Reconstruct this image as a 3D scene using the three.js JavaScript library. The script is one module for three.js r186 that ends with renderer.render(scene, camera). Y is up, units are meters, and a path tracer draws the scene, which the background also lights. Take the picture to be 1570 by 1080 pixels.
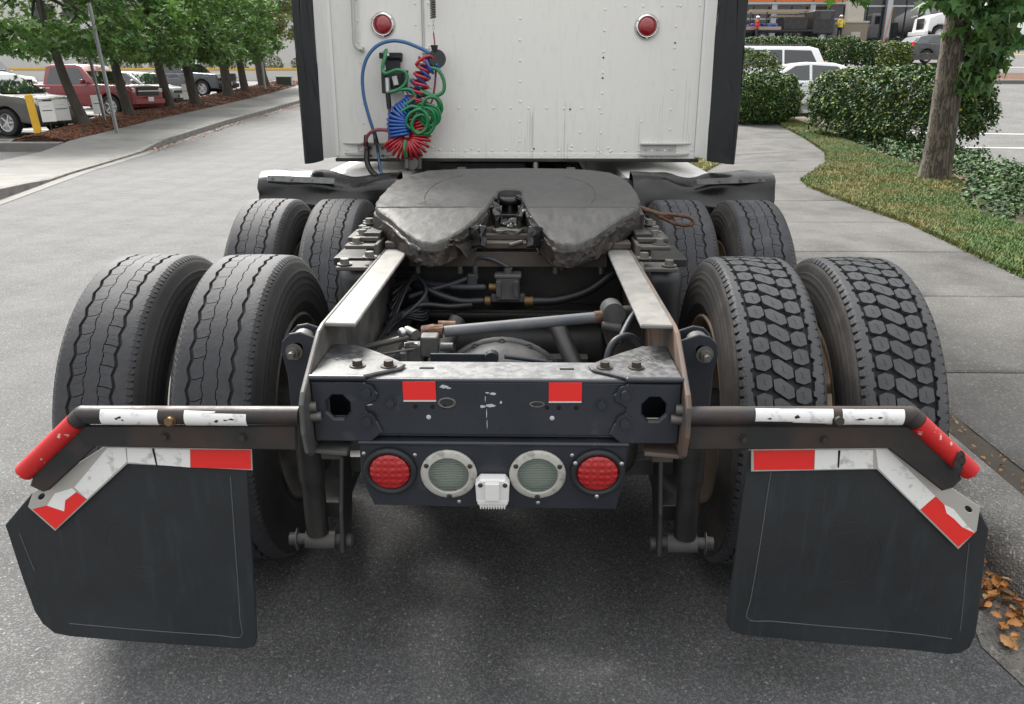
import * as THREE from 'three';
import { RoundedBoxGeometry } from 'three/addons/geometries/RoundedBoxGeometry.js';
import { mergeGeometries, toCreasedNormals, mergeVertices } from 'three/addons/utils/BufferGeometryUtils.js';
import { TessellateModifier } from 'three/addons/modifiers/TessellateModifier.js';
import { MarchingCubes } from 'three/addons/objects/MarchingCubes.js';
import { createNoise3D } from 'simplex-noise';

// ---------------------------------------------------------------- camera, sky, sun, exposure
const scene = new THREE.Scene();
const camera = new THREE.PerspectiveCamera(47.03, 1570 / 1080, 0.05, 900);
camera.position.set(0.073, 1.551, 2.54);
camera.rotation.order = 'YXZ';
camera.rotation.set(-0.324717, THREE.MathUtils.degToRad(1.18), 0);

const SUN_EL = THREE.MathUtils.degToRad(43), SUN_AZ = THREE.MathUtils.degToRad(27);   // ahead of the truck and to its left
const sunDir = new THREE.Vector3(-Math.sin(SUN_AZ) * Math.cos(SUN_EL), Math.sin(SUN_EL), -Math.cos(SUN_AZ) * Math.cos(SUN_EL));
{
  const W = 256, H = 128, data = new Float32Array(W * H * 4), d = new THREE.Vector3();
  const n3 = createNoise3D(mulberry(7));
  for (let j = 0; j < H; j++) for (let i = 0; i < W; i++) {
    const th = ((i + 0.5) / W - 0.5) * Math.PI * 2, el = ((j + 0.5) / H - 0.5) * Math.PI;
    d.set(Math.cos(el) * Math.cos(th), Math.sin(el), Math.cos(el) * Math.sin(th));
    const up = Math.max(d.y, 0);
    let L = 0.29 * (1 + 1.3 * up) / 2.3 * 1.3;                                        // overcast sky, brighter overhead
    const c = Math.max(0, d.dot(sunDir));
    L *= 1 + 0.55 * Math.pow(c, 6);                                                    // thin cloud glows round the sun
    L *= 1 + 0.16 * n3(d.x * 2.2, d.y * 4, d.z * 2.2) + 0.07 * n3(d.x * 6, d.y * 9, d.z * 6);
    if (d.y < -0.02) L = 0.12;
    const o = (j * W + i) * 4;
    data[o] = L * 0.99; data[o + 1] = L; data[o + 2] = L * 1.02; data[o + 3] = 1;
  }
  const sky = new THREE.DataTexture(data, W, H, THREE.RGBAFormat, THREE.FloatType);
  sky.mapping = THREE.EquirectangularReflectionMapping; sky.magFilter = THREE.LinearFilter; sky.needsUpdate = true;
  scene.background = sky; scene.environment = sky;
}
const sun = new THREE.DirectionalLight(0xfffbf4, 2.2);
sun.position.copy(sunDir).multiplyScalar(60); sun.castShadow = true; sun.shadow.radius = 42;
sun.shadow.mapSize.set(2048, 2048);
Object.assign(sun.shadow.camera, { left: -50, right: 50, top: 50, bottom: -50, near: 1, far: 200 });
scene.add(sun); scene.add(sun.target);

const renderer = new THREE.WebGLRenderer({ antialias: true });
renderer.toneMapping = THREE.LinearToneMapping;
renderer.toneMappingExposure = 5.2;
renderer.shadowMap.enabled = true;

// ---------------------------------------------------------------- helpers
function mulberry(a) { return () => { a |= 0; a = a + 0x6D2B79F5 | 0; let t = Math.imul(a ^ a >>> 15, 1 | a); t = t + Math.imul(t ^ t >>> 7, 61 | t) ^ t; return ((t ^ t >>> 14) >>> 0) / 4294967296; }; }
const rnd = mulberry(12345), rr = (a, b) => a + (b - a) * rnd();
const N3 = createNoise3D(mulberry(99));
const V = (x, y, z) => new THREE.Vector3(x, y, z);
const clamp = (x, a = 0, b = 1) => Math.min(b, Math.max(a, x)), sstep = (a, b, x) => { const t = clamp((x - a) / (b - a)); return t * t * (3 - 2 * t); };
const lerp = (a, b, t) => a + (b - a) * t;
function table(T, z) { if (z <= T[0][0]) return T[0][1]; for (let i = 1; i < T.length; i++) if (z <= T[i][0]) { const [a, b] = T[i - 1], [c, d] = T[i]; return b + (d - b) * (z - a) / (c - a); } return T[T.length - 1][1]; }
const counts = new Map();
const numbered = (n) => { const k = counts.get(n) || 0; counts.set(n, k + 1); return k ? n + '_' + String(k).padStart(3, '0') : n; };

// box-projected texture coordinates in metres
function boxUV(g) {
  const p = g.attributes.position, uv = new Float32Array(p.count * 2), a = V(), b = V(), c = V();
  for (let i = 0; i < p.count; i += 3) {
    a.fromBufferAttribute(p, i); b.fromBufferAttribute(p, i + 1); c.fromBufferAttribute(p, i + 2);
    const n = b.clone().sub(a).cross(c.clone().sub(a)), ax = Math.abs(n.x), ay = Math.abs(n.y), az = Math.abs(n.z);
    [a, b, c].forEach((v, k) => {
      const o = (i + k) * 2;
      if (ay >= ax && ay >= az) { uv[o] = v.x; uv[o + 1] = v.z; }
      else if (ax >= az) { uv[o] = v.z; uv[o + 1] = v.y; }
      else { uv[o] = v.x; uv[o + 1] = v.y; }
    });
  }
  g.setAttribute('uv', new THREE.BufferAttribute(uv, 2));
  return g;
}
function flat(g) {
  let q = g.index ? g.toNonIndexed() : g;
  for (const k of Object.keys(q.attributes)) if (!['position', 'normal', 'color'].includes(k)) q.deleteAttribute(k);
  if (!q.attributes.normal) q.computeVertexNormals();
  return q;
}
function mg(gs) { const l = gs.flat(9).map(flat); const g = l.length === 1 ? l[0] : mergeGeometries(l); return boxUV(g); }
function part(name, geos, m, parent = scene) {
  const o = new THREE.Mesh(mg([geos]), m);
  o.name = parent === scene ? numbered(name) : name;
  o.castShadow = o.receiveShadow = true; parent.add(o);
  return o;
}
// every element of the list as a part of its own
const each = (name, list, m, parent) => list.map((g) => part(name, g, m, parent));
function raw(name, g, m, parent = scene) {
  const o = new THREE.Mesh(g, m); o.name = parent === scene ? numbered(name) : name; o.castShadow = o.receiveShadow = true; parent.add(o); return o;
}
function thing(name, label, category, pos = [0, 0, 0], turn = 0, group) {
  const o = new THREE.Group(); o.name = numbered(name); o.position.set(...pos); o.rotation.y = turn; scene.add(o);
  o.userData = { label, category }; if (group) o.userData.group = group;
  return o;
}
function tag(o, label, category, group) { Object.assign(o.userData, { label, category }); if (group) o.userData.group = group; return o; }
function struct(o) { o.userData.kind = 'structure'; return o; }
function sub(name, parent, pos = [0, 0, 0]) { const g = new THREE.Group(); g.name = name; g.position.set(...pos); parent.add(g); return g; }

const bx = (w, h, d, x = 0, y = 0, z = 0, rx = 0, ry = 0, rz = 0, bev = 0.004) => {
  const g = bev > 0 ? new RoundedBoxGeometry(w, h, d, 1, Math.min(bev, w / 2.1, h / 2.1, d / 2.1)) : new THREE.BoxGeometry(w, h, d);
  return g.applyMatrix4(new THREE.Matrix4().compose(V(x, y, z), new THREE.Quaternion().setFromEuler(new THREE.Euler(rx, ry, rz)), V(1, 1, 1)));
};
const orient = (g, a, b) => { const d = b.clone().sub(a).normalize(); return g.applyQuaternion(new THREE.Quaternion().setFromUnitVectors(V(0, 1, 0), d)).translate(...a.clone().add(b).multiplyScalar(0.5).toArray()); };
const rod = (a, b, r, seg = 14, r2 = r) => { a = V(...a); b = V(...b); return orient(new THREE.CylinderGeometry(r2, r, a.distanceTo(b), seg), a, b); };
const tb = (pts, r, seg = 40, rs = 8, closed = false) => {
  const c = new THREE.CatmullRomCurve3(pts.map((p) => V(...p)), closed, 'centripetal');
  const g = [new THREE.TubeGeometry(c, seg, r, rs, closed)];
  if (!closed) for (const t of [0, 1]) g.push(new THREE.SphereGeometry(r, rs, 5).translate(...c.getPoint(t).toArray()));
  return g;
};
const lathe = (pts, seg = 32) => new THREE.LatheGeometry(pts.map((p) => new THREE.Vector2(...p)), seg);
function shapeOf(pts, holes = []) {
  const s = new THREE.Shape(pts.map((p) => new THREE.Vector2(...p)));
  for (const h of holes) s.holes.push(new THREE.Path(h.map((p) => new THREE.Vector2(...p))));
  return s;
}
// a plate: outline in x,y, thickness along z from z0 to z0 + d
const plate = (pts, d, z0 = 0, bev = 0.002, holes = [], cs = 6) => {
  const b = Math.min(bev, d * 0.45);
  return new THREE.ExtrudeGeometry(shapeOf(pts, holes), { depth: d - 2 * b, bevelEnabled: b > 0, bevelThickness: b, bevelSize: b, bevelOffset: -b, bevelSegments: 1, curveSegments: cs }).translate(0, 0, z0 + b);
};
// outline in z,y with thickness along x; outline in x,z with thickness along y
const plateX = (pts, d, x0, bev = 0.002, holes = []) => plate(pts.map(([z, y]) => [-z, y]), d, 0, bev, holes.map((h) => h.map(([z, y]) => [-z, y]))).rotateY(Math.PI / 2).translate(x0, 0, 0);
const plateY = (pts, d, y0, bev = 0.002, holes = []) => plate(pts.map(([x, z]) => [x, -z]), d, 0, bev, holes.map((h) => h.map(([x, z]) => [x, -z]))).rotateX(-Math.PI / 2).translate(0, y0, 0);
const ngon = (x, y, r, n, rot = 0, ry = r) => Array.from({ length: n }, (_, i) => [x + r * Math.cos(rot + i / n * 2 * Math.PI), y + ry * Math.sin(rot + i / n * 2 * Math.PI)]);
// a hex bolt whose head points along dir
function bolt(p, dir, r = 0.011, h = 0.011, washer = 1.55) {
  const g = [new THREE.CylinderGeometry(r * washer, r * washer, 0.003, 16).translate(0, 0.0015, 0), new THREE.CylinderGeometry(r * 0.93, r, h, 6).translate(0, h / 2 + 0.003, 0)];
  const q = new THREE.Quaternion().setFromUnitVectors(V(0, 1, 0), V(...dir).normalize());
  return g.map((x) => x.applyQuaternion(q).translate(...p));
}
function helix(path, radius, turns, r, seg, phase = 0, flatten = 1) {
  const c = new THREE.CatmullRomCurve3(path.map((p) => V(...p)));
  const pts = [], n = Math.round(turns * 14), fr = c.computeFrenetFrames(n, false);
  for (let i = 0; i <= n; i++) {
    const t = i / n, p = c.getPointAt(t), a = phase + t * turns * 2 * Math.PI, R = typeof radius === 'function' ? radius(t) : radius;
    const side = V(1, 0, 0), T = fr.tangents[i], B = V(0, 0, 1), S = T.clone().cross(B).normalize();
    pts.push(p.addScaledVector(S, R * Math.cos(a)).addScaledVector(B, R * flatten * Math.sin(a)).toArray());
  }
  return tb(pts, r, n * 2, 7);
}
function jitter(g, amp, freq, seed = 0) {
  const p = g.attributes.position, v = V();
  for (let i = 0; i < p.count; i++) {
    v.fromBufferAttribute(p, i);
    const q = v.clone().multiplyScalar(freq);
    p.setXYZ(i, v.x + amp * N3(q.x + seed, q.y, q.z), v.y + amp * N3(q.x, q.y + 31 + seed, q.z), v.z + amp * N3(q.x, q.y, q.z + 57 + seed));
  }
  g.computeVertexNormals();
  return g;
}
const tess = (g, e = 0.04, n = 6) => new TessellateModifier(e, n).modify(g.index ? g.toNonIndexed() : g);

// ---------------------------------------------------------------- textures
const hash = (x, y, s) => { let h = Math.imul(x, 374761393) + Math.imul(y, 668265263) + Math.imul(s, 974634777); h = Math.imul(h ^ (h >>> 13), 1274126177); return ((h ^ (h >>> 16)) >>> 0) / 4294967296; };
function vn(u, v, p, s) {
  const x = u * p, y = v * p, xi = Math.floor(x), yi = Math.floor(y), fx = x - xi, fy = y - yi, sx = fx * fx * (3 - 2 * fx), sy = fy * fy * (3 - 2 * fy);
  const m = (k) => ((k % p) + p) % p, x0 = m(xi), x1 = m(xi + 1), y0 = m(yi), y1 = m(yi + 1);
  return lerp(lerp(hash(x0, y0, s), hash(x1, y0, s), sx), lerp(hash(x0, y1, s), hash(x1, y1, s), sx), sy);
}
function fb(u, v, p, o, s) { let a = 0.5, t = 0, w = 0; for (let i = 0; i < o; i++) { t += a * vn(u, v, p, s + i); w += a; a *= 0.55; p *= 2; } return t / w; }
const s8 = (x) => { x = clamp(x); return 255 * (x <= 0.0031308 ? 12.92 * x : 1.055 * Math.pow(x, 1 / 2.4) - 0.055); };
// fn(u, v, i, j) gives linear r,g,b (0..1); metres is the size of one tile
function ctex(n, metres, fn, srgb = true, h = n, my = metres) {
  const d = new Uint8Array(n * h * 4);
  for (let j = 0; j < h; j++) for (let i = 0; i < n; i++) {
    const c = fn(i / n, j / h, i, j), o = (j * n + i) * 4;
    if (srgb) { d[o] = s8(c[0]); d[o + 1] = s8(c[1]); d[o + 2] = s8(c[2]); } else d[o] = d[o + 1] = d[o + 2] = 255 * clamp(c);
    d[o + 3] = 255;
  }
  const t = new THREE.DataTexture(d, n, h); t.wrapS = t.wrapT = THREE.RepeatWrapping; t.magFilter = THREE.LinearFilter; t.minFilter = THREE.LinearMipmapLinearFilter; t.generateMipmaps = true;
  t.repeat.set(1 / metres, 1 / my); if (srgb) t.colorSpace = THREE.SRGBColorSpace; t.needsUpdate = true;
  return t;
}
// aggregate: a tileable field of overlapping pebbles, value and height per pixel
function pebbles(n, count, r0, r1, seed) {
  const val = new Float32Array(n * n).fill(0.35), hgt = new Float32Array(n * n), rg = mulberry(seed);
  for (let k = 0; k < count; k++) {
    const cx = rg() * n, cy = rg() * n, r = r0 + (r1 - r0) * rg() * rg(), v = rg(), e = 0.6 + 0.4 * rg(), an = rg() * 3.14, ca = Math.cos(an), sa = Math.sin(an);
    for (let y = Math.floor(cy - r); y <= cy + r; y++) for (let x = Math.floor(cx - r); x <= cx + r; x++) {
      const dx = x - cx, dy = y - cy, a = (dx * ca + dy * sa) / r, b = (dy * ca - dx * sa) / (r * e), q = a * a + b * b;
      if (q < 1) { const o = (((y % n) + n) % n) * n + ((x % n) + n) % n; val[o] = v; hgt[o] = Math.sqrt(1 - q) * (0.5 + 0.5 * v); }
    }
  }
  return { val, hgt };
}
// ---------------------------------------------------------------- materials (linear base colours)
const std = (o) => new THREE.MeshStandardMaterial(o), phys = (o) => new THREE.MeshPhysicalMaterial(o);
const col = (r, g = r, b = r) => new THREE.Color().setRGB(r, g, b);
const M = {};
{
  const A = pebbles(1024, 70000, 1, 4.2, 3);
  const aMap = ctex(1024, 1.3, (u, v, i, j) => {
    const k = A.val[j * 1024 + i], f = fb(u, v, 6, 5, 11), c = 0.080 + 0.06 * k * k + 0.045 * (f - 0.5) + (k > 0.96 ? 0.07 : 0) - (A.hgt[j * 1024 + i] < 0.08 ? 0.035 : 0);
    return [c * 0.985, c * 0.99, c];
  });
  const aB = ctex(1024, 1.3, (u, v, i, j) => A.hgt[j * 1024 + i] * 0.8 + 0.2 * fb(u, v, 32, 3, 5), false);
  M.asphalt = std({ map: aMap, bumpMap: aB, bumpScale: 0.0025, roughness: 0.9 });
  const lot = aMap.clone(); lot.repeat.set(1 / 3.1, 1 / 3.1); lot.needsUpdate = true;
  M.lot = std({ map: lot, roughness: 0.9, color: col(1.15, 1.13, 1.1) });
  const C = pebbles(1024, 30000, 1, 4.5, 8);
  const cT = (tint, seed, lo) => ctex(1024, 1.7, (u, v, i, j) => {
    const k = C.val[j * 1024 + i], f = fb(u, v, 5, 6, seed), st = Math.max(0, fb(u, v, 3, 4, seed + 9) - 0.55), c = lo + 0.07 * k + 0.06 * (f - 0.5) - 0.08 * st - (C.hgt[j * 1024 + i] < 0.06 ? 0.02 : 0);
    return [c * tint[0], c * tint[1], c * tint[2]];
  });
  const cB = ctex(1024, 1.7, (u, v, i, j) => C.hgt[j * 1024 + i] * 0.5 + 0.5 * fb(u, v, 16, 4, 5), false);
  M.concrete = [0.135, 0.125, 0.145].map((lo, i) => std({ map: cT([1.02, 1, 0.94], 21 + i * 5, lo), bumpMap: cB, bumpScale: 0.0018, roughness: 0.92 }));
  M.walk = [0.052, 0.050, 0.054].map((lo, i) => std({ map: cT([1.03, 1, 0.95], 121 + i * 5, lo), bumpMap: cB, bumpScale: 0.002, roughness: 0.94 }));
  const K = pebbles(512, 7000, 1.5, 7, 31);
  M.kerb = std({ map: ctex(512, 0.6, (u, v, i, j) => { const k = K.val[j * 512 + i], f = fb(u, v, 4, 5, 33), c = 0.14 + 0.17 * k + 0.18 * (f - 0.5) - (K.hgt[j * 512 + i] < 0.1 ? 0.045 : 0); return [c * 1.04, c, c * 0.93]; }), bumpMap: ctex(512, 0.6, (u, v, i, j) => K.hgt[j * 512 + i], false), bumpScale: 0.006, roughness: 0.95 });
  const gut = pebbles(512, 5200, 2, 9, 77);
  M.gutter = std({ map: ctex(512, 0.7, (u, v, i, j) => { const k = gut.val[j * 512 + i], c = 0.08 + 0.15 * k + 0.1 * (fb(u, v, 4, 4, 3) - 0.5); return [c * 1.06, c, c * 0.9]; }), bumpMap: ctex(512, 0.7, (u, v, i, j) => gut.hgt[j * 512 + i], false), bumpScale: 0.006, roughness: 0.95 });
}
// dark chassis paint: satin, with dust specks, rubbed patches and a few chips of bare metal
function paint(base, dust, chips, rough, seed, metres = 0.8, tint = [1, 1, 1], dustTint = [0.32, 0.29, 0.25], freq = 6) {
  const n = 384;
  const f = (u, v) => {
    const a = fb(u, v, freq, 5, seed), sp = vn(u, v, 160, seed + 3), d = clamp((a - 0.33) * 1.7) * dust + (sp > 0.94 ? dust * 0.8 : 0), ch = fb(u, v, 14, 4, seed + 7) > 0.74 - chips * 0.1 ? chips : 0;
    return [d, ch];
  };
  return phys({
    map: ctex(n, metres, (u, v) => { const [d, c] = f(u, v); return [0, 1, 2].map((k) => lerp(lerp(base * tint[k], dustTint[k], d), 0.42, c * 0.6)); }),
    roughnessMap: ctex(256, metres, (u, v) => { const [d] = f(u, v); return clamp(rough + d * 0.5 + 0.1 * (fb(u, v, 12, 3, seed + 2) - 0.5)); }, false),
    bumpMap: ctex(256, metres, (u, v) => fb(u, v, 24, 4, seed + 1), false), bumpScale: 0.0006, roughness: 1, metalness: 0,
  });
}
M.navy = paint(0.022, 0.07, 0.05, 0.36, 11, 0.8, [0.82, 1, 1.38], [0.2, 0.2, 0.21]);
M.worn = paint(0.095, 0.5, 0.08, 0.45, 13, 0.35, [0.97, 1, 1.04], [0.27, 0.27, 0.27], 26);
M.wornDark = paint(0.045, 0.5, 0.05, 0.45, 15, 0.3, [0.97, 1, 1.04], [0.2, 0.2, 0.2], 22);
M.black = paint(0.016, 0.10, 0, 0.45, 17, 0.6);
M.grease = paint(0.012, 0.02, 0, 0.28, 19, 0.3);
M.rail = paint(0.15, 0.6, 0.1, 0.5, 23, 0.5, [1.02, 1, 0.95], [0.27, 0.255, 0.23], 16);
M.webRust = paint(0.06, 0.8, 0.05, 0.55, 25, 0.45, [1.05, 1, 0.95], [0.19, 0.105, 0.062], 7);
M.web = paint(0.06, 0.55, 0.05, 0.5, 24, 0.5, [1.0, 1, 1.0], [0.2, 0.18, 0.16]);
M.grey = paint(0.045, 0.3, 0.03, 0.45, 29, 0.4, [0.95, 1, 1.08]);
M.dusty = paint(0.035, 0.28, 0, 0.6, 31, 0.5, [1.05, 1, 0.93]);
M.brown = paint(0.05, 0.5, 0, 0.6, 37, 0.5, [1.2, 1, 0.85], [0.15, 0.115, 0.085]);
{
  const rust = ctex(256, 0.25, (u, v) => { const a = fb(u, v, 6, 5, 5), b = fb(u, v, 20, 3, 9); const c = 0.03 + 0.09 * a * b * 2; return [c * 1.5, c * 0.85, c * 0.55]; });
  M.rust = std({ map: rust, roughness: 0.9 });
  // fifth wheel plate: worn bare steel under a film of grease
  const pl = (k) => ctex(512, 0.9, (u, v) => { const a = fb(u, v, 5, 6, 41), b = fb(u, v, 40, 3, 44), s = vn(u, v, 90, 46); const c = 0.058 + 0.045 * (a - 0.4) + 0.03 * (b - 0.5) + (s > 0.95 ? 0.03 : 0); return k ? clamp(0.55 + 0.35 * (a - 0.5) + 0.2 * (b - 0.5)) : [c * 1.02, c, c * 0.98]; }, !k);
  M.plate5 = phys({ map: pl(0), roughnessMap: pl(1), roughness: 1, metalness: 0.25, bumpMap: ctex(256, 0.5, (u, v) => fb(u, v, 12, 5, 3), false), bumpScale: 0.002 });
  M.ramp = phys({ map: ctex(512, 0.5, (u, v) => { const a = fb(u, v, 8, 5, 71), b = fb(u, v * 0.3, 30, 3, 74); const c = 0.062 + 0.06 * (b - 0.4) + 0.05 * (a - 0.5); return [c * 1.02, c, c * 0.96]; }), roughness: 0.62, metalness: 0.15, bumpMap: ctex(256, 0.4, (u, v) => fb(u, v, 16, 4, 9), false), bumpScale: 0.002 });
  M.skirt = paint(0.022, 0.5, 0, 0.45, 47, 0.35, [1.1, 1, 0.92], [0.085, 0.055, 0.036], 8);
  // rubber
  const rub = (base, dust, seed, t) => ctex(512, 0.6, (u, v) => { const a = fb(u, v, 5, 5, seed), b = fb(u, v, 50, 2, seed + 4); const c = base * (0.85 + 0.3 * b) + dust * clamp((a - 0.4) * 2.2); return [c * t[0], c * t[1], c * t[2]]; });
  const rubB = ctex(256, 0.12, (u, v) => fb(u, v, 20, 4, 3), false);
  M.tread = phys({ map: rub(0.040, 0.034, 51, [0.95, 0.975, 1.07]), roughness: 0.8, bumpMap: rubB, bumpScale: 0.0006 });
  M.treadLug = phys({ map: rub(0.042, 0.03, 55, [0.96, 0.99, 1.06]), roughness: 0.58, bumpMap: rubB, bumpScale: 0.0006 });
    M.side = std({ map: rub(0.017, 0.012, 57, [1.02, 1, 0.98]), roughness: 0.75, bumpMap: rubB, bumpScale: 0.0005 });
  M.groove = M.side;
  M.sideBrown = std({ map: rub(0.026, 0.040, 58, [1.12, 1, 0.92]), roughness: 0.8, bumpMap: rubB, bumpScale: 0.0005 });
  M.flap = phys({ map: ctex(1024, 0.9, (u, v) => { const a = fb(u, v, 4, 6, 81), b = vn(u, v, 300, 83), s = fb(u, v * 0.12, 60, 3, 85); const c = 0.0145 + 0.010 * clamp((a - 0.42) * 2.5) + (b > 0.94 ? 0.016 : 0) + 0.008 * clamp((s - 0.58) * 4); return [c * 0.82, c * 1.02, c * 1.2]; }), roughness: 0.62, bumpMap: rubB, bumpScale: 0.0004 });
  M.flapLine = std({ color: col(0.085, 0.09, 0.095), roughness: 0.8 });
}
M.rodPaint = paint(0.10, 0.3, 0, 0.45, 131, 0.4, [0.9, 1, 1.15]);
M.hose = std({ color: col(0.012, 0.013, 0.015), roughness: 0.42 });
M.hoseGrey = std({ color: col(0.035, 0.039, 0.046), roughness: 0.5 });
M.steel = std({ color: col(0.5), roughness: 0.35, metalness: 0.9 });
M.oldSteel = std({ color: col(0.14, 0.136, 0.125), roughness: 0.5, metalness: 0.55 });
M.chrome = std({ color: col(0.72), roughness: 0.14, metalness: 1 });
M.brass = std({ color: col(0.16, 0.10, 0.045), roughness: 0.5, metalness: 0.6 });
M.boltRust = std({ color: col(0.045, 0.038, 0.034), roughness: 0.6, metalness: 0.4 });
M.red = phys({ color: col(0.62, 0.012, 0.012), roughness: 0.42, clearcoat: 0.3, clearcoatRoughness: 0.3 });
M.whiteTape = phys({ map: ctex(512, 0.16, (u, v) => { const h = (Math.sin(u * 6.2832 * 40) + Math.sin(v * 6.2832 * 40)) * 0.02, a = fb(u, v, 8, 4, 3); const c = 0.78 + h - 0.3 * clamp((a - 0.6) * 5); return [c, c, c * 0.98]; }), roughness: 0.38, clearcoat: 0.3, clearcoatRoughness: 0.3 });
M.redTape = phys({ map: ctex(256, 0.16, (u, v) => { const h = 1 + (Math.sin(u * 6.2832 * 40) + Math.sin(v * 6.2832 * 40)) * 0.03; return [0.74 * h, 0.016 * h, 0.012 * h]; }), roughness: 0.4, clearcoat: 0.3, clearcoatRoughness: 0.3 });
M.tapeEdge = std({ color: col(0.55, 0.55, 0.52), roughness: 0.5 });
M.barRust = paint(0.016, 0.8, 0, 0.42, 91, 0.5, [0.95, 1, 1.1], [0.06, 0.036, 0.026], 7);
M.redBar = phys({ map: ctex(256, 0.2, (u, v) => { const a = fb(u, v, 14, 5, 7), w = a > 0.7 ? 1 : 0; return [lerp(0.5, 0.55, w), lerp(0.012, 0.42, w), lerp(0.012, 0.38, w)]; }), roughness: 0.45 });
M.lensRed = phys({ color: col(0.40, 0.004, 0.006), roughness: 0.12, clearcoat: 1, clearcoatRoughness: 0.05, bumpMap: ctex(256, 0.05, (u, v) => { const a = Math.abs(((u * 3) % 1) - 0.5), b = Math.abs(((v * 3) % 1) - 0.5); return clamp(0.8 * clamp(1 - 2 * Math.hypot(a, b)) + 0.5 * fb(u, v, 7, 3, 5)); }, false), bumpScale: 0.004 });
M.lensClear = phys({ color: col(0.42, 0.47, 0.42), roughness: 0.2, clearcoat: 1, clearcoatRoughness: 0.06 });
M.lensBack = std({ color: col(0.24, 0.28, 0.25), roughness: 0.35, metalness: 0.4 });
M.creamPlastic = std({ map: ctex(256, 0.2, (u, v) => { const c = 0.43 - 0.2 * clamp((fb(u, v, 10, 4, 3) - 0.56) * 4); return [c, c * 0.985, c * 0.9]; }), roughness: 0.5 });
M.whitePlastic = std({ color: col(0.74, 0.74, 0.72), roughness: 0.45 });
M.rubberBlack = std({ color: col(0.014, 0.017, 0.02), roughness: 0.6 });
{
  // sleeper paint: white enamel; thin vertical runs of road grime start low on the panel and fine specks lie all over it
  const wp = ctex(1024, 2.1, (u, v) => {
    const y = v * 2.1, sp = vn(u, v, 400, 5), a = fb(u, v, 4, 5, 6);
    let c = 0.77 + 0.03 * (a - 0.5); const run = vn(u, 0.5, 512, 9) * (0.5 + 0.5 * vn(u, v, 13, 12)) * vn(u, 0.7, 24, 17), top = 0.05 + 0.32 * vn(u, 0.2, 300, 13) * vn(u, 0.4, 20, 15) * 1.6;
    if (y < top && run > 0.3) c *= 1 - clamp((run - 0.3) * 3) * 0.32;
    if (sp > 0.98) c *= 0.7; c *= 1 - 0.05 * clamp((vn(u, v * 0.2, 180, 21) - 0.6) * 2.5);
    return [c, c * 0.99, c * 0.94];
  });
  wp.offset.set(0, -1.12 / 2.1);
  M.cab = phys({ map: wp, roughness: 0.35, clearcoat: 0.3, clearcoatRoughness: 0.25 });
  M.white = phys({ color: col(0.77, 0.765, 0.74), roughness: 0.35, clearcoat: 0.3, clearcoatRoughness: 0.2 });
  M.dimWhite = paint(0.52, 0.25, 0, 0.45, 97, 0.8, [1, 0.995, 0.96], [0.3, 0.28, 0.24]);
}
M.coilRed = phys({ color: col(0.36, 0.010, 0.02), roughness: 0.3, clearcoat: 0.4 });
M.coilBlue = phys({ color: col(0.012, 0.075, 0.31), roughness: 0.3, clearcoat: 0.4 });
M.coilGreen = phys({ color: col(0.008, 0.17, 0.055), roughness: 0.3, clearcoat: 0.4 });
M.hoseBlue = phys({ color: col(0.05, 0.14, 0.30), roughness: 0.4 });
M.hoseRed = phys({ color: col(0.25, 0.06, 0.08), roughness: 0.45 });
M.chip = std({ color: col(0.45, 0.46, 0.47), roughness: 0.6 });
M.slot = std({ color: col(0.006), roughness: 1 });
M.fender = paint(0.007, 0.03, 0, 0.27, 107, 0.9, [1, 1.02, 1.05]);
M.carGlass = phys({ color: col(0.012, 0.016, 0.018), roughness: 0.04, clearcoat: 1, clearcoatRoughness: 0.02 });
// ---------------------------------------------------------------- the ground
const GL = [[-200, 5.5], [-120, 4.5], [-80, 2.6], [-50, 1.2], [-38, 0.65], [-26, 0.25], [-16, 0], [50, 0]];
const GR = [[-200, 9], [-120, 7.6], [-75, 4.5], [-66, 4.3], [-58, 3.7], [-47, 2.6], [-26, 0.85], [-21.5, 0.52], [-17.5, 0.35], [-8, 0], [50, 0]];
const prof = (T, z) => (table(T, z - 2) + table(T, z - 1) + table(T, z) + table(T, z + 1) + table(T, z + 2)) / 5;
const G = (x, z) => lerp(prof(GL, z), prof(GR, z), sstep(1.7, 5, x));
const KL = [[-75, -12.4], [-50, -11.2], [-35.75, -10.2], [-24.2, -9.55], [-17.3, -8.75], [-11.95, -7.92], [-8.5, -7.14], [0, -5.2], [8, -3.6]];     // left kerb line
const ML = [[-75, -15.2], [-48.3, -13.7], [-25.1, -12.05], [-16.45, -10.85], [-8.5, -9.6], [0, -8.0], [8, -6.4]];                                     // back of the left sidewalk
const kl = (z) => table(KL, z), ml = (z) => table(ML, z);
// a sheet between two lines x0(z), x1(z) that follows the ground
function sheet(x0, x1, zs, nx, off) {
  const pos = [], uv = [], idx = [];
  zs.forEach((z, j) => { for (let i = 0; i <= nx; i++) { const x = lerp(x0(z), x1(z), i / nx), y = G(x, z) + (typeof off === 'function' ? off(x, z) : off); pos.push(x, y, z); uv.push(x, z); } });
  for (let j = 0; j < zs.length - 1; j++) for (let i = 0; i < nx; i++) { const a = j * (nx + 1) + i, b = a + nx + 1; idx.push(a, a + 1, b, a + 1, b + 1, b); }
  const g = new THREE.BufferGeometry();
  g.setAttribute('position', new THREE.Float32BufferAttribute(pos, 3)); g.setAttribute('uv', new THREE.Float32BufferAttribute(uv, 2));
  g.setIndex(idx); g.computeVertexNormals();
  return g;
}
const steps = (a, b, n) => Array.from({ length: n + 1 }, (_, i) => lerp(a, b, i / n));
struct(raw('parking_lot', sheet(() => -160, () => 160, [...steps(70, 6, 8), ...steps(4, -80, 84), ...steps(-84, -260, 24)], 160, -0.06), M.lot));
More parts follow.
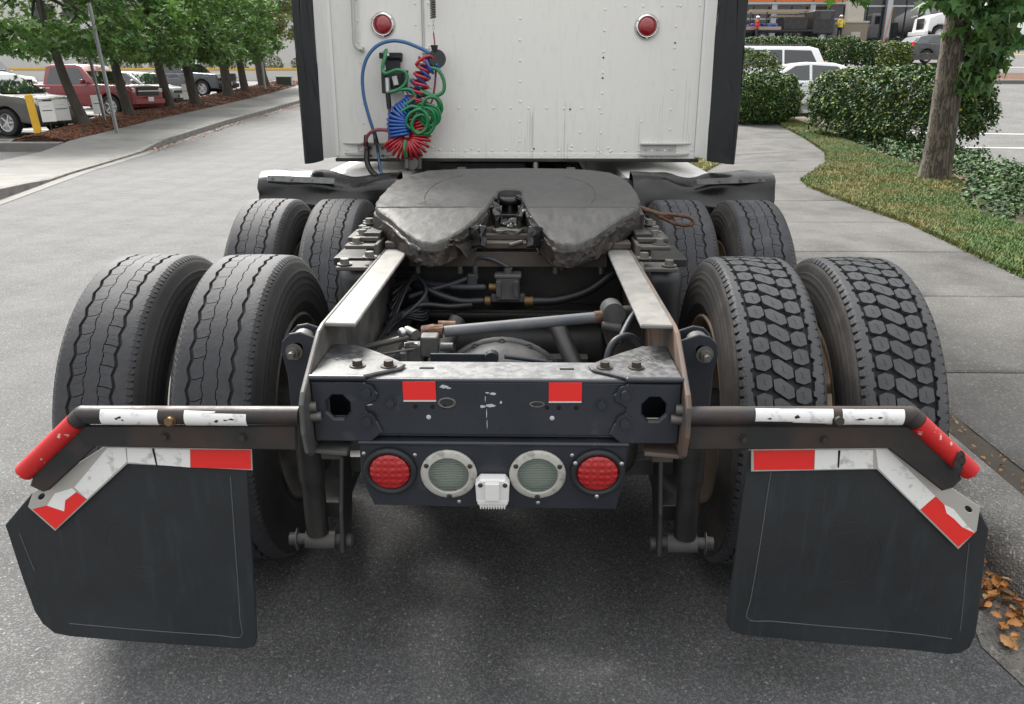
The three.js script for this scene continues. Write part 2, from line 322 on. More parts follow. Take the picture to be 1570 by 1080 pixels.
// road: old asphalt
struct(raw('road', sheet((z) => kl(z) - 0.02, () => 1.47, steps(7, -72, 120), 30, 0), M.asphalt));
// concrete gutter on the right; its edge against the asphalt is ragged
{
  const g = sheet((z) => 1.40 + 0.05 * N3(0, 5, z * 2.2) + 0.02 * N3(1, 5, z * 9), () => 1.63, steps(7, -40, 300), 3, 0.004);
  struct(raw('gutter', g, M.gutter));
}
// a prism on the ground between four corners, its top following G; one slab or kerb stone
function slab(x00, x01, x10, x11, z0, z1, top, depth, gap = 0.006, tilt = 0) {
  const n = 3, m = 3, b = 0.006, pos = [], idx = [];
  const P = (u, v, inset) => { const z = lerp(z0 - gap, z1 + gap, v), a = lerp(x00, x10, v) + gap, c = lerp(x01, x11, v) - gap, x = lerp(a, c, u); return [x, G(x, z) + (typeof top === 'function' ? top(z) : top) + tilt * (u - 0.5) - (inset ? 0 : b), z]; };
  const ring = []; for (let i = 0; i < n; i++) ring.push([i / n, 0]); for (let i = 0; i < m; i++) ring.push([1, i / m]); for (let i = 0; i < n; i++) ring.push([1 - i / n, 1]); for (let i = 0; i < m; i++) ring.push([0, 1 - i / m]);
  const R = ring.length, ins = (t) => 0.012 + t * 0.976;
  for (const [u, v] of ring) pos.push(...P(ins(u), ins(v), true));
  for (const [u, v] of ring) pos.push(...P(u, v, false));
  for (const [u, v] of ring) { const p = P(u, v, false); p[1] -= depth; pos.push(...p); }
  const c = pos.length / 3; pos.push(...P(0.5, 0.5, true));
  for (let i = 0; i < R; i++) { const j = (i + 1) % R; idx.push(c, j, i); for (const k of [0, 1]) { const a = k * R + i, d = k * R + j, e = a + R, f = d + R; idx.push(a, d, e, d, f, e); } }
  const g = new THREE.BufferGeometry(); g.setAttribute('position', new THREE.Float32BufferAttribute(pos, 3)); g.setIndex(idx);
  return toCreasedNormals(g, 0.03);
}
// left sidewalk and kerb; the kerb dips at a driveway
const dip = (z) => 0.14 - 0.10 * sstep(-17.5, -15.5, z) * (1 - sstep(-10.5, -8.6, z));
{
  const w = struct(sub('left_sidewalk', scene)), k = struct(sub('left_kerb', scene));
  const zs = []; for (let z = 4; z > -62; z -= 1.55) zs.push(z);
  for (let i = 0; i < zs.length - 1; i++) {
    const a = zs[i], b = zs[i + 1];
    part('slab', slab(ml(a), kl(a) - 0.17, ml(b), kl(b) - 0.17, a, b, (z) => dip(z) - 0.012, 0.2, 0.008, -0.02), M.concrete[i % 3], w);
    if (i % 2 === 0 && i < zs.length - 2) part('kerb_stone', slab(kl(a) - 0.165, kl(a), kl(zs[i + 2]) - 0.165, kl(zs[i + 2]), a, zs[i + 2], dip, 0.25, 0.004), M.kerb, k);
  }
  struct(raw('left_gutter', sheet((z) => kl(z) - 0.02, (z) => kl(z) + 0.2, steps(5, -60, 80), 3, 0.006), M.concrete[1]));
}
// right kerb: cast concrete with a rounded, weathered arris
{
  const k = struct(sub('right_kerb', scene));
  const zs = []; for (let z = 3.1; z > -40; z -= 2.6) zs.push(z);
  for (let i = 0; i < zs.length - 1; i++) {
    const prof2 = [[1.60, -0.1], [1.615, 0.02], [1.628, 0.09], [1.645, 0.122], [1.675, 0.14], [1.72, 0.146], [1.845, 0.145], [1.845, -0.1]], n = 40, pos = [], idx = [], m = prof2.length;
    for (let j = 0; j <= n; j++) { const z = lerp(zs[i] - 0.004, zs[i + 1] + 0.004, j / n); for (const [x, y] of prof2) { const e = y > 0 && x < 1.84 ? 0.009 : 0; pos.push(x + e * N3(x * 9, y * 9, z * 6), G(x, z) + y + e * N3(x * 9 + 40, y * 9, z * 6) + e * 0.6 * N3(x * 30, y * 30, z * 25), z); } }
    for (let j = 0; j < n; j++) for (let q = 0; q < m - 1; q++) { const a = j * m + q, b = a + m; idx.push(a, a + 1, b, a + 1, b + 1, b); }
    const c0 = pos.length / 3; for (const j of [0, n]) for (let q = 0; q < m; q++) pos.push(...pos.slice((j * m + q) * 3, (j * m + q) * 3 + 3));
    for (let q = 1; q < m - 1; q++) { idx.push(c0, c0 + q + 1, c0 + q); idx.push(c0 + m, c0 + m + q, c0 + m + q + 1); }
    const g = new THREE.BufferGeometry(); g.setAttribute('position', new THREE.Float32BufferAttribute(pos, 3)); g.setIndex(idx);
    part('kerb_stone', toCreasedNormals(g, 0.7), M.kerb, k);
  }
}
// right sidewalk: runs along the kerb, then swings away round the lawn
const RL = [[-26, 6.2], [-20, 5.0], [-16, 4.55], [-12.2, 3.63], [-10.3, 2.74], [-9.4, 2.1], [-9, 1.96], [8, 1.96]];
const RR = [[-26, 8.0], [-20, 6.55], [-17.4, 6.1], [-14.5, 5.75], [-12.4, 5.4], [-11, 4.95], [-10, 4.4], [-9.2, 3.98], [-8.63, 3.88], [-7.5, 3.9], [-5.8, 4.0], [-3.4, 3.79], [8, 3.75]];
struct(raw('soil_strip', sheet(() => 1.80, (z) => 1.99, steps(4, -9.6, 120), 6, (x, z) => 0.138 + 0.006 * N3(x * 20, 1, z * 12)), std({ color: col(0.055, 0.045, 0.034), roughness: 1 })));
const rl = (z) => table(RL, z), rrx = (z) => table(RR, z);
{
  const w = struct(sub('right_sidewalk', scene));
  let z = 3.2, i = 0;
  while (z > -19.5) {
    const d = z > -8 ? 1.52 : 1.2, b = z - d;
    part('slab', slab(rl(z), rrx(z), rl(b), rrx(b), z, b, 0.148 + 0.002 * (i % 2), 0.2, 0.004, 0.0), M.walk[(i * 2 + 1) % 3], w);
    z = b; i++;
  }
}
// soil under lawns and beds
M.soil = std({ map: ctex(512, 0.8, (u, v) => { const c = 0.045 + 0.06 * fb(u, v, 12, 5, 4); return [c * 1.25, c, c * 0.72]; }), roughness: 1 });
M.turf = std({ map: ctex(512, 1.1, (u, v) => { const a = fb(u, v, 5, 4, 14), b = fb(u, v, 60, 3, 19), c = 0.5 + b; return [lerp(0.07, 0.14, a) * c, lerp(0.095, 0.12, a) * c, 0.03 * c]; }), roughness: 1 });
M.mulch = std({ map: ctex(1024, 1.4, (u, v) => { const a = fb(u, v, 24, 4, 4), b = vn(u, v, 110, 8) * vn(u, v, 47, 9); const c = 0.022 + 0.08 * a * (0.4 + 1.6 * b); return [c * 1.75, c * 0.82, c * 0.5]; }), roughness: 1, bumpMap: ctex(512, 0.7, (u, v) => fb(u, v, 24, 4, 2), false), bumpScale: 0.03 });
const bedE = [[-30, 8.6], [-20, 7.9], [-12, 7.7], [-9.9, 7.5], [-3, 7.3], [8, 7.2]];                                       // lot edge of the right bed
const be = (z) => table(bedE, z);
struct(raw('planting_bed', sheet(rrx, be, steps(6, -20.3, 80), 24, (x, z) => 0.135 + 0.05 * N3(x, 1, z) * 0.5), M.soil));
{
  const k = struct(sub('lot_kerb', scene));
  for (let z = 5.5, i = 0; z > -19; z -= 2.2, i++) part('kerb_stone', slab(be(z), be(z) + 0.15, be(z - 2.2), be(z - 2.2) + 0.15, z, z - 2.2, 0.15, 0.3, 0.004), M.concrete[i % 3], k);
}
// the lawn reaches from the sidewalk to the ground cover
const lawnR = [[-26, 7.2], [-16, 6.6], [-13, 6.2], [-11, 6.1], [-10, 6.3], [-8.8, 6.0], [-7.6, 5.3], [-6.4, 4.95], [-4.5, 4.9], [8, 4.9]];
const lr = (z) => table(lawnR, z);
struct(raw('lawn', sheet(rrx, lr, steps(6, -20, 90), 16, (x, z) => 0.165 + 0.02 * N3(x * 2, 3, z * 2) - 0.05 * (1 - sstep(0, 0.15, Math.min(x - rrx(z), lr(z) - x)))), M.turf));
struct(raw('lawn_strip', sheet(() => 1.87, (z) => Math.max(1.871, rl(z) - 0.01), steps(-9.1, -20.3, 50), 8, 0.16), M.turf));
// left bed between sidewalk and car park
const mb = (z) => ml(z) - lerp(1.3, 2.7, sstep(-16, -30, z)) ;
struct(raw('mulch_bed', sheet(mb, (z) => ml(z) - 0.01, steps(-17.0, -56, 130), 14, (x, z) => { const t = clamp((ml(z) - x) / (ml(z) - mb(z))); return 0.125 - 0.05 * sstep(-17.5, -17, z) + 0.13 * sstep(-17, -18.5, z) * Math.sin(Math.PI * t) + 0.03 * N3(x * 2, 4, z * 2); }), M.mulch));
{
  const k = struct(sub('bed_kerb', scene));
  for (let z = -17, i = 0; z > -56; z -= 3, i++) part('kerb_stone', slab(mb(z) - 0.15, mb(z), mb(z - 3) - 0.15, mb(z - 3), z, z - 3, 0.13, 0.3, 0.004), M.concrete[2], k);
  part('kerb_stone', slab(mb(-16.6) - 0.15, ml(-16.6) - 0.02, mb(-17.0) - 0.15, ml(-17.0) - 0.02, -16.6, -16.98, 0.13, 0.3, 0.004), M.concrete[1], k);
}
// painted lines of both car parks
M.linePaint = std({ map: ctex(256, 1.2, (u, v) => { const c = 0.62 - 0.35 * clamp((fb(u, v, 10, 5, 3) - 0.6) * 5); return [c, c, c * 0.97]; }), roughness: 0.7 });
M.yellowPaint = std({ map: ctex(256, 0.8, (u, v) => { const c = 1 - 0.25 * fb(u, v, 8, 4, 3); return [0.72 * c, 0.42 * c, 0.02 * c]; }), roughness: 0.6 });
function line(x0, z0, x1, z1, w, m = M.linePaint, off = -0.052) {
  const n = 24, dx = x1 - x0, dz = z1 - z0, L = Math.hypot(dx, dz), px = -dz / L * w / 2, pz = dx / L * w / 2, pos = [], idx = [];
  for (let i = 0; i <= n; i++) for (const s of [-1, 1]) { const x = x0 + dx * i / n + s * px, z = z0 + dz * i / n + s * pz; pos.push(x, G(x, z) + off, z); }
  for (let i = 0; i < n; i++) { const a = i * 2; idx.push(a, a + 1, a + 2, a + 1, a + 3, a + 2); }
  const g = new THREE.BufferGeometry(); g.setAttribute('position', new THREE.Float32BufferAttribute(pos, 3)); g.setIndex(idx); g.computeVertexNormals();
  return struct(part('painted_line', g, m));
}
for (const z of [-19.6, -22.8, -25.7, -30, -33, -36.3, -39.3, -43]) line(mb(z) - 0.3, z, mb(z) - 5.4, z + 0.7, 0.12);
for (const [x, z] of [[-13.0, -17.6], [-13.9, -17.4], [-14.8, -17.2]]) line(x, z, x - 2.6, z + 1.7, 0.12);
for (const z of [-12.2, -15.2, -18.2]) line(8.2, z, 13.6, z + 0.6, 0.11);
line(13, -40.5, 60, -47.5, 0.14, M.linePaint); line(10, -49, 60, -56, 0.15, M.yellowPaint);
// ---------------------------------------------------------------- the tractor unit (rear axle over the origin, nose towards -z)
const truck = thing('tractor_truck', 'white sleeper tractor truck without a trailer, seen from behind at the kerb', 'truck');
M.bareSteel = std({ color: col(0.46, 0.45, 0.42), roughness: 0.45, metalness: 0.35 });
// --- frame
const railProf = [[-7.0, 0.989], [0.655, 0.989], [0.70, 0.983], [0.735, 0.965], [0.872, 0.892], [0.892, 0.868], [0.896, 0.80], [0.878, 0.745], [0.845, 0.722], [-7.0, 0.72]];
for (const s of [-1, 1]) {
  const w = plateX(railProf, 0.011, s < 0 ? -0.434 : 0.423, 0.003);
  const x0 = s < 0 ? -0.424 : 0.346, top = plateY([[x0, -7], [x0 + 0.078, -7], [x0 + 0.078, 0.663], [x0, 0.657]], 0.011, 0.9785, 0.003);
  const bot = plateY([[x0, -7], [x0 + 0.078, -7], [x0 + 0.078, 0.842], [x0, 0.828]], 0.011, 0.7195, 0.003);
  const rl_ = sub('frame_rail', truck); part('web', w, s > 0 ? M.webRust : M.web, rl_); part('top_flange', top, M.rail, rl_); part('bottom_flange', bot, s > 0 ? M.webRust : M.web, rl_);
}
// --- closing cross member with its corner gussets
{
  const hole = (x) => ngon(x, 0.838, 0.030, 8, Math.PI / 8, 0.032);
  const fr = plate([[-0.418, 0.768], [0.418, 0.768], [0.418, 0.898], [-0.418, 0.898]], 0.009, 0.811, 0.002, [hole(-0.362), hole(0.362)]);
  const cm = part('rear_crossmember', [fr, bx(0.82, 0.12, 0.006, 0, 0.83, 0.715), tb([[-0.418, 0.9, 0.8145], [0.418, 0.9, 0.8145]], 0.0062, 2, 8), plateY([[-0.418, 0.72], [0.418, 0.72], [0.418, 0.815], [-0.418, 0.815]], 0.009, 0.7605, 0.002)], M.navy, truck);
  part('top_flange', plateY([[-0.418, 0.70], [0.418, 0.70], [0.418, 0.816], [-0.418, 0.816]], 0.009, 0.8975, 0.003), M.worn, cm);
  for (const s of [-1, 1]) {
    const q = (pts) => pts.map(([x, y]) => [x * s, y]);
    const gp = sub('gusset', truck); part('top_plate', [plateY(q([[0.421, 0.60], [0.36, 0.60], [0.30, 0.655], [0.255, 0.70], [0.215, 0.745], [0.222, 0.772], [0.262, 0.80], [0.30, 0.828], [0.421, 0.828]]), 0.009, 0.9075, 0.003)], M.wornDark, gp);
    part('face_plate', [
      plate(q([[0.421, 0.90], [0.30, 0.90], [0.268, 0.872], [0.272, 0.856], [0.298, 0.842], [0.298, 0.828], [0.272, 0.80], [0.262, 0.775], [0.29, 0.752], [0.421, 0.752]]), 0.008, 0.8205, 0.003, [hole(0.362 * s)]),
      tb([[0.30 * s, 0.9095, 0.8265], [0.421 * s, 0.9095, 0.8265]], 0.007, 2, 8),
    ], M.navy, gp);
    each('stamped_mark', [0, 1, 2, 3].map((i) => bx(0.004, 0.0015, 0.03, (0.335 + i * 0.014) * s, 0.9172, 0.70 + i * 0.004, 0, 0.5 * s, 0, 0)), M.wornDark, gp);
    for (const [x, z] of [[0.252, 0.765], [0.325, 0.765]]) part('bolt', bolt([x * s, 0.9165, z], [0, 1, 0], 0.0125, 0.012), M.boltRust, gp);
    for (const [x, y] of [[0.294, 0.876], [0.296, 0.806]]) part('bolt', bolt([x * s, y, 0.8285], [0, 0, 1], 0.013, 0.008), M.navy, gp);
    part('bolt', bolt([0.242 * s, 0.848, 0.82], [0, 0, 1], 0.011, 0.007, 1.3), M.navy, cm);
    each('fastener', [rod([0.41 * s, 0.842, 0.835], [0.435 * s, 0.842, 0.838], 0.013, 6), rod([0.40 * s, 0.818, 0.835], [0.435 * s, 0.818, 0.838], 0.012, 6)], M.oldSteel, gp);
    // reflective sticker, rivets and drain slots
    part('red_reflector', bx(0.075, 0.045, 0.002, s < 0 ? -0.174 : 0.159, 0.8775, 0.8218, 0, 0, 0.01, 0), M.redTape, truck);
    part('reflector_edge', bx(0.075, 0.004, 0.002, s < 0 ? -0.174 : 0.159, 0.853, 0.8216, 0, 0, 0.01, 0), M.tapeEdge, cm);
    part('rivet', [new THREE.SphereGeometry(0.006, 8, 6).scale(1, 1, 0.4).translate(s < 0 ? -0.155 : 0.13, 0.812, 0.821)], M.chip, cm);
    part('slot', [bx(0.034, 0.002, 0.011, 0.165 * s, 0.9069, 0.75, 0, 0, 0, 0.0009)], M.slot, cm);
    for (const x of [0.118, 0.145, 0.185]) part('rivet', new THREE.CylinderGeometry(0.005, 0.005, 0.003, 10).rotateX(Math.PI / 2).translate(x * s, 0.838, 0.8208), M.slot, cm);
  }
  // scraped paint in the middle of the face
  const flake = (x, y, w, h, k) => plate(ngon(x, y, 1, 11).map(([a, b], i) => [x + (a - x) * w * (0.6 + 0.5 * hash(i, k, 3)), y + (b - y) * h * (0.6 + 0.5 * hash(i, k, 8))]), 0.0012, 0.8198, 0);
  each('scrape', [flake(-0.012, 0.842, 0.013, 0.0045, 1), flake(-0.03, 0.8395, 0.008, 0.004, 2), flake(-0.006, 0.871, 0.008, 0.0035, 3), flake(-0.019, 0.8735, 0.005, 0.002, 14), flake(-0.021, 0.822, 0.0011, 0.014, 4), flake(-0.0235, 0.858, 0.0009, 0.008, 17), flake(0.012, 0.85, 0.003, 0.004, 5), flake(-0.118, 0.888, 0.011, 0.0045, 6), flake(-0.107, 0.884, 0.006, 0.0025, 16), flake(-0.02, 0.796, 0.001, 0.012, 8), flake(-0.3, 0.842, 0.022, 0.003, 9), flake(-0.287, 0.866, 0.006, 0.012, 11)], M.chip, cm);
  each('worn_hole', [new THREE.TorusGeometry(0.014, 0.003, 6, 20).scale(1.3, 0.8, 1).translate(-0.112, 0.848, 0.8205), new THREE.TorusGeometry(0.013, 0.0025, 6, 20).scale(1.2, 0.5, 1).translate(0.095, 0.846, 0.8205)], M.oldSteel, cm);
}
// --- light bar and lamps
const bar = sub('light_bar', truck, [0, 0.75, 0.83]);
bar.rotation.x = 0.13;
part('panel', [plate([[-0.318, 0], [0.306, 0], [0.304, -0.08], [0.288, -0.183], [-0.296, -0.178], [-0.321, -0.10]], 0.006, -0.006, 0.0015), plateY([[-0.318, -0.05], [0.306, -0.05], [0.306, -0.002], [-0.318, -0.002]], 0.006, -0.004, 0.002), tb([[-0.318, -0.002, -0.004], [0.306, -0.002, -0.004]], 0.006, 2, 8)], M.navy, bar);
each('slot', [-0.255, -0.205, 0.165, 0.225].map((x) => bx(0.034, 0.002, 0.012, x, 0.0022, -0.028, 0, 0, 0, 0.0009)), M.slot, bar);
each('screw', [[-0.19, -0.033], [-0.31, -0.03], [0.178, -0.03], [-0.09, -0.165], [0.10, -0.166]].map(([x, y]) => new THREE.SphereGeometry(0.0055, 8, 6).scale(1, 1, 0.5).translate(x, y, 0)), M.steel, bar);
const lampAt = (name, x, y) => { const g = sub(name, truck); const p = V(x, y, 0.0).applyAxisAngle(V(1, 0, 0), 0.13); g.position.set(p.x, p.y + 0.75, p.z + 0.83); g.rotation.x = 0.13; return g; };
for (const [x, y] of [[-0.251, -0.076], [0.239, -0.075]]) {
  const l = lampAt('stop_lamp', x, y);
  part('grommet', lathe([[0.049, 0.006], [0.053, 0.012], [0.058, 0.013], [0.0635, 0.009], [0.065, 0], [0.049, 0]], 40).rotateX(Math.PI / 2), M.rubberBlack, l);
  part('lens', lathe([[0, 0.016], [0.03, 0.0145], [0.045, 0.011], [0.0495, 0.005], [0.0495, -0.01]].reverse(), 40).rotateX(Math.PI / 2), M.lensRed, l);
  if (x > 0) each('screw', [90, 210, 330].map((a) => new THREE.SphereGeometry(0.006, 8, 6).scale(1, 1, 0.6).translate(0.062 * Math.cos((a + 180) * Math.PI / 180), 0.062 * Math.sin((a + 180) * Math.PI / 180), 0.012)), M.steel, l);
}
for (const [x, y] of [[-0.112, -0.083], [0.098, -0.082]]) {
  const l = lampAt('backup_lamp', x, y);
  part('flange', lathe([[0.046, 0.004], [0.0485, 0.0105], [0.0505, 0.0115], [0.062, 0.009], [0.0665, 0.006], [0.0675, 0], [0.046, 0]], 44).rotateX(Math.PI / 2), M.creamPlastic, l);
  part('lens', lathe([[0, 0.007], [0.03, 0.0065], [0.0485, 0.004], [0.0485, -0.006]].reverse(), 40).rotateX(Math.PI / 2), M.lensClear, l);
  const ribs = []; for (let k = -9; k <= 9; k++) { const yy = k * 0.0048, w = Math.sqrt(Math.max(0, 0.0465 ** 2 - yy * yy)); if (w > 0.004) ribs.push(bx(w * 2, 0.0017, 0.003, 0, yy, 0.0072, 0, 0, 0, 0)); }
  for (let k = -13; k <= 13; k++) { const xx = k * 0.0034, w = Math.sqrt(Math.max(0, 0.0465 ** 2 - xx * xx)); ribs.push(bx(0.0007, w * 2, 0.0025, xx, 0, 0.007, 0, 0, 0, 0)); }
  part('lens_rib', ribs, M.lensBack, l);
  each('screw', [28, 152, 270].map((a) => new THREE.SphereGeometry(0.0062, 8, 6).scale(1, 1, 0.5).translate(0.058 * Math.cos(a * Math.PI / 180), 0.058 * Math.sin(a * Math.PI / 180), 0.011)), M.boltRust, l);
}
{
  const l = lampAt('licence_lamp', -0.008, -0.115);
  part('housing', [plate([[-0.038, -0.03], [0.038, -0.03], [0.040, 0.018], [0.030, 0.034], [-0.028, 0.034], [-0.040, 0.02]], 0.03, 0, 0.004), bx(0.034, 0.05, 0.016, 0, 0.008, 0.036, 0, 0, 0, 0.003), bx(0.072, 0.012, 0.006, 0, -0.03, 0.028, 0, 0, 0, 0.002)], M.whitePlastic, l);
  part('lens', [bx(0.066, 0.02, 0.026, 0, -0.04, 0.014, 0, 0, 0, 0.006), Array.from({ length: 10 }, (_, i) => bx(0.003, 0.019, 0.004, -0.0285 + i * 0.0063, -0.04, 0.028, 0, 0, 0, 0.001))], M.whitePlastic, l);
  each('screw', [[-0.028, 0.02], [0.03, 0.02]].map(([x, y]) => new THREE.SphereGeometry(0.006, 8, 6).scale(1, 1, 0.6).translate(x, y, 0.031)), M.boltRust, l);
}
// --- mud flaps, their hangers and warning plates
function flapGeo(pts) {
  const g = tess(plate(pts, 0.008, 0, 0.002), 0.05, 7), p = g.attributes.position;
  for (let i = 0; i < p.count; i++) { const x = p.getX(i), y = p.getY(i); p.setZ(i, p.getZ(i) + 0.007 * N3(x * 2.2, y * 2.2, 3) * sstep(0.75, 0.4, y) + 0.02 * sstep(0.7, 0.15, y) * Math.sin(x * 4.2) * 0.5); }
  return toCreasedNormals(g, 0.6);
}
const flapZ = (x, y) => 0.007 * N3(x * 2.2, y * 2.2, 3) * sstep(0.75, 0.4, y) + 0.02 * sstep(0.7, 0.15, y) * Math.sin(x * 4.2) * 0.5;
const flapDefs = [
  { pts: [[-0.905, 0.726], [-0.584, 0.729], [-0.614, 0.20], [-0.622, 0.175], [-0.645, 0.166], [-1.09, 0.203], [-1.13, 0.212], [-1.155, 0.24], [-1.169, 0.278], [-1.198, 0.522], [-1.113, 0.612]], line: [[-0.628, 0.66], [-0.653, 0.205], [-1.085, 0.243]], extra: [[-1.165, 0.50], [-1.145, 0.40]], c: [-0.87, 0.47],
    plate: [[-0.911, 0.742], [-0.566, 0.742], [-0.570, 0.683], [-0.864, 0.697], [-1.069, 0.515], [-1.123, 0.580], [-1.103, 0.620]], white: [[-0.858, 0.738], [-0.711, 0.736], [-0.716, 0.690], [-0.862, 0.702]], red: [[-0.710, 0.736], [-0.569, 0.736], [-0.573, 0.687], [-0.715, 0.690]], white2: [[-0.905, 0.738], [-0.862, 0.738], [-0.864, 0.703], [-0.975, 0.604], [-1.0, 0.635]], red2: [[-0.976, 0.603], [-1.066, 0.521], [-1.112, 0.575], [-1.075, 0.585], [-1.036, 0.570], [-1.028, 0.600], [-0.998, 0.622]], torn: [[-1.075, 0.585], [-1.036, 0.570], [-1.028, 0.600], [-0.998, 0.622], [-1.006, 0.632], [-1.05, 0.618]], slot: [[-1.085, 0.608], 0.8],
    flange: [[-0.956, 0.806], [-0.448, 0.810], [-0.453, 0.748], [-0.917, 0.752], [-1.045, 0.640], [-1.062, 0.634], [-1.09, 0.650], [-1.07, 0.69]], pipe: [[-0.44, 0.834], [-0.934, 0.831], [-1.097, 0.685]], bands: [[-0.885, -0.755], [-0.695, -0.555]] },
  { pts: [[0.584, 0.741], [0.915, 0.744], [1.135, 0.594], [1.170, 0.539], [1.196, 0.235], [1.19, 0.195], [1.172, 0.177], [1.139, 0.171], [0.62, 0.231], [0.585, 0.245], [0.569, 0.276]], line: [[0.64, 0.69], [0.622, 0.282], [1.14, 0.222]], extra: [[1.13, 0.50], [1.155, 0.25]], c: [0.84, 0.47],
    plate: [[0.586, 0.750], [0.905, 0.756], [1.131, 0.606], [1.134, 0.542], [1.100, 0.492], [0.878, 0.701], [0.591, 0.692]], white: [[0.731, 0.749], [0.862, 0.750], [0.868, 0.704], [0.735, 0.700]], red: [[0.592, 0.746], [0.730, 0.749], [0.734, 0.700], [0.597, 0.697]], white2: [[0.868, 0.752], [0.895, 0.752], [1.022, 0.634], [0.992, 0.598], [0.880, 0.705]], red2: [[1.024, 0.633], [0.993, 0.599], [1.098, 0.500], [1.130, 0.538], [1.098, 0.553], [1.075, 0.575], [1.055, 0.590], [1.046, 0.612]], torn: [[1.046, 0.612], [1.055, 0.590], [1.075, 0.575], [1.098, 0.553], [1.130, 0.538], [1.11, 0.556], [1.07, 0.60]], slot: [[1.105, 0.60], -0.75],
    flange: [[0.431, 0.818], [0.927, 0.822], [1.045, 0.715], [1.062, 0.69], [1.045, 0.668], [1.022, 0.660], [0.882, 0.766], [0.435, 0.757]], pipe: [[0.425, 0.841], [0.921, 0.846], [1.077, 0.711]], bands: [[0.575, 0.745], [0.765, 0.900]] },
];
flapDefs.forEach((f, k) => {
  const s = k ? 1 : -1;
  const fl = sub('mud_flap', truck, [0, 0, 0.826]);
  part('sheet', flapGeo(f.pts), M.flap, fl);
  const ln = (p) => { const o = []; for (let i = 0; i < p.length - 1; i++) for (let j = 0; j < 8; j++) { const x = lerp(p[i][0], p[i + 1][0], j / 8), y = lerp(p[i][1], p[i + 1][1], j / 8); o.push([x, y, 0.0085 + flapZ(x, y)]); } const e = p[p.length - 1]; o.push([e[0], e[1], 0.0085 + flapZ(...e)]); return o; };
  each('moulded_line', [tb(ln(f.line), 0.0014, 60, 5), tb(ln(f.extra), 0.0012, 16, 5)], M.flapLine, fl);
  each('embossed_ring', [0.06, 0.085].map((r) => { const o = []; for (let i = 0; i < 28; i++) { const a = i / 28 * 6.2832, x = f.c[0] + r * Math.cos(a), y = f.c[1] + r * Math.sin(a); o.push([x, y, 0.0073 + flapZ(x, y)]); } return tb(o, 0.0012, 56, 5, true); }), M.flap, fl);
  const hg = sub('mud_flap_hanger', truck);
  const P = f.pipe.map(([x, y]) => [x, y, 0.868]);
  part('tube', [rod(P[0], P[1], 0.021, 20), rod(P[1], [lerp(P[1][0], P[2][0], 0.12), lerp(P[1][1], P[2][1], 0.12), 0.868], 0.0222, 20), new THREE.SphereGeometry(0.0215, 16, 10).translate(...P[1])], M.barRust, hg);
  part('red_end', [rod([lerp(P[1][0], P[2][0], 0.1), lerp(P[1][1], P[2][1], 0.1), 0.868], P[2], 0.0222, 20), new THREE.SphereGeometry(0.0222, 16, 8).scale(0.5, 0.5, 0.9).translate(...P[2])], M.redBar, hg);
  part('flange', [plate(f.flange, 0.014, 0.858, 0.004)], M.barRust, hg);
  each('bolt', [[0.17, -0.052], [0.53, -0.053]].map(([t, dy]) => bolt([lerp(f.pipe[1][0], f.pipe[0][0], t + 0.2), f.pipe[0][1] + dy, 0.872], [0, 0, 1], 0.008, 0.006, 1.2)), M.boltRust, hg);
  part('hex_bolt', bolt([lerp(f.bands[0][k ? 1 : 1], f.bands[1][0], 0.5), f.pipe[1][1] - 0.004, 0.888], [0, 0.2, 1], 0.011, 0.012, 1.1), k ? M.boltRust : M.brass, hg);
  if (k) part('torn_patch', jitter(tess(plate(ngon(1.035, 0.742, 0.012, 14, 0, 0.032), 0.002, 0, 0), 0.01, 4), 0.002, 60).rotateZ(0).translate(0, 0, 0.8905), M.barRust, hg);
  // strips of reflective tape wrapped round the tube
  for (const [a, b] of f.bands) {
    const n = 14, pos = [], idx = []; const y0 = f.pipe[1][1];
    for (let i = 0; i <= 1; i++) for (let j = 0; j <= n; j++) { const t = lerp(-0.95, 1.0, j / n), R = 0.0219; pos.push(i ? b : a, y0 + R * Math.sin(t) * 1.02, 0.868 + R * Math.cos(t)); }
    for (let j = 0; j < n; j++) idx.push(j, n + 1 + j, j + 1, j + 1, n + 1 + j, n + 2 + j);
    const g = new THREE.BufferGeometry(); g.setAttribute('position', new THREE.Float32BufferAttribute(pos, 3)); g.setIndex(idx); g.computeVertexNormals();
    const o = part('white_tape', g, M.whiteTape, hg);
    const sd = Math.round(Math.abs(a) * 100);
    for (let q = 0; q < 3; q++) { const cx = lerp(a, b, 0.15 + 0.7 * hash(q, sd, 3)), cy = y0 + 0.008 * (hash(q, sd, 4) - 0.5), w = 0.003 + 0.009 * hash(q, sd, 6) * (q ? 0.6 : 1), h = 0.0012 + 0.0035 * hash(q, sd, 7); part('tape_tear', plate(ngon(cx, cy, 1, 9, hash(q, sd, 8)).map(([x, y], i) => [cx + (x - cx) * w * (0.35 + 0.9 * hash(i, q + sd, 5)), cy + (y - cy) * h * (0.35 + 0.9 * hash(i, q + sd, 9))]), 0.0014, 0.8893, 0), M.barRust, o); }
  }
  const wp = sub('warning_plate', truck, [0, 0, 0.842]);
  const sl = ngon(f.slot[0][0], f.slot[0][1], 0.012, 10, 0, 0.006).map(([x, y]) => { const dx = x - f.slot[0][0], dy = y - f.slot[0][1], c = Math.cos(f.slot[1]), q = Math.sin(f.slot[1]); return [f.slot[0][0] + dx * c - dy * q, f.slot[0][1] + dx * q + dy * c]; });
  part('backing', plate(f.plate, 0.003, 0, 0.001, [sl]), M.bareSteel, wp);
  each('white_sheet', [plate(f.white, 0.001, 0.0031, 0), plate(f.white2, 0.001, 0.0031, 0)], M.whiteTape, wp);
  each('red_sheet', [plate(f.red, 0.001, 0.0031, 0), plate(f.red2, 0.001, 0.0031, 0)], M.redTape, wp);
  part('torn_edge', [plate(f.torn, 0.0008, 0.0031, 0)], M.whiteTape, wp);
